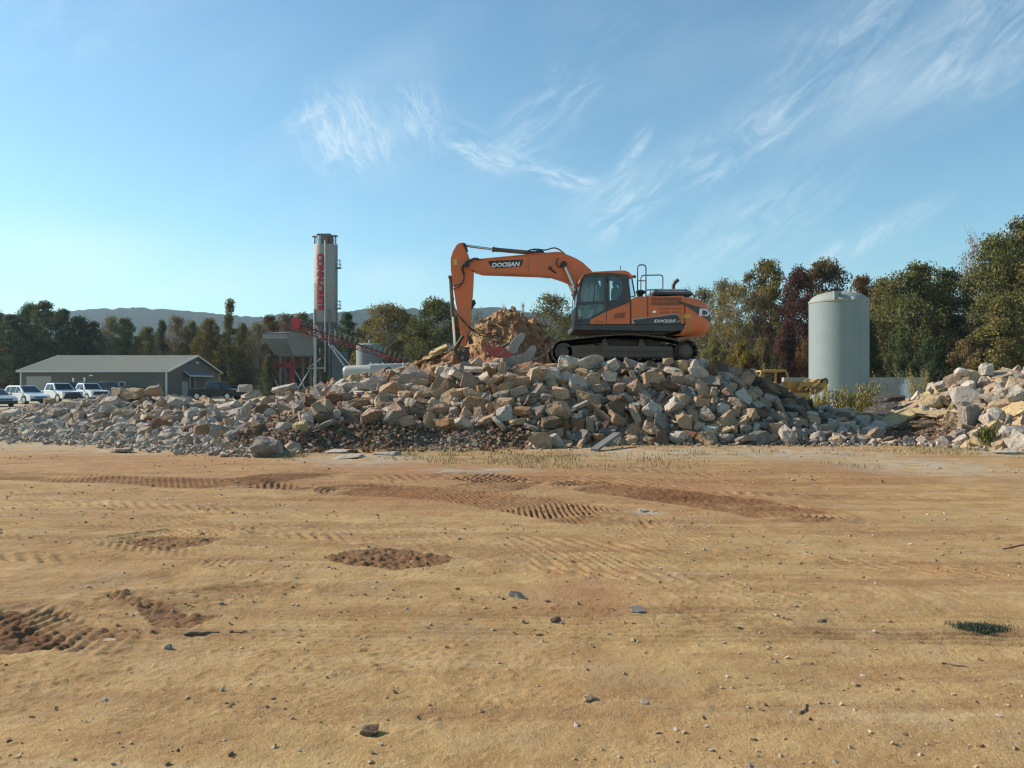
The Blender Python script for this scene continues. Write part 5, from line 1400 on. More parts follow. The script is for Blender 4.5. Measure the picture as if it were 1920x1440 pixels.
# ------------------------------------------------------------------ concrete plant
PY = 110.
Z3 = lambda pts: [(480+x/4.5, 420+y/4.5) for x, y in pts]
M['silo'] = mat('silo_paint', (.30, .29, .26), .6, 0, .08, .8, (.33, .30, .25), .4, .35, .15, 4)
M['bin'] = mat('bin_paint', (.16, .175, .17), .8, 0, .1, .8, (.2, .18, .14), .45, .6)
M['bin_light'] = mat('bin_light', (.22, .24, .235), .8, 0, .1, .8)
M['plant_red'] = mat('plant_red', (.235, .032, .034), .7, 0, .25, 1, (.12, .065, .05), .4, .8)
M['plant_steel'] = mat('plant_steel', (.15, .155, .155), .6, .2, .2, 1, (.17, .12, .08), .5, .8)
M['galv'] = mat('galvanised', (.50, .52, .53), .5, .4, .1, 2)
M['slate'] = mat('slate_blue', (.10, .135, .16), .6, 0, .12, .7)
M['letter_red'] = mat('letter_red', (.36, .022, .042), .6, 0, .15, 2)
GZ = -.25
sc0 = at(*Z3([(585, 0)])[0], PY); SR = 21.2/F*PY
silo = empty('cement_silo', (sc0.x, PY, GZ), 'tall grey cement silo with red vertical lettering', 'silo')
zz = lambda y: at(0, 420+y/4.5, PY).z
d = MB(); d.lathe([(0, zz(178)), (SR*.97, zz(180)), (SR, zz(190)), (SR, zz(500)), (SR+.015, zz(503)), (SR, zz(506)), (SR, zz(828)), (SR*.98, zz(832))], (sc0.x, PY, 0), 72); body = d.build('silo_wall', M['silo'], silo, smooth=40)
d = MB(); d.lathe([(SR*.97, zz(830)), (.35, zz(1010)), (.3, zz(1080)), (0, zz(1080))], (sc0.x, PY, 0), 48); d.build('cone', M['plant_steel'], silo, smooth=40)
def onsilo(ang, z, off=.02): return Vector((sc0.x+(SR+off)*math.sin(ang), PY-(SR+off)*math.cos(ang), z))
for a in (-48, 35, 135, 215):
    d = MB(); p = onsilo(R(a), zz(740), .0)
    q = Vector((math.sin(R(a)), -math.cos(R(a)), 0))
    rot = Matrix.Rotation(R(a), 3, 'Z')
    c = p+q*.08; d.box((c.x, c.y, (zz(760)+GZ)/2), (.30, .22, zz(760)-GZ), rot); d.box((c.x, c.y, zz(750)), (.22, .18, .9), rot)
    d.build('leg', M['bin_light'] if a < 0 else M['bin'], silo, bevel=.03)
d = MB()
zb = [zz(1000), zz(1130), zz(1260)]
for i, (a0, a1) in enumerate(((-48, 35), (35, 135), (135, 215), (215, -48+360))):
    for k in range(2): d.tube([onsilo(R(a0), zb[k]), onsilo(R(a1), zb[k+1])], .06, 6); d.tube([onsilo(R(a1), zb[k]), onsilo(R(a0), zb[k+1])], .06, 6); d.tube([onsilo(R(a0), zb[k]), onsilo(R(a1), zb[k])], .07, 6)
d.build('leg_bracing', M['plant_steel'], silo)
# lettering runs down the lit side, letters turned a quarter
v, f, w = text_geo('CONN-CRETE', 1.0, .075, 0, 1.0)
d = MB(); a0, a1 = math.asin(-.72)+R(13), math.asin(-.07)+R(13); zt0, zt1 = zz(264), zz(738)
bmx = bmesh.new(); vs = [bmx.verts.new((a, b, 0)) for a, b in v]
for q in f:
    try: bmx.faces.new([vs[i] for i in q])
    except ValueError: pass
for k in range(1, 8): bmesh.ops.bisect_plane(bmx, geom=bmx.verts[:]+bmx.edges[:]+bmx.faces[:], plane_co=(0, k/8, 0), plane_no=(0, 1, 0))
bmx.verts.index_update(); bmx.verts.ensure_lookup_table()
vv = [onsilo(a0+(a1-a0)*p.co.y, zt0+(zt1-zt0)*p.co.x/w, .025) for p in bmx.verts]; ff = [tuple(q.index for q in fc.verts) for fc in bmx.faces]; bmx.free()
d.add(vv, ff); d.build('lettering', M['letter_red'], body)
d = MB(); d.tube([onsilo(R(11.5), zz(155), .12), onsilo(R(11.5), zz(700), .12), onsilo(R(11.5), zz(1250), .12)], .10, 10); d.build('fill_pipe', M['galv'], silo, smooth=40)
d = MB(); d.tube([onsilo(R(31), zz(735), .12), onsilo(R(31), zz(1180), .12)], .12, 10); d.build('discharge_pipe', M['bin_light'], silo, smooth=40)
d = MB(); d.bb(sc0.x-.45, sc0.x+.95, PY-1.1, PY+.9, zz(182), zz(92)); cf = d.build('dust_filter', mat('filter_brown', (.16, .13, .11), .7, 0, .2), silo, bevel=.04)
d = MB(); d.bb(sc0.x+.62, sc0.x+.93, PY-1.16, PY-1.1, zz(176), zz(118)); d.build('filter_door', M['plant_red'], cf)
d = MB()
for k in range(20):
    p = onsilo(2*math.pi*k/20, zz(182), -.08); d.tube([p, p+Vector((0, 0, 1.1))], .03, 5)
for h_ in (.55, 1.1): d.tube([onsilo(2*math.pi*k/40, zz(182)+h_, -.08) for k in range(41)], .028, 5)
d.build('guard_rail', M['plant_steel'], silo)
for px, py in ((497, 106), (533, 88), (668, 100)):
    a = at(*Z3([(px, py)])[0], PY); d = MB(); d.lathe([(0, .16), (.22, .1), (.42, -.02), (.40, -.08), (0, -.04)], a, 16); d.tube([a, Vector((a.x, a.y, zz(182)))], .06, 8); d.build('vent_cap', M['plant_steel'], silo, smooth=40)
lad = MB(); xs_ = sc0.x+SR+.1
for y in (PY-.3, PY+.1): lad.tube([(xs_, y, zz(170)), (xs_, y, GZ)], .035, 5)
for k in range(60): z = zz(180)-k*.33; lad.tube([(xs_, PY-.3, z), (xs_, PY+.1, z)], .02, 4)
lad.build('ladder', M['plant_steel'], silo)
for y0, y1 in ((308, 376), (652, 718)):
    d = MB(); xa_, xb_ = xs_+.05, xs_+.42
    d.bb(xa_-.1, xb_+.05, PY-.6, PY+.4, zz(y1), zz(y1)+.12)
    for y in (PY-.55, PY+.35):
        d.tube([(xb_, y, zz(y1)), (xb_, y, zz(y0))], .035, 5)
    for z in (zz(y0), (zz(y0)+zz(y1))/2): d.tube([(xa_, PY-.55, z), (xb_, PY-.55, z), (xb_, PY+.35, z), (xa_, PY+.35, z)], .035, 5)
    d.build('ladder_platform', M['plant_steel'], silo)

# gravel bin on its red frame
bin_ = empty('gravel_bin', (at(535, 0, PY).x, PY-1, GZ), 'grey gravel bin with ribbed sloping end on a red steel frame', 'bin')
ZP = lambda p, y: at(*Z3([p])[0], y)
y0, y1 = PY-4.5, PY+1.5
xl, xr = ZP((68, 0), PY-4).x, ZP((482, 0), PY-1).x
zt_, zm, zlo = ZP((0, 935), PY-3).z, ZP((0, 975), PY-3).z, ZP((0, 1108), PY-3).z
xf = ZP((262, 0), PY-4.5).x
d = MB()
ring = lambda xa, xb, ya, yb, z: [(xa, ya, z), (xb, ya, z), (xb, yb, z), (xa, yb, z)]
d.loft([ring(xl, xr, y0+.0, y1, zt_), ring(xl, xr, y0, y1, zm), ring(xl+1.35, xr-.15, y0+1.0, y1-.6, zlo)]); d.build('hopper', M['bin'], bin_, bevel=.04)
d = MB(); d.loft([ring(xl-.05, xr-1.6, y0-.06, y1+.06, zt_-.02), ring(xl-.05, xr-1.6, y0-.06, y1+.06, zt_+.12), ring(xl+1.6, xr-3.4, y0+2.2, y1-2.2, zt_+.45)]); d.build('lid', mat('lid_grey', (.10, .11, .115), .95, spec=.1), bin_, bevel=.03)
d = MB()
d.bb(xl-.03, xf, y0-.06, y0-.003, zm, zt_); d.build('end_band', M['bin_light'], bin_)
d = MB()
for k in range(5):
    u_ = (k+.5)/5; z = zm+(zlo-zm)*u_; yy = y0+1.0*u_; d.bb(xl+1.35*u_-.02, xf+.5*u_, yy-.14, yy+.02, z-.06, z+.06)
d.build('rib', M['bin'], bin_)
d = MB(); d.pprism(Z3([(262, 900), (480, 935), (490, 1108), (312, 1102), (262, 978)]), PY-4.6, y0-.10, y0-.06); d.build('side_plate', M['bin'], bin_, bevel=.02)
fx = [ZP((x, 0), y0).x for x in (105, 305, 455)]
for x in fx:
    for y in (y0+.4, y1-.5):
        d = MB(); d.bb(x-.13, x+.13, y-.13, y+.13, GZ, zlo+.1); d.build('leg', M['plant_steel'], bin_)
zr0, zr1 = ZP((0, 1210), y0).z, ZP((0, 1148), y0).z
for y in (y0+.2,):
    d = MB(); d.bb(fx[0]-.45, fx[1]+.3, y-.1, y+.1, zr0-.05, zr0+.6); d.bb(fx[0]-.6, fx[0]+.5, y-.2, y-.1, zr0-.1, zr1+.1); d.bb(fx[1]-.3, fx[1]+.35, y-.2, y-.1, zr0-1.4, zr1+.15); d.build('red_frame', M['plant_red'], bin_, bevel=.02)
d = MB(); yr = y0-.15
for z in (zr1, (zr0+zr1)/2, zr0): d.tube([(fx[0]-.7, yr, z), (fx[2]+.9, yr, z)], .045, 6)
for k in range(11): x = fx[0]-.7+k*(fx[2]-fx[0]+1.6)/10; d.tube([(x, yr, zr0), (x, yr, zr1)], .035, 5)
for x in (fx[1]-.2, fx[1]+.35): d.tube([(x, yr, GZ), (x, yr, zr1)], .04, 5)
for k in range(9): z = GZ+.4+k*.33; d.tube([(fx[1]-.2, yr, z), (fx[1]+.35, yr, z)], .025, 4)
d.build('guard_rail', M['plant_red'], bin_)
d = MB(); d.tube([(fx[1], y0+.4, GZ), (fx[2], y0+.4, zr0)], .07, 6); d.tube([(fx[2], y0+.4, GZ), (fx[1], y0+.4, zr0)], .07, 6); d.tube([(fx[0], y0+.4, zr0-.1), (fx[0]+1.6, y0+.4, GZ+.6)], .06, 6); d.build('cross_brace', M['galv'], bin_)
d = MB(); a, c = ZP((450, 1205), y0), ZP((545, 1135), y0); d.tube([a, c], .10, 6); d.tube([ZP((430, 1215), y0), ZP((590, 1215), y0)], .09, 6); d.build('feed_chute', M['galv'], bin_)

# conveyor with lattice frame
conv = empty('belt_conveyor', (at(660, 0, PY-6).x, PY-6, GZ), 'red lattice belt conveyor rising to a red drive head', 'conveyor')
CY = PY-6.
pa, pb = ZP((375, 858), CY), ZP((1335, 1180), CY)
ax = (pb-pa).normalized(); up = Vector((-ax.z, 0, ax.x)); up = up if up.z > 0 else -up
Ltot = (pb-pa).length; dep = .78
d = MB(); n = 22
for yy in (-.45, .45):
    o_ = Vector((0, yy, 0))
    d.tube([pa+o_, pb+o_], .05, 5); d.tube([pa+o_-up*dep, pb+o_-up*dep*.55], .05, 5)
    for k in range(n):
        q0, q1 = pa+ax*Ltot*k/n+o_, pa+ax*Ltot*(k+1)/n+o_; dk = dep*(1-.45*k/n)
        d.tube([q0, q0-up*dk], .03, 4); d.tube([q0-up*dk, q1] if k % 2 else [q0, q1-up*dk], .03, 4)
d.build('lattice_frame', M['plant_red'], conv)
d = MB()
d.loft([[p+Vector((0, y, 0))+up*h for y, h in ((-.36, .16), (0, .06), (.36, .16), (.36, .13), (0, .03), (-.36, .13))] for p in (pa, pb)]); d.build('belt', M['rubber'], conv)
d = MB()
for s_ in (0, 1):
    o_ = Vector((0, -.55, 0)); d.tube([pa+o_+up*(.35+s_*.4), pb+o_+up*(.35+s_*.4)], .03, 5)
for k in range(24): q0 = pa+ax*Ltot*k/23+Vector((0, -.55, 0)); d.tube([q0-up*.1, q0+up*.75], .028, 4)
d.build('walkway_rail', M['plant_steel'], conv)
d = MB()
for k in range(12):
    q0 = pa+ax*Ltot*(k+.5)/12; d.cyl(q0+Vector((0, -.4, -.3)), q0+Vector((0, .4, -.3)), .07, n=8)
d.build('return_roller', M['frame'], conv)
a = ZP((340, 840), CY)
d = MB(); d.pprism(Z3([(312, 800), (330, 788), (368, 792), (380, 850), (375, 885), (318, 888), (308, 840)]), CY, CY-.6, CY+.6); d.build('drive_head', mat('drive_red', (.42, .03, .04), .6, 0, .1), conv, bevel=.06)
d = MB(); d.pprism(Z3([(298, 772), (314, 772), (314, 800), (298, 800)]), CY, CY-.2, CY+.2); d.build('drive_motor', M['black'], conv, bevel=.02)
d = MB()
for p, q in (((284, 822), (284, 892)), ((284, 892), (372, 890)), ((284, 822), (312, 822)), ((284, 856), (312, 856)), ((300, 856), (300, 892))): d.tube([ZP(p, CY-.65), ZP(q, CY-.65)], .045, 5)
d.build('head_platform', M['plant_red'], conv)
for yy in (-.4, .4):
    for p, q in (((612, 1010), (790, 1260)), ((640, 1020), (812, 1212))):
        a, c = ZP(p, CY+yy), ZP(q, CY+yy); c = a+(c-a)*((a.z-GZ)/(a.z-c.z)); d = MB(); d.tube([a, c], .085, 8); d.build('strut', M['galv'], conv, smooth=40)
d = MB()
for x in (492, 505): d.tube([ZP((x, 930), CY+.5), Vector((ZP((x, 930), CY+.5).x, CY+.5, GZ))], .08, 6)
d.build('tower_leg', M['galv'], conv)

# slate blue housing, upright tank, lying tank
d = MB(); a, c = ZP((640, 1080), PY-2), ZP((738, 1300), PY-2); d.bb(a.x, c.x+.1, PY-2, PY+.4, GZ, a.z); hs = empty('plant_housing', ((a.x+c.x)/2, PY-1, GZ), 'slate blue steel housing below the conveyor', 'housing')
d.build('casing', M['slate'], hs, bevel=.04); d = MB()
for k in range(5): z = a.z-.5-k*.75; d.bb(a.x-.02, c.x+.12, PY-2.03, PY-1.99, z-.04, z+.04)
d.build('casing_rib', M['plant_steel'], hs)
V_Y = 122.; vc = at(692.5, 0, V_Y); vr = 24.4/F*V_Y
vt = empty('water_tank', (vc.x, V_Y, GZ), 'upright grey green water tank behind the conveyor', 'tank')
d = MB(); zt2 = at(0, 648, V_Y).z; d.lathe([(vr, GZ), (vr, zt2), (vr+.04, zt2+.02), (vr*.8, zt2+.32), (0, zt2+.42)], (vc.x, V_Y, 0), 48); d.build('tank_wall', M['tank'], vt, smooth=40)
d = MB(); d.cyl((vc.x+.2, V_Y-1, zt2+.2), (vc.x+.2, V_Y-1, zt2+.75), .16); d.build('vent_pipe', M['galv'], vt, smooth=40)
HY = 84.
M['lying'] = mat('lying_tank', (.42, .41, .37), .55, 0, .08, 1, (.36, .33, .27), .35, .6)
a, b_, e = at(648, 698, HY), at(684, 697, HY), at(772, 694.5, HY+3); rr = 12.3/F*HY; r2 = 14.6/F*HY
ht = empty('lying_tank', (b_.x, HY, GZ), 'long pale cylindrical tank lying on its side with raised hoops', 'tank')
d = MB(); d.tube([a+Vector((-.08, 0, 0)), a, a+Vector((.12, 0, 0)), b_.lerp(a, .1), b_, b_.lerp(e, .03), e], rr*.9, 36) if False else None
prof = [(a-Vector((.2, 0, 0)), rr*.75), (a, rr*.95), (a+Vector((.15, 0, 0)), rr), (b_, rr), (b_+Vector((.7, 0, 0)), r2), (e, r2*.98), (e+Vector((.3, 0, 0)), r2*.8)]
d.loft([[p+Vector((0, q*math.cos(k), q*math.sin(k))) for k in np.linspace(0, 2*math.pi, 37)[:-1]] for p, q in prof]); d.build('tank_shell', M['lying'], ht, smooth=35)
d = MB()
for px, q in ((664, rr), (681, rr), (694, r2), (701, r2), (705, r2), (737, r2), (760, r2)):
    x = at(px, 0, HY+.5).x; u_ = (x-a.x)/(e.x-a.x); p = a.lerp(e, u_); d.loft([[Vector((x+o_, p.y+(q+.05)*math.cos(k), p.z+(q+.05)*math.sin(k))) for k in np.linspace(0, 2*math.pi, 37)[:-1]] for o_ in (-.05, .05)])
d.build('hoop', M['galv'], ht, smooth=35)
d = MB()
for px in (655, 690, 725, 760): x = at(px, 0, HY+.5).x; u_ = (x-a.x)/(e.x-a.x); p = a.lerp(e, u_); d.bb(x-.18, x+.18, p.y-.7, p.y+.7, GZ, p.z-.5)
d.build('cradle', M['plant_steel'], ht)
d = MB()
for px in (695, 718, 756): p = at(px, 682, HY+1); d.cyl(p-Vector((0, 0, .3)), p+Vector((0, 0, .12)), .1)
d.build('manhole', M['galv'], ht)

# ------------------------------------------------------------------ shed
M['siding'] = mat('shed_siding', (.14, .132, .108), .7, 0, .05, .8)
M['trim'] = mat('shed_trim', (.62, .62, .58), .6, 0, .05)
m, t, b = new_mat('ribbed_roof')
co = t.new('ShaderNodeTexCoord').outputs['Object']
c = t.mix(t.noise(co, .8, 5), (.30, .285, .225), (.37, .35, .275)); t.l.new(c, b.inputs['Base Color']); b.inputs['Roughness'].default_value = .75; b.inputs['Specular IOR Level'].default_value = .2
M['roof'] = m
SY0, SY1 = 102., 120.4; sx0, sx1 = -62.6, at(312, 0, SY0).x
ze = at(0, 695, SY0).z; zr = at(0, 667, (SY0+SY1)/2).z; ym = (SY0+SY1)/2
shed = empty('metal_shed', ((sx0+sx1)/2, ym, GZ), 'low grey metal shed with ribbed roof and gable entrance', 'shed')
d = MB(); d.bb(sx0, sx1, SY0, SY0+.15, GZ, ze); d.bb(sx0, sx1, SY1-.15, SY1, GZ, ze)
for x in (sx0, sx1-.15): d.add([(x+o_, y, z) for o_ in (0, .15) for y, z in ((SY0+.16, GZ), (SY1-.16, GZ), (SY1-.16, ze), (ym, zr-.1), (SY0+.16, ze))], [(0,1,2,3,4), (9,8,7,6,5)]+[(i, (i+1) % 5, (i+1) % 5+5, i+5) for i in range(5)])
d.build('wall', M['siding'], shed)
d = MB()
for k in range(60):
    x = sx0+.15+k*(sx1-sx0-.3)/59; d.bb(x-.02, x+.02, SY0-.03, SY0-.002, GZ, ze-.02)
d.build('siding_rib', M['siding'], shed)
ov = .35
for s_ in (0, 1):
    ya, yb = (SY0-ov, ym) if s_ == 0 else (SY1+ov, ym); zs = ze-ov*(zr-ze)/(ym-SY0)
    d = MB(); n = 62; xs_ = np.linspace(sx0-.4, sx1+.4, n+1); ptsx = []
    for k in range(n): ptsx += [(xs_[k], 0), (xs_[k]+.20, 0), (xs_[k]+.235, .045), (xs_[k]+.275, .045)]
    ptsx.append((xs_[-1], 0))
    top = [[(x, ya, zs+h+.05) for x, h in ptsx], [(x, yb, zr+h+.05) for x, h in ptsx]]
    m_ = len(ptsx); d.add(top[0]+top[1], [(i, i+1, m_+i+1, m_+i) for i in range(m_-1)])
    d.build('roof', M['roof'], shed)
    d = MB(); d.add([(sx0-.4, ya, zs), (sx1+.4, ya, zs), (sx1+.4, yb, zr), (sx0-.4, yb, zr), (sx0-.4, ya, zs+.045), (sx1+.4, ya, zs+.045), (sx1+.4, yb, zr+.045), (sx0-.4, yb, zr+.045)], [(0,1,2,3), (4,5,6,7), (0,1,5,4), (1,2,6,5), (2,3,7,6), (3,0,4,7)]); d.build('roof_deck', M['siding'], shed)
    d = MB(); d.bb(sx0-.42, sx1+.42, ya-.06*(1-2*s_)-.03, ya-.06*(1-2*s_)+.03, zs-.12, zs+.06); d.build('gutter', M['trim'], shed)
    for x in (sx0-.44, sx1+.44):
        d = MB(); d.add([(x+o_, y, z) for o_ in (-.03, .03) for y, z in ((ya, zs-.14), (yb, zr-.14), (yb, zr+.1), (ya, zs+.1))], [(0,1,2,3), (7,6,5,4), (0,1,5,4), (1,2,6,5), (2,3,7,6), (3,0,4,7)])
        d.build('verge_trim', M['trim'], shed)
d = MB()
for x, y in ((sx0, SY0), (sx1, SY0), (sx1, SY1)): d.bb(x-.09, x+.09, y-.09, y+.09, GZ, ze-.1)
d.build('corner_trim', M['trim'], shed)
S4 = lambda x, y, Y=SY0: at(x/4.267, 640+y/4.267, Y)
a, c = S4(215, 280), S4(413, 350); d = MB(); d.bb(a.x, c.x, SY0-.08, SY0-.035, GZ, a.z); d.build('roller_door', mat('door_tan', (.34, .33, .29), .7), shed)
for x in (655, 820, 978):
    a = S4(x, 330); d = MB(); d.bb(a.x-.42, a.x+.42, SY0-.08, SY0-.035, a.z-.55, a.z+.12); wf = d.build('window', M['trim'], shed); d = MB(); d.bb(a.x-.32, a.x+.32, SY0-.09, SY0-.078, a.z-.45, a.z+.03); d.build('pane', M['black'], wf)
a = S4(738, 273); d = MB(); d.box((a.x, SY0-.2, a.z), (.4, .35, .18)); d.build('wall_light', M['white'], shed, bevel=.03)
a = S4(1268, 355); d = MB(); d.bb(a.x-.15, a.x+.15, SY0-.12, SY0-.035, a.z-.3, a.z+.25); d.build('meter_box', M['galv'], shed)
# gable end: porch roof, door, vent, lamp
gxw = sx1+.001
def G(px, py):      # point on the gable plane seen at that pixel
    Y = sx1*F/(px-960); return at(px, py, Y)
gp = lambda x, y: G(x/4.267, 640+y/4.267)
d = MB(); a, c = gp(1520, 290), gp(1553, 395); d.bb(sx1, sx1+.06, a.y, c.y, GZ, a.z); dr = d.build('door', M['black'], shed)
d = MB(); d.bb(sx1, sx1+.09, a.y-.12, a.y, GZ, a.z+.12); d.bb(sx1, sx1+.09, c.y, c.y+.12, GZ, a.z+.12); d.build('door_frame', M['trim'], dr)
d = MB(); a, c = gp(1455, 320), gp(1500, 390); d.bb(sx1, sx1+.05, a.y, c.y, GZ, a.z); d.build('side_door', mat('door_grey', (.36, .36, .33), .7), shed)
a, c = gp(1465, 272), gp(1655, 288); ztop = gp(1520, 232).z
d = MB(); d.add([(sx1, a.y, ztop), (sx1, c.y, ztop), (sx1+.95, c.y, a.z), (sx1+.95, a.y, a.z)]+[(sx1, a.y, ztop-.08), (sx1, c.y, ztop-.08), (sx1+.95, c.y, a.z-.08), (sx1+.95, a.y, a.z-.08)], [(0,1,2,3), (7,6,5,4), (0,1,5,4), (1,2,6,5), (2,3,7,6), (3,0,4,7)])
pr_ = d.build('porch_roof', M['slate'], shed); d = MB(); d.bb(sx1+.95, sx1+.956, a.y-.05, c.y+.05, a.z-.15, a.z+.03); d.tube([(sx1, a.y, ztop-.05), (sx1+.95, a.y, a.z-.05)], .06, 4); d.build('fascia', M['trim'], pr_)
for p in ((1563, 170), (1490, 172)):
    a = gp(*p); d = MB(); d.box(a+Vector((.25, 0, 0)), (.4, .25, .25), Matrix.Rotation(R(30), 3, 'Y')); d.build('flood_lamp', M['white'] if p[0] > 1500 else M['black'], shed, bevel=.03)

# ------------------------------------------------------------------ vehicles
M['carglass'] = mat('car_glass', (.025, .032, .038), .08, 0, .05)
M['tyre'] = mat('tyre', (.018, .018, .018), .8)
M['rim'] = mat('alloy', (.42, .43, .44), .35, .8, .05)
M['lamp'] = mat('head_lamp', (.6, .62, .63), .15, 0, .05)
def paint(name, col): return mat(name, col, .25, 0, .03, coat=.6)
CARP = dict(white=paint('white_paint', (.78, .79, .79)), silver=paint('silver_paint', (.42, .44, .45)), black=mat('black_paint', (.008, .009, .011), .35, 0, .03, coat=.15, spec=.3), navy=paint('navy_paint', (.02, .03, .06)), dark=paint('charcoal_paint', (.035, .04, .042)))
SPEC = dict(
    wagon=dict(L=4.7, W=1.86, ax=(.92, 3.62), r=.36, low=.30, belt=1.02, roof=1.70, hood=1.00, nose=.78, tail=1.0, cab=((.12, 1.02), (.42, 1.62), (.75, 1.70), (2.55, 1.70), (3.55, 1.04)), win=[((.42, 1.08), (.62, 1.55), (1.15, 1.60), (1.15, 1.07)), ((1.25, 1.07), (1.25, 1.61), (2.08, 1.61), (2.12, 1.06)), ((2.22, 1.06), (2.18, 1.61), (2.58, 1.58), (3.22, 1.06))]),
    pickup=dict(L=5.8, W=2.0, ax=(1.15, 4.75), r=.41, low=.45, belt=1.22, roof=1.93, hood=1.22, nose=1.08, tail=1.18, bed=2.05, cab=((2.05, 1.22), (2.22, 1.86), (2.4, 1.93), (3.55, 1.93), (4.3, 1.22)), win=[((2.32, 1.28), (2.42, 1.80), (3.0, 1.83), (3.0, 1.27)), ((3.1, 1.27), (3.1, 1.83), (3.52, 1.81), (4.02, 1.27))]),
    offroad=dict(L=4.4, W=1.87, ax=(.8, 3.6), r=.41, low=.45, belt=1.18, roof=1.85, hood=1.18, nose=1.05, tail=1.15, cab=((.06, 1.18), (.12, 1.80), (.22, 1.85), (2.55, 1.85), (2.95, 1.18)), win=[((.22, 1.24), (.26, 1.72), (1.0, 1.74), (1.0, 1.23)), ((1.1, 1.23), (1.1, 1.74), (1.85, 1.74), (1.85, 1.23)), ((1.95, 1.23), (1.95, 1.74), (2.5, 1.72), (2.76, 1.23))]),
    saloon=dict(L=4.6, W=1.8, ax=(.9, 3.6), r=.33, low=.24, belt=.92, roof=1.44, hood=.93, nose=.70, tail=.98, cab=((.55, .95), (1.25, 1.40), (1.6, 1.44), (2.45, 1.43), (3.4, .95)), win=[((1.0, .98), (1.35, 1.34), (1.95, 1.36), (1.95, .97)), ((2.05, .97), (2.05, 1.36), (2.45, 1.34), (3.05, .97))]))
def vehicle(kind, pnt, name, label, cat, loc, yaw, front=None, two_tone=None):
    s_ = SPEC[kind]; L, W_, r_ = s_['L'], s_['W'], s_['r']; hw = W_/2; P_ = CARP[pnt]
    root = empty(name, (0, 0, 0), label, cat, 'vehicles parked before the shed')
    low, hood, nose = s_['low'], s_['hood'], s_['nose']
    prof = [(.06, low+.12), (.02, s_['tail']-.25), (.05, s_['tail'])]
    if 'bed' in s_: prof += [(s_['bed'], s_['tail']+.02)]
    prof += [(s_['cab'][0][0]+.05, s_['belt']), (s_['cab'][-1][0], s_['belt']), (s_['cab'][-1][0]+.05, hood), (L-.55, hood-.07), (L-.12, nose+.02), (L-.02, nose-.15), (L, low+.18), (L-.08, low)]
    for xa_ in (s_['ax'][1], s_['ax'][0]):
        R_ = r_+.09; prof += [(xa_+R_*math.cos(a), max(low, r_+R_*math.sin(a))) for a in np.linspace(math.asin(max(-1, min(1, (low-r_)/R_))), math.pi-math.asin(max(-1, min(1, (low-r_)/R_))), 12)]
    prof += [(.15, low)]
    d = MB(); d.prism(prof, -hw, hw); body = d.build('body', P_, root, bevel=.05)
    zb, zt_ = s_['belt'], s_['roof']; tp_ = lambda z: hw-.03-.20*max(0, (z-zb)/(zt_-zb))
    d = MB(); q = [(x, z-.02 if z <= zb+.1 else z) for x, z in s_['cab']]; n = len(q)
    d.add([(x, -tp_(z), z) for x, z in q]+[(x, tp_(z), z) for x, z in q], [tuple(range(n)), tuple(range(2*n-1, n-1, -1))]+[(i, i+n, (i+1) % n+n, (i+1) % n) for i in range(n)]); d.build('cabin', P_, root, bevel=.04)
    for w_ in s_['win']:
        for sg in (-1, 1):
            d = MB(); k = len(w_); d.add([(x, sg*(tp_(z)+.004), z) for x, z in w_]+[(x, sg*(tp_(z)+.014), z) for x, z in w_], [tuple(range(k)), tuple(range(2*k-1, k-1, -1))]+[(i, i+k, (i+1) % k+k, (i+1) % k) for i in range(k)]); d.build('side_window', M['carglass'], root)
    for nm, (x0, z0), (x1, z1), sx in (('windscreen', s_['cab'][-1], s_['cab'][-2], 1), ('rear_window', s_['cab'][0], s_['cab'][1], -1)):
        a_, b2 = Vector((x0, 0, z0)), Vector((x1, 0, z1)); nrm = Vector((abs(z1-z0)*sx, 0, abs(x1-x0))).normalized()*.012
        p0, p1 = a_.lerp(b2, .1)+nrm, a_.lerp(b2, .9)+nrm; i0, i1 = tp_(p0.z)-.12, tp_(p1.z)-.10
        d = MB(); qs = [(p0.x, -i0, p0.z), (p0.x, i0, p0.z), (p1.x, i1, p1.z), (p1.x, -i1, p1.z)]; qb = [(x-nrm.x*.6, y, z-nrm.z*.6) for x, y, z in qs]
        d.add(qs+qb, [(0,1,2,3), (7,6,5,4), (0,1,5,4), (1,2,6,5), (2,3,7,6), (3,0,4,7)]); d.build(nm, M['carglass'], root)
    for xa_ in s_['ax']:
        for sg in (-1, 1):
            d = MB(); yo = sg*(hw-.02); yi = sg*(hw-.25); d.cyl((xa_, yi, r_), (xa_, yo, r_), r_, n=28); wh = d.build('wheel', M['tyre'], root, smooth=40, bevel=.03)
            d = MB(); d.cyl((xa_, yo-sg*.02, r_), (xa_, yo+sg*.012, r_), r_*.66, n=24)
            d.build('rim', M['rim'], wh, smooth=40, bevel=.02)
    fm = front or M['black']
    d = MB(); d.bb(L-.14, L+.02, -hw*(.55 if kind != 'pickup' else .8), hw*(.55 if kind != 'pickup' else .8), low+(.28 if kind != 'pickup' else .22), nose-(.08 if kind != 'pickup' else .03)); d.build('grille', M['black'], root, bevel=.03)
    d = MB(); d.bb(L-.2, L+.06, -hw+.06, hw-.06, low-.02, low+.24); d.build('bumper', fm, root, bevel=.04)
    for sg in (-1, 1):
        d = MB(); d.box((L-.12, sg*(hw-.24), nose-.14), (.28, .36, .18)); d.build('headlight', M['lamp'], root, bevel=.04)
        d = MB(); d.box((.06, sg*(hw-.12), s_['tail']-.24), (.12, .2, .3)); d.build('tail_light', M['red_light'], root, bevel=.03)
        d = MB(); d.box((s_['cab'][-1][0]-.35, sg*(hw+.1), zb+.1), (.14, .2, .17)); d.build('door_mirror', M['black'] if kind == 'pickup' else P_, root, bevel=.04)
    d = MB()
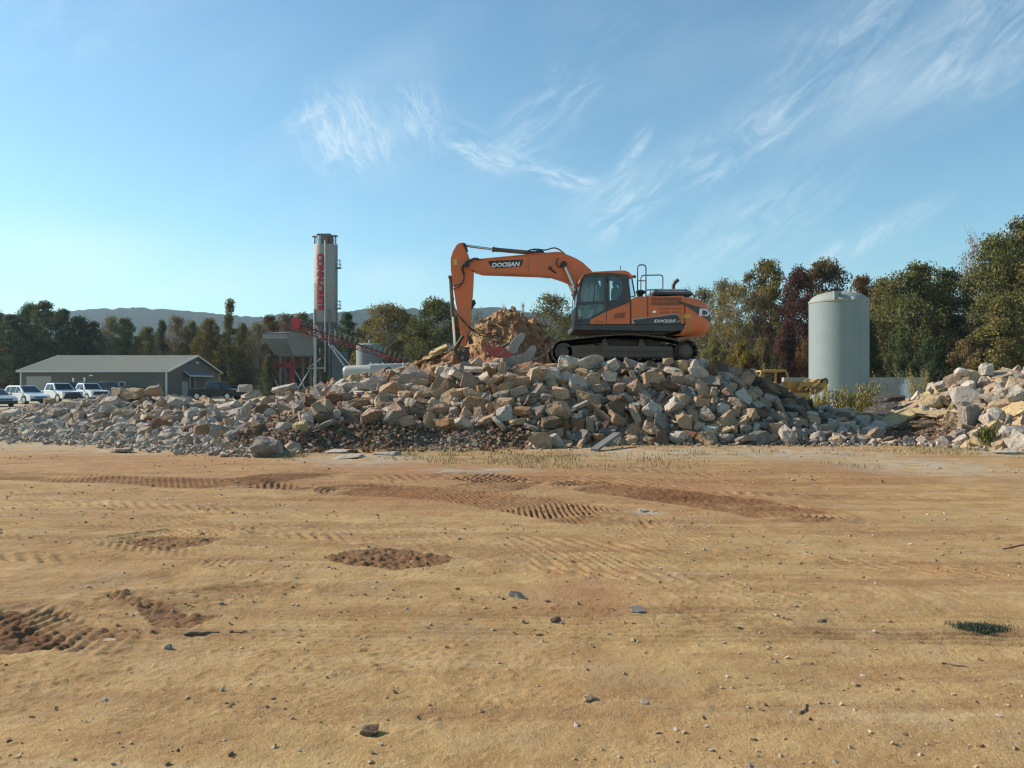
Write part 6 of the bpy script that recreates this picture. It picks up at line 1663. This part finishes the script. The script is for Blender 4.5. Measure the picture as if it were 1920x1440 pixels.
    for x in ((2.15,) if kind != 'pickup' else (3.05,)):
        for sg in (-1, 1): d.bb(x-.008, x+.008, sg*(hw-.02), sg*(hw+.003), low+.15, zb-.03)
    d.build('door_gap', M['black'], root)
    if 'bed' in s_: d = MB(); d.bb(.18, s_['bed']-.1, -hw+.12, hw-.12, .8, s_['tail']+.025); d.build('load_bed', M['black'], root)
    root.location = loc; root.rotation_euler = (0, 0, yaw)
    # rotate about the middle of the vehicle
    root.location = Vector(loc)-Matrix.Rotation(yaw, 3, 'Z') @ Vector((L/2, 0, 0))
    return root
vehicle('wagon', 'white', 'parked_car', 'white estate car, nearest white vehicle to the camera side', 'car', (at(49, 0, 74).x, 74, GZ), R(-30))['label'] = 'white family car with dark grille parked between silver car and white pickup'
vehicle('pickup', 'white', 'pickup_truck', 'white crew cab pickup with black front end', 'pickup', (at(109, 0, 79).x, 79, GZ), R(-34))
vehicle('pickup', 'white', 'pickup_truck', 'white pickup with pale bumper parked behind the black fronted one', 'pickup', (at(164, 0, 87).x, 87, GZ), R(-36), M['trim'])
vehicle('offroad', 'dark', 'parked_car', 'boxy charcoal off-road car beside the white pickups', 'car', (at(205, 0, 93.0).x, 93.0, 0), R(-10))
vehicle('offroad', 'navy', 'parked_car', 'navy car with only its roof showing above the white pickups', 'car', (at(128, 0, 94).x, 94, GZ+.22), R(-12))
vehicle('pickup', 'black', 'pickup_truck', 'black pickup parked alone in front of the shed gable', 'pickup', (at(407, 0, 84).x, 84, -.1), R(-14))
vehicle('saloon', 'silver', 'parked_car', 'silver saloon car cut by the picture edge', 'car', (at(-12, 0, 66).x, 66, GZ), R(-35))
vehicle('saloon', 'navy', 'parked_car', 'dark blue car behind the silver saloon at the picture edge', 'car', (at(-12, 0, 86).x, 86, GZ), R(-30))
tr = empty('flatbed_trailer', (at(236, 0, 100).x, 100, GZ), 'low dark flatbed trailer beside the charcoal off-road car', 'trailer')
d = MB(); d.bb(at(218, 0, 100).x, at(250, 0, 100).x, 99.2, 101.2, 1.15, 1.35); d.build('deck', M['siding'], tr); d = MB()
for x in (at(226, 0, 100).x, at(238, 0, 100).x): d.cyl((x, 99.2, GZ+.4), (x, 99.45, GZ+.4), .4); d.bb(x-.1, x+.1, 99.3, 101, GZ+.4, 1.15)
d.build('wheel', M['tyre'], tr, smooth=40)
for px, py in ((137.5, 714.5), (158.5, 713.5)):
    a = at(px, py, 96); d = MB(); d.tube([Vector((a.x, a.y, GZ)), a], .06, 8); d.lathe([(.09, 0), (.1, .25), (.05, .4), (0, .4)], a, 12)
    tag(d.build('marker_post', M['white'], None, smooth=40), 'thin white marker post by the navy car' if px < 150 else 'thin white marker post before the shed window', 'post', 'marker posts by the parked vehicles')
# ------------------------------------------------------------------ trees
m, t, b = new_mat('leaves')
oi = t.new('ShaderNodeObjectInfo'); tone = t.attr('tone'); mixc = t.attr('turn')
c = t.mix(1.0, oi.outputs['Color'], t.mix(tone, (.5, .52, .5), (1.5, 1.46, 1.4)), 'MULTIPLY')
c = t.mix(t.math('MULTIPLY', mixc, .28), c, (.17, .085, .028))
t.n.remove(b)
df = t.new('ShaderNodeBsdfDiffuse'); t.l.new(c, df.inputs[0]); tl = t.new('ShaderNodeBsdfTranslucent'); t.l.new(c, tl.inputs[0])
ms = t.new('ShaderNodeMixShader'); ms.inputs[0].default_value = .30; t.l.new(df.outputs[0], ms.inputs[1]); t.l.new(tl.outputs[0], ms.inputs[2])
t.l.new(ms.outputs[0], t.n['Material Output'].inputs['Surface'])
M['leaf'] = m
M['bark'] = mat('bark', (.15, .125, .10), .9, 0, .3, 2, (.26, .24, .21), .6, 1.2)
M['bark_pale'] = mat('bark_pale', (.30, .27, .23), .9, 0, .25, 2)

def tree_mesh(kind, seed):
    """trunk with limbs and a crown of leaf clumps; metres, standing on the origin"""
    g = np.random.default_rng(seed); r = random.Random(seed)
    Ht, Wd, u0, K, npc, leaf = dict(oak=(14, 11, .06, 170, 120, .32), elm=(15, 9, .05, 150, 115, .30), pine=(16, 9, .12, 140, 130, .27), poplar=(16, 5.2, .06, 90, 85, .27),
        sparse=(14, 8.5, .12, 120, 62, .26), bare=(15, 7.5, .28, 80, 16, .24), cedar=(12, 7.5, .02, 130, 130, .26), bush=(4.5, 6, .0, 90, 100, .22))[kind]
    mb = MB(); cen = []
    def rad(u):
        v = (u-u0)/(1-u0)
        if kind == 'pine': return Wd/2*min(1, .62+.4*math.sin(v*2.6+.3))*(1-v**4)**.5
        if kind == 'poplar': return Wd/2*(math.sin(min(1, v*1.15+.18)*math.pi)**.55)
        if kind == 'cedar': return Wd/2*max(.05, (1-v)**.75)
        if kind in ('sparse', 'bare'): return Wd/2*max(.05, math.sin((.12+.86*v)*math.pi)**.6)
        return Wd/2*max(.05, math.sin((.2+.78*v)*math.pi)**.55)
    lean = (r.uniform(-.6, .6), r.uniform(-.6, .6))
    ax = lambda z: Vector((lean[0]*(z/Ht)**2+.25*math.sin(z*.5+seed), lean[1]*(z/Ht)**2+.25*math.cos(z*.45+seed), z))
    for k in range(K):
        u = u0+(1-u0)*r.random()**.85; a = r.uniform(0, 6.283); q = rad(u)*(r.uniform(.45, 1.0) if r.random() < .8 else r.uniform(0, .5))
        q *= 1+.28*math.sin(a*3+seed+u*9)
        z = Ht*min(u, .985)
        cen.append((ax(z)+Vector((q*math.cos(a), q*math.sin(a), 0)), u))
    tr_r = .24 if kind not in ('bush',) else .08
    top = Ht*(.93 if kind != 'bush' else .6)
    mb.tube([ax(top*i/9)-Vector((0, 0, .4 if i == 0 else 0)) for i in range(10)], tr_r, 8, .03)
    for k, (c_, u) in enumerate(cen):
        if kind in ('oak', 'elm', 'pine', 'cedar') and k % 2: continue
        z0 = max(.1*Ht, c_.z-(c_.xy-ax(c_.z).xy).length*r.uniform(.35, .9)); s0 = ax(min(z0, top*.97))
        mid_ = s0.lerp(c_, .5)+Vector((r.gauss(0, .25), r.gauss(0, .25), r.gauss(.15, .25)))
        r0 = tr_r*(1-z0/Ht)*.45+.02
        mb.tube([s0, mid_, c_], r0, 5, .018)
        if kind in ('sparse', 'bare'):
            for _ in range(4 if kind == 'bare' else 3):
                s1 = mid_.lerp(c_, r.random()); e1 = s1+Vector((r.gauss(0, .6), r.gauss(0, .6), abs(r.gauss(.7, .5)))); mb.tube([s1, e1], .028, 3, .008)
    V_, T_, U_ = [], [], []
    for c_, u in cen:
        n = int(npc*r.uniform(.6, 1.3)); R_ = dict(oak=1.25, elm=1.05, pine=1.0, poplar=.75, sparse=1.0, bare=.9, cedar=.85, bush=.6)[kind]*r.uniform(.7, 1.25)
        d = g.normal(size=(n, 3)); d /= np.linalg.norm(d, axis=1)[:, None]
        rr = R_*g.random(n)**.42; fl = .62 if kind in ('pine', 'oak') else .85
        P_ = np.array(c_)+d*rr[:, None]*np.array([1, 1, fl])
        nn = d*.6+g.normal(size=(n, 3))*.7+np.array([0, 0, .35]); nn /= np.linalg.norm(nn, axis=1)[:, None]
        a_ = np.cross(nn, g.normal(size=(n, 3))); a_ /= np.linalg.norm(a_, axis=1)[:, None]; b_ = np.cross(nn, a_)
        sz = leaf*g.uniform(.55, 1.2, n)[:, None]
        V_.append(np.stack([P_-a_*sz*.5, P_+b_*sz*.36+a_*sz*.05, P_+a_*sz*.6, P_-b_*sz*.36+a_*sz*.08], 1)); 
        ct = g.random(); T_.append(np.clip(.35*ct+.65*g.random(n), 0, 1)); U_.append(np.clip((g.random(n)*.55+.75*(r.random()**2)-.35), 0, 1))
    V_ = np.concatenate(V_); V_[..., 2] = np.maximum(V_[..., 2], .02); n = len(V_)
    crown = np_mesh('crown', V_.reshape(-1, 3), np.arange(n*4).reshape(n, 4), M['leaf'], None, dict(tone=np.concatenate(T_), turn=np.concatenate(U_)))
    o = mb.build('trunk', M['bark_pale'] if kind in ('bare', 'sparse') else M['bark'])
    me = o.data; bpy.data.objects.remove(o)
    return me, crown, Ht, Wd
TREES = {k: [tree_mesh(k, 40+i*13+len(k)) for i in range(n)] for k, n in dict(oak=3, elm=3, pine=3, poplar=1, sparse=3, bare=2, cedar=2, bush=3).items()}
LEAF = dict(deep=(.075, .105, .050), dark=(.105, .125, .056), green=(.155, .158, .060), olive=(.19, .172, .066), gold=(.21, .165, .045), yellow=(.20, .165, .04), brown=(.185, .138, .066), rusty=(.185, .102, .042),
            purple=(.105, .055, .048), grey=(.12, .105, .075), red=(.17, .05, .025))
def plant_tree(px, top, w, kind, col, Y, label, name='tree', group='trees along the edge of the woods', vi=None, base=-.3):
    var = TREES[kind][(vi if vi is not None else int(px)) % len(TREES[kind])]
    tm, cm, Ht, Wd = var; a = at(px, top, Y); h = a.z-base
    o = empty(name, (a.x, Y, base), label, 'shrub' if kind == 'bush' else 'tree', group, rz=rnd.uniform(0, 6.28))
    sw_ = (w*(1.38 if kind not in ('poplar', 'bare', 'bush') else 1.12)/F*Y)/Wd; o.scale = (sw_, sw_, h/Ht)
    link('trunk', tm, o); c = link('crown', cm, o); q = LEAF[col]; k = rnd.uniform(.88, 1.12); c.color = (q[0]*k, q[1]*k, q[2]*k, 1)
    return o
T = [ # photo x, top, width, kind, colour, distance, words
 (-8, 586, 40, 'oak', 'rusty', 158, 'reddish tree at the very edge of the picture beyond the cars'),
 (24, 592, 56, 'pine', 'deep', 150, 'dark pine rising beyond the silver car'),
 (52, 572, 60, 'elm', 'dark', 156, 'tall dark green tree beyond the white family car'),
 (88, 567, 66, 'pine', 'dark', 152, 'round headed pine, tallest of the trees beyond the shed end'),
 (122, 582, 48, 'pine', 'deep', 150, 'dark pine just beyond the low end of the shed roof'),
 (150, 597, 58, 'oak', 'deep', 154, 'wide dark green tree above the shed roof'),
 (178, 604, 46, 'pine', 'dark', 158, 'dark pine above the middle of the shed roof'),
 (212, 596, 44, 'sparse', 'olive', 156, 'thin brownish tree above the shed roof'),
 (240, 601, 44, 'elm', 'dark', 158, 'green tree above the shed ridge'),
 (270, 616, 46, 'elm', 'olive', 165, 'low olive tree in the dip of the woods before the hill'),
 (302, 604, 40, 'cedar', 'dark', 160, 'pointed dark evergreen above the shed ridge'),
 (332, 596, 44, 'sparse', 'brown', 156, 'brown thin tree above the shed gable'),
 (362, 606, 42, 'elm', 'olive', 158, 'olive tree above the shed gable'),
 (390, 601, 44, 'oak', 'gold', 152, 'gold green broad tree beside the tall poplar'),
 (426, 563, 52, 'poplar', 'yellow', 150, 'tall slim yellow green poplar standing above the treetops'),
 (458, 610, 42, 'elm', 'olive', 156, 'olive tree between the poplar and the gravel bin'),
 (484, 606, 40, 'sparse', 'olive', 154, 'thin olive tree by the gravel bin'),
 (506, 594, 44, 'oak', 'rusty', 160, 'rust coloured oak rising over the gravel bin'),
 (536, 592, 44, 'sparse', 'rusty', 158, 'thin reddish tree behind the conveyor head'),
 (572, 590, 48, 'oak', 'olive', 160, 'olive tree hidden behind the cement silo'),
 (612, 598, 48, 'elm', 'olive', 164, 'olive tree behind the silo legs'),
 (652, 588, 46, 'pine', 'deep', 148, 'dark pine beside the cement silo'),
 (694, 600, 50, 'oak', 'brown', 150, 'brown gold tree above the upright water tank'),
 (722, 573, 96, 'sparse', 'gold', 128, 'broad half bare gold tree over the conveyor'),
 (748, 580, 80, 'oak', 'olive', 134, 'olive tree beside the half bare gold one'),
 (772, 640, 44, 'bush', 'gold', 120, 'gold shrub above the foot of the conveyor'),
 (826, 564, 92, 'oak', 'green', 104, 'dense green and gold tree behind the digger stick'),
 (790, 618, 50, 'elm', 'olive', 108, 'lower olive tree at the foot of the dense green one'),
 (900, 582, 60, 'bare', 'grey', 130, 'nearly bare tree between stick and clay heap'),
 (868, 600, 60, 'elm', 'olive', 118, 'olive tree showing just beyond the stick'),
 (944, 572, 26, 'bare', 'brown', 122, 'bare twiggy treetop over the peak of the clay heap'),
 (981, 570, 26, 'bare', 'rusty', 124, 'reddish bare treetop beside the clay peak'),
 (1034, 557, 92, 'sparse', 'olive', 104, 'airy olive tree between clay heap and cab'),
 (1075, 590, 70, 'elm', 'green', 118, 'green tree seen behind the cab'),
 (1130, 600, 70, 'oak', 'olive', 128, 'olive tree behind the digger house'),
 (1215, 600, 80, 'elm', 'olive', 124, 'olive tree behind the digger engine hood'),
 (1290, 540, 44, 'bare', 'grey', 112, 'thin grey tree above the counterweight'),
 (1322, 545, 64, 'sparse', 'olive', 108, 'thin olive tree beside the counterweight'),
 (1352, 530, 60, 'sparse', 'olive', 100, 'airy olive tree with pale trunk past the counterweight'),
 (1384, 532, 64, 'sparse', 'gold', 94, 'gold green tree with a straight pale trunk'),
 (1420, 548, 60, 'sparse', 'brown', 98, 'thin brown tree before the orange crowned oak'),
 (1446, 496, 84, 'oak', 'gold', 112, 'orange brown oak rising beyond the thin trees'),
 (1492, 506, 66, 'elm', 'purple', 92, 'deep purple red tree beside the green tank'),
 (1540, 491, 92, 'oak', 'brown', 116, 'brown oak crown above the green tank'),
 (1478, 605, 56, 'cedar', 'purple', 88, 'low purple red tree at the foot of the green tank'),
 (1512, 640, 44, 'bush', 'rusty', 86, 'rusty shrub behind the yellow loader'),
 (1622, 522, 70, 'oak', 'rusty', 118, 'rust brown oak showing beyond the tank top'),
 (1664, 528, 74, 'elm', 'olive', 104, 'olive tree over the block wall'),
 (1712, 501, 112, 'oak', 'green', 94, 'broad green tree above the block wall'),
 (1766, 512, 100, 'oak', 'dark', 98, 'broad dark green tree above the end of the block wall'),
 (1806, 520, 64, 'sparse', 'brown', 104, 'thin brown tree between the broad green crowns'),
 (1822, 440, 72, 'bare', 'rusty', 112, 'tall nearly bare reddish tree above the slab heap'),
 (1868, 452, 104, 'elm', 'green', 88, 'tall olive green tree above the slab heap'),
 (1916, 420, 118, 'oak', 'olive', 90, 'tallest olive brown tree at the picture edge'),
 (1886, 560, 110, 'cedar', 'olive', 80, 'lower olive tree at the edge of the woods by the slab heap'),
 (1960, 470, 130, 'oak', 'olive', 84, 'olive oak cut by the picture edge'),
 (2030, 450, 140, 'elm', 'green', 88, 'green tree just outside beyond the slab heap'),
 (1630, 600, 60, 'cedar', 'dark', 92, 'dark evergreen beside the tank over the block wall'),
 (1690, 620, 60, 'bush', 'dark', 86, 'dark shrub over the block wall'),
 (1744, 640, 70, 'bush', 'deep', 84, 'deep green shrub in the shade past the block wall'),
 (1812, 640, 70, 'bush', 'brown', 82, 'brown shrub in the shade over the slab heap'),
 (1338, 640, 60, 'bush', 'olive', 92, 'olive shrub past the rear crawler sprocket'),
 (1392, 645, 60, 'bush', 'gold', 88, 'gold shrub at the foot of the pale trunk'),
 (1436, 640, 56, 'bush', 'brown', 86, 'brown shrub above the loader canopy'),
]
for row in T: plant_tree(*row[:6], row[6], name={'pine': 'pine_tree', 'poplar': 'poplar_tree', 'cedar': 'evergreen_tree', 'bush': 'shrub'}.get(row[3], 'broadleaf_tree'))
# small pine and shrubs by the plant
plant_tree(502, 668, 32, 'cedar', 'dark', 104, 'small evergreen under the red frame of the gravel bin', 'evergreen_tree')
plant_tree(1044, 650, 60, 'bush', 'olive', 70, 'olive shrub between clay heap and crawler track', 'shrub')

# the wood behind reads as one mass
def mass(name, n, x0, x1, y0, y1, hfun, leaf, col, label):
    g = np.random.default_rng(5)
    x = g.uniform(x0, x1, n); y = g.uniform(y0, y1, n); z = g.random(n)**.8*hfun(x, y)
    nn = g.normal(size=(n, 3)); nn /= np.linalg.norm(nn, axis=1)[:, None]; a_ = np.cross(nn, g.normal(size=(n, 3))); a_ /= np.linalg.norm(a_, axis=1)[:, None]; b_ = np.cross(nn, a_)
    sz = leaf*g.uniform(.6, 1.3, n)[:, None]; P_ = np.stack([x, y, z-.3], 1)
    V_ = np.stack([P_-a_*sz*.5, P_+b_*sz*.36, P_+a_*sz*.55, P_-b_*sz*.36], 1)
    o = link(name, np_mesh(name, V_.reshape(-1, 3), np.arange(n*4).reshape(n, 4), M['leaf'], None, dict(tone=g.random(n), turn=np.clip(vnoise(x*.12, y*.12, 3)*1.4-.5, 0, 1))))
    o.color = (*LEAF[col], 1); return tag(o, label, 'wood', kind='stuff')
mass('woods', 90000, -150, -20, 166, 182, lambda x, y: 10.5*(.75+.5*vnoise(x*.18, y*.1, 7)), .75, 'dark', 'dense dark wood filling the gaps behind the shed and plant')
mass('thicket', 60000, -26, 46, 128, 142, lambda x, y: 6.5*(.7+.6*vnoise(x*.2, y*.1, 9)), .6, 'olive', 'olive thicket behind the clay heap and the digger')
mass('forest', 80000, 28, 110, 112, 128, lambda x, y: 9.5*(.7+.6*vnoise(x*.2, y*.1, 8)), .6, 'dark', 'dense shaded wood behind the tank and slab heap')

# ------------------------------------------------------------------ weeds and dead grass
m, t, b = new_mat('dry_blade'); pos = t.new('ShaderNodeNewGeometry').outputs['Position']
t.l.new(t.mix(t.ramp(t.attr('tone'), .2, .9), (.17, .145, .06), (.42, .32, .16)), b.inputs['Base Color']); b.inputs['Roughness'].default_value = .8; M['blade'] = m
m, t, b = new_mat('weed_leaf')
t.l.new(t.mix(t.attr('tone'), (.12, .13, .03), (.42, .33, .07)), b.inputs['Base Color']); b.inputs['Roughness'].default_value = .8; M['weed'] = m
def blades(pts, hgt, wid, g):
    """thin bent blades at pts"""
    n = len(pts); a = g.uniform(0, 6.283, n); h = hgt*g.uniform(.5, 1.25, n); l = h*g.uniform(.1, .8, n)
    dx, dy = np.cos(a), np.sin(a); w = wid*g.uniform(.6, 1.3, n)
    B = np.array(pts); s = np.stack([-dy*w, dx*w, 0*w], 1)
    m_ = B+np.stack([dx*l*.35, dy*l*.35, h*.6], 1); tp_ = B+np.stack([dx*l, dy*l, h], 1)
    V_ = np.stack([B-s, B+s, m_+s*.7, m_-s*.7, tp_], 1).reshape(-1, 3); i = np.arange(n)*5
    return V_, np.concatenate([np.stack([i, i+1, i+2], 1), np.stack([i, i+2, i+3], 1), np.stack([i+3, i+2, i+4], 1)]), np.repeat(g.random(n), 5)
g = np.random.default_rng(3); pts = []
for px, py, w_, h_, n in [(545, 852, 70, 24, 900), (590, 835, 90, 14, 500), (800, 846, 170, 26, 1700), (900, 862, 360, 22, 1300), (1130, 868, 420, 34, 1500), (1200, 838, 150, 16, 500), (1350, 848, 220, 18, 900), (1430, 825, 130, 16, 700),
        (1800, 842, 190, 26, 1600), (1845, 822, 60, 14, 400), (1640, 846, 220, 20, 600), (1580, 874, 160, 14, 250), (700, 836, 160, 12, 500), (1000, 852, 200, 16, 600)]:
    for _ in range(n):
        a, q = rnd.uniform(0, 6.283), math.sqrt(rnd.random()); X, Y = gpt(px+w_/2*q*math.cos(a), py+h_/2*q*math.sin(a))
        if vnoise(np.array([X*2.3]), np.array([Y*2.3]), 14)[0] < .42: continue
        pts.append((X, Y, max(yz(X, Y), float(surf(X, Y)[0]))-.01))
V_, F_, T_ = blades(pts, .075, .006, g)
tag(link('dead_grass', np_mesh('dead_grass', V_, F_, M['blade'], dict(tone=T_))), 'thin dead grass along the foot of the heaps', 'grass', kind='stuff')
pts = [(rnd.uniform(-95, -20), rnd.uniform(118, 150), -.27) for _ in range(9000)]+[(rnd.uniform(20, 75), rnd.uniform(80, 100), -.27) for _ in range(6000)]
V_, F_, T_ = blades(pts, .9, .05, g)
tag(link('meadow_grass', np_mesh('meadow_grass', V_, F_, M['blade'], dict(tone=T_*.6+.4))), 'tall dry meadow grass before the woods', 'grass', kind='stuff')
def weed(px, py, w_, h_, Y, label, tone=0.0):
    a = at(px, py, Y); s_ = Y/F; base = float(surf(a.x, Y)[0]) if Y < 34 else -.1
    o = empty('weed_bush', (a.x, Y, base), label, 'weed', 'yellow weeds behind the saddle of the heap')
    top = at(px, py-h_/2, Y).z-base; st, fl = [], []; mb = MB()
    for k in range(34):
        an = rnd.uniform(0, 6.283); q = math.sqrt(rnd.random())*w_/2*s_; p0 = Vector((a.x+q*.6*math.cos(an), Y+q*.6*math.sin(an), base)); hh = top*rnd.uniform(.55, 1.05)
        p1 = p0+Vector((q*.5*math.cos(an), q*.5*math.sin(an), hh)); mb.tube([p0, p0.lerp(p1, .5)+Vector((0, 0, .05)), p1], .012, 4, .004)
        for j in range(46):
            u_ = rnd.uniform(.2, 1); c_ = p0.lerp(p1, u_); fl.append((c_.x-a.x+rnd.gauss(0, .05), c_.y-Y+rnd.gauss(0, .05), c_.z-base-.04))
    mb.build('stem', M['bark'], o)
    V_, F_, T_ = blades(fl, .13, .014, g); link('foliage', np_mesh('foliage', V_, F_, M['weed'], dict(tone=np.clip(T_*.8+tone, 0, 1))), o)
for row in [(1540, 750, 44, 52, 33.5, 'yellow weed under the loader bucket', .1), (1580, 752, 44, 58, 33, 'tall yellow weed before the green tank', 0), (1602, 758, 40, 44, 32.5, 'greenish weed in the middle of the weed row', -.1), (1628, 748, 42, 62, 33.5, 'bushy yellow weed at the tank edge', .05),
        (1720, 716, 40, 46, 60, 'brownish dry weed before the end of the block wall', .2), (1852, 818, 22, 30, 19.6, 'small green weed at the foot of the slab heap', -.5)]: weed(*row)

# ------------------------------------------------------------------ odds and ends on the yard
X, Y = gpt(1836, 1184)
d = MB(); n = 26; ring0 = []
for k in range(n): a = 2*math.pi*k/n; q = 1+.22*math.sin(3*a+1)+.12*math.sin(7*a); ring0.append((X+.135*q*math.cos(a), Y+.075*q*math.sin(a)))
zz_ = yz(X, Y); d.loft([[(x, y, zz_-.02) for x, y in ring0], [(X+(x-X)*.96, Y+(y-Y)*.96, zz_+.012) for x, y in ring0], [(X+(x-X)*.6, Y+(y-Y)*.6, zz_+.014) for x, y in ring0], [(X+(x-X)*.1, Y+(y-Y)*.1, zz_+.016) for x, y in ring0]])
mo = empty('moss_clump', (X, Y, zz_), 'dark green clump of moss or weed lying on the bare sand', 'moss')
d.build('mat', mat('moss', (.03, .045, .028), .95, 0, .3, 20, bump=1, bscale=60), mo, smooth=60)
pts = []
for _ in range(2600):
    a, q = rnd.uniform(0, 6.283), min(1.25, abs(rnd.gauss(0, .55))); rr = 1+.22*math.sin(3*a+1)+.12*math.sin(7*a); pts.append((.165*rr*q*math.cos(a), .10*rr*q*math.sin(a), .006+.008*(1-q)))
V_, F_, T_ = blades(pts, .02, .0022, g); link('frond', np_mesh('frond', V_, F_, mat('moss_frond', (.055, .07, .04), .9, 0, .4, 30), dict(tone=T_)), mo)
def twig(px0, py0, px1, py1, r_, label, nm='twig'):
    (x0, y0), (x1, y1) = gpt(px0, py0), gpt(px1, py1); mb = MB(); q = []
    for k in range(7): u_ = k/6; x, y = x0+(x1-x0)*u_, y0+(y1-y0)*u_+.012*math.sin(u_*9); q.append((x, y, yz(x, y)+r_*.8))
    mb.tube(q, r_, 7, r_*.6); tag(mb.build(nm, mat('twig_bark', (.16, .12, .08), .9, 0, .3, 12), None, smooth=60), label, 'stick')
twig(345, 1193, 412, 1188, .011, 'straight brown stick lying below the churned soil')
twig(430, 1187, 462, 1187, .007, 'short twig lying beside the straight brown stick')
twig(1765, 1245, 1815, 1253, .006, 'thin twig on the sand below the moss clump')
twig(1880, 1025, 1945, 1010, .006, 'thin curved twig on the bare yard')
twig(1500, 1340, 1515, 1325, .006, 'tiny twig on the sand, lowest of the twigs')
p0, p1 = gpt(1117, 848), gpt(1160, 842)
d = MB(); a, c = Vector((p0[0], p0[1]+.2, .05)), Vector((p1[0]+.02, p1[1]+.55, .34)); dv = (c-a); rot = dv.to_track_quat('X', 'Z').to_matrix(); d.box((a+c)/2, (dv.length*1.05, .2, .06), rot)
tag(d.build('wooden_plank', mat('weathered_plank', (.17, .165, .155), .85, 0, .2, 6), None, bevel=.008), 'weathered grey plank leaning on the foot of the pile', 'plank')

# ------------------------------------------------------------------ autumn haze
m = bpy.data.materials.new('haze_air'); m.use_nodes = True; nt = m.node_tree
nt.nodes.remove(nt.nodes['Principled BSDF']); pv = nt.nodes.new('ShaderNodeVolumePrincipled')
pv.inputs['Density'].default_value = .00014; pv.inputs['Color'].default_value = (.60, .83, 1.0, 1); pv.inputs['Anisotropy'].default_value = .3
nt.links.new(pv.outputs[0], nt.nodes['Material Output'].inputs['Volume'])
d = MB(); d.bb(-4400, 4400, -300, 4400, -8, 330)
tag(d.build('haze', m), 'thin autumn haze lying over the valley', 'haze', kind='stuff')
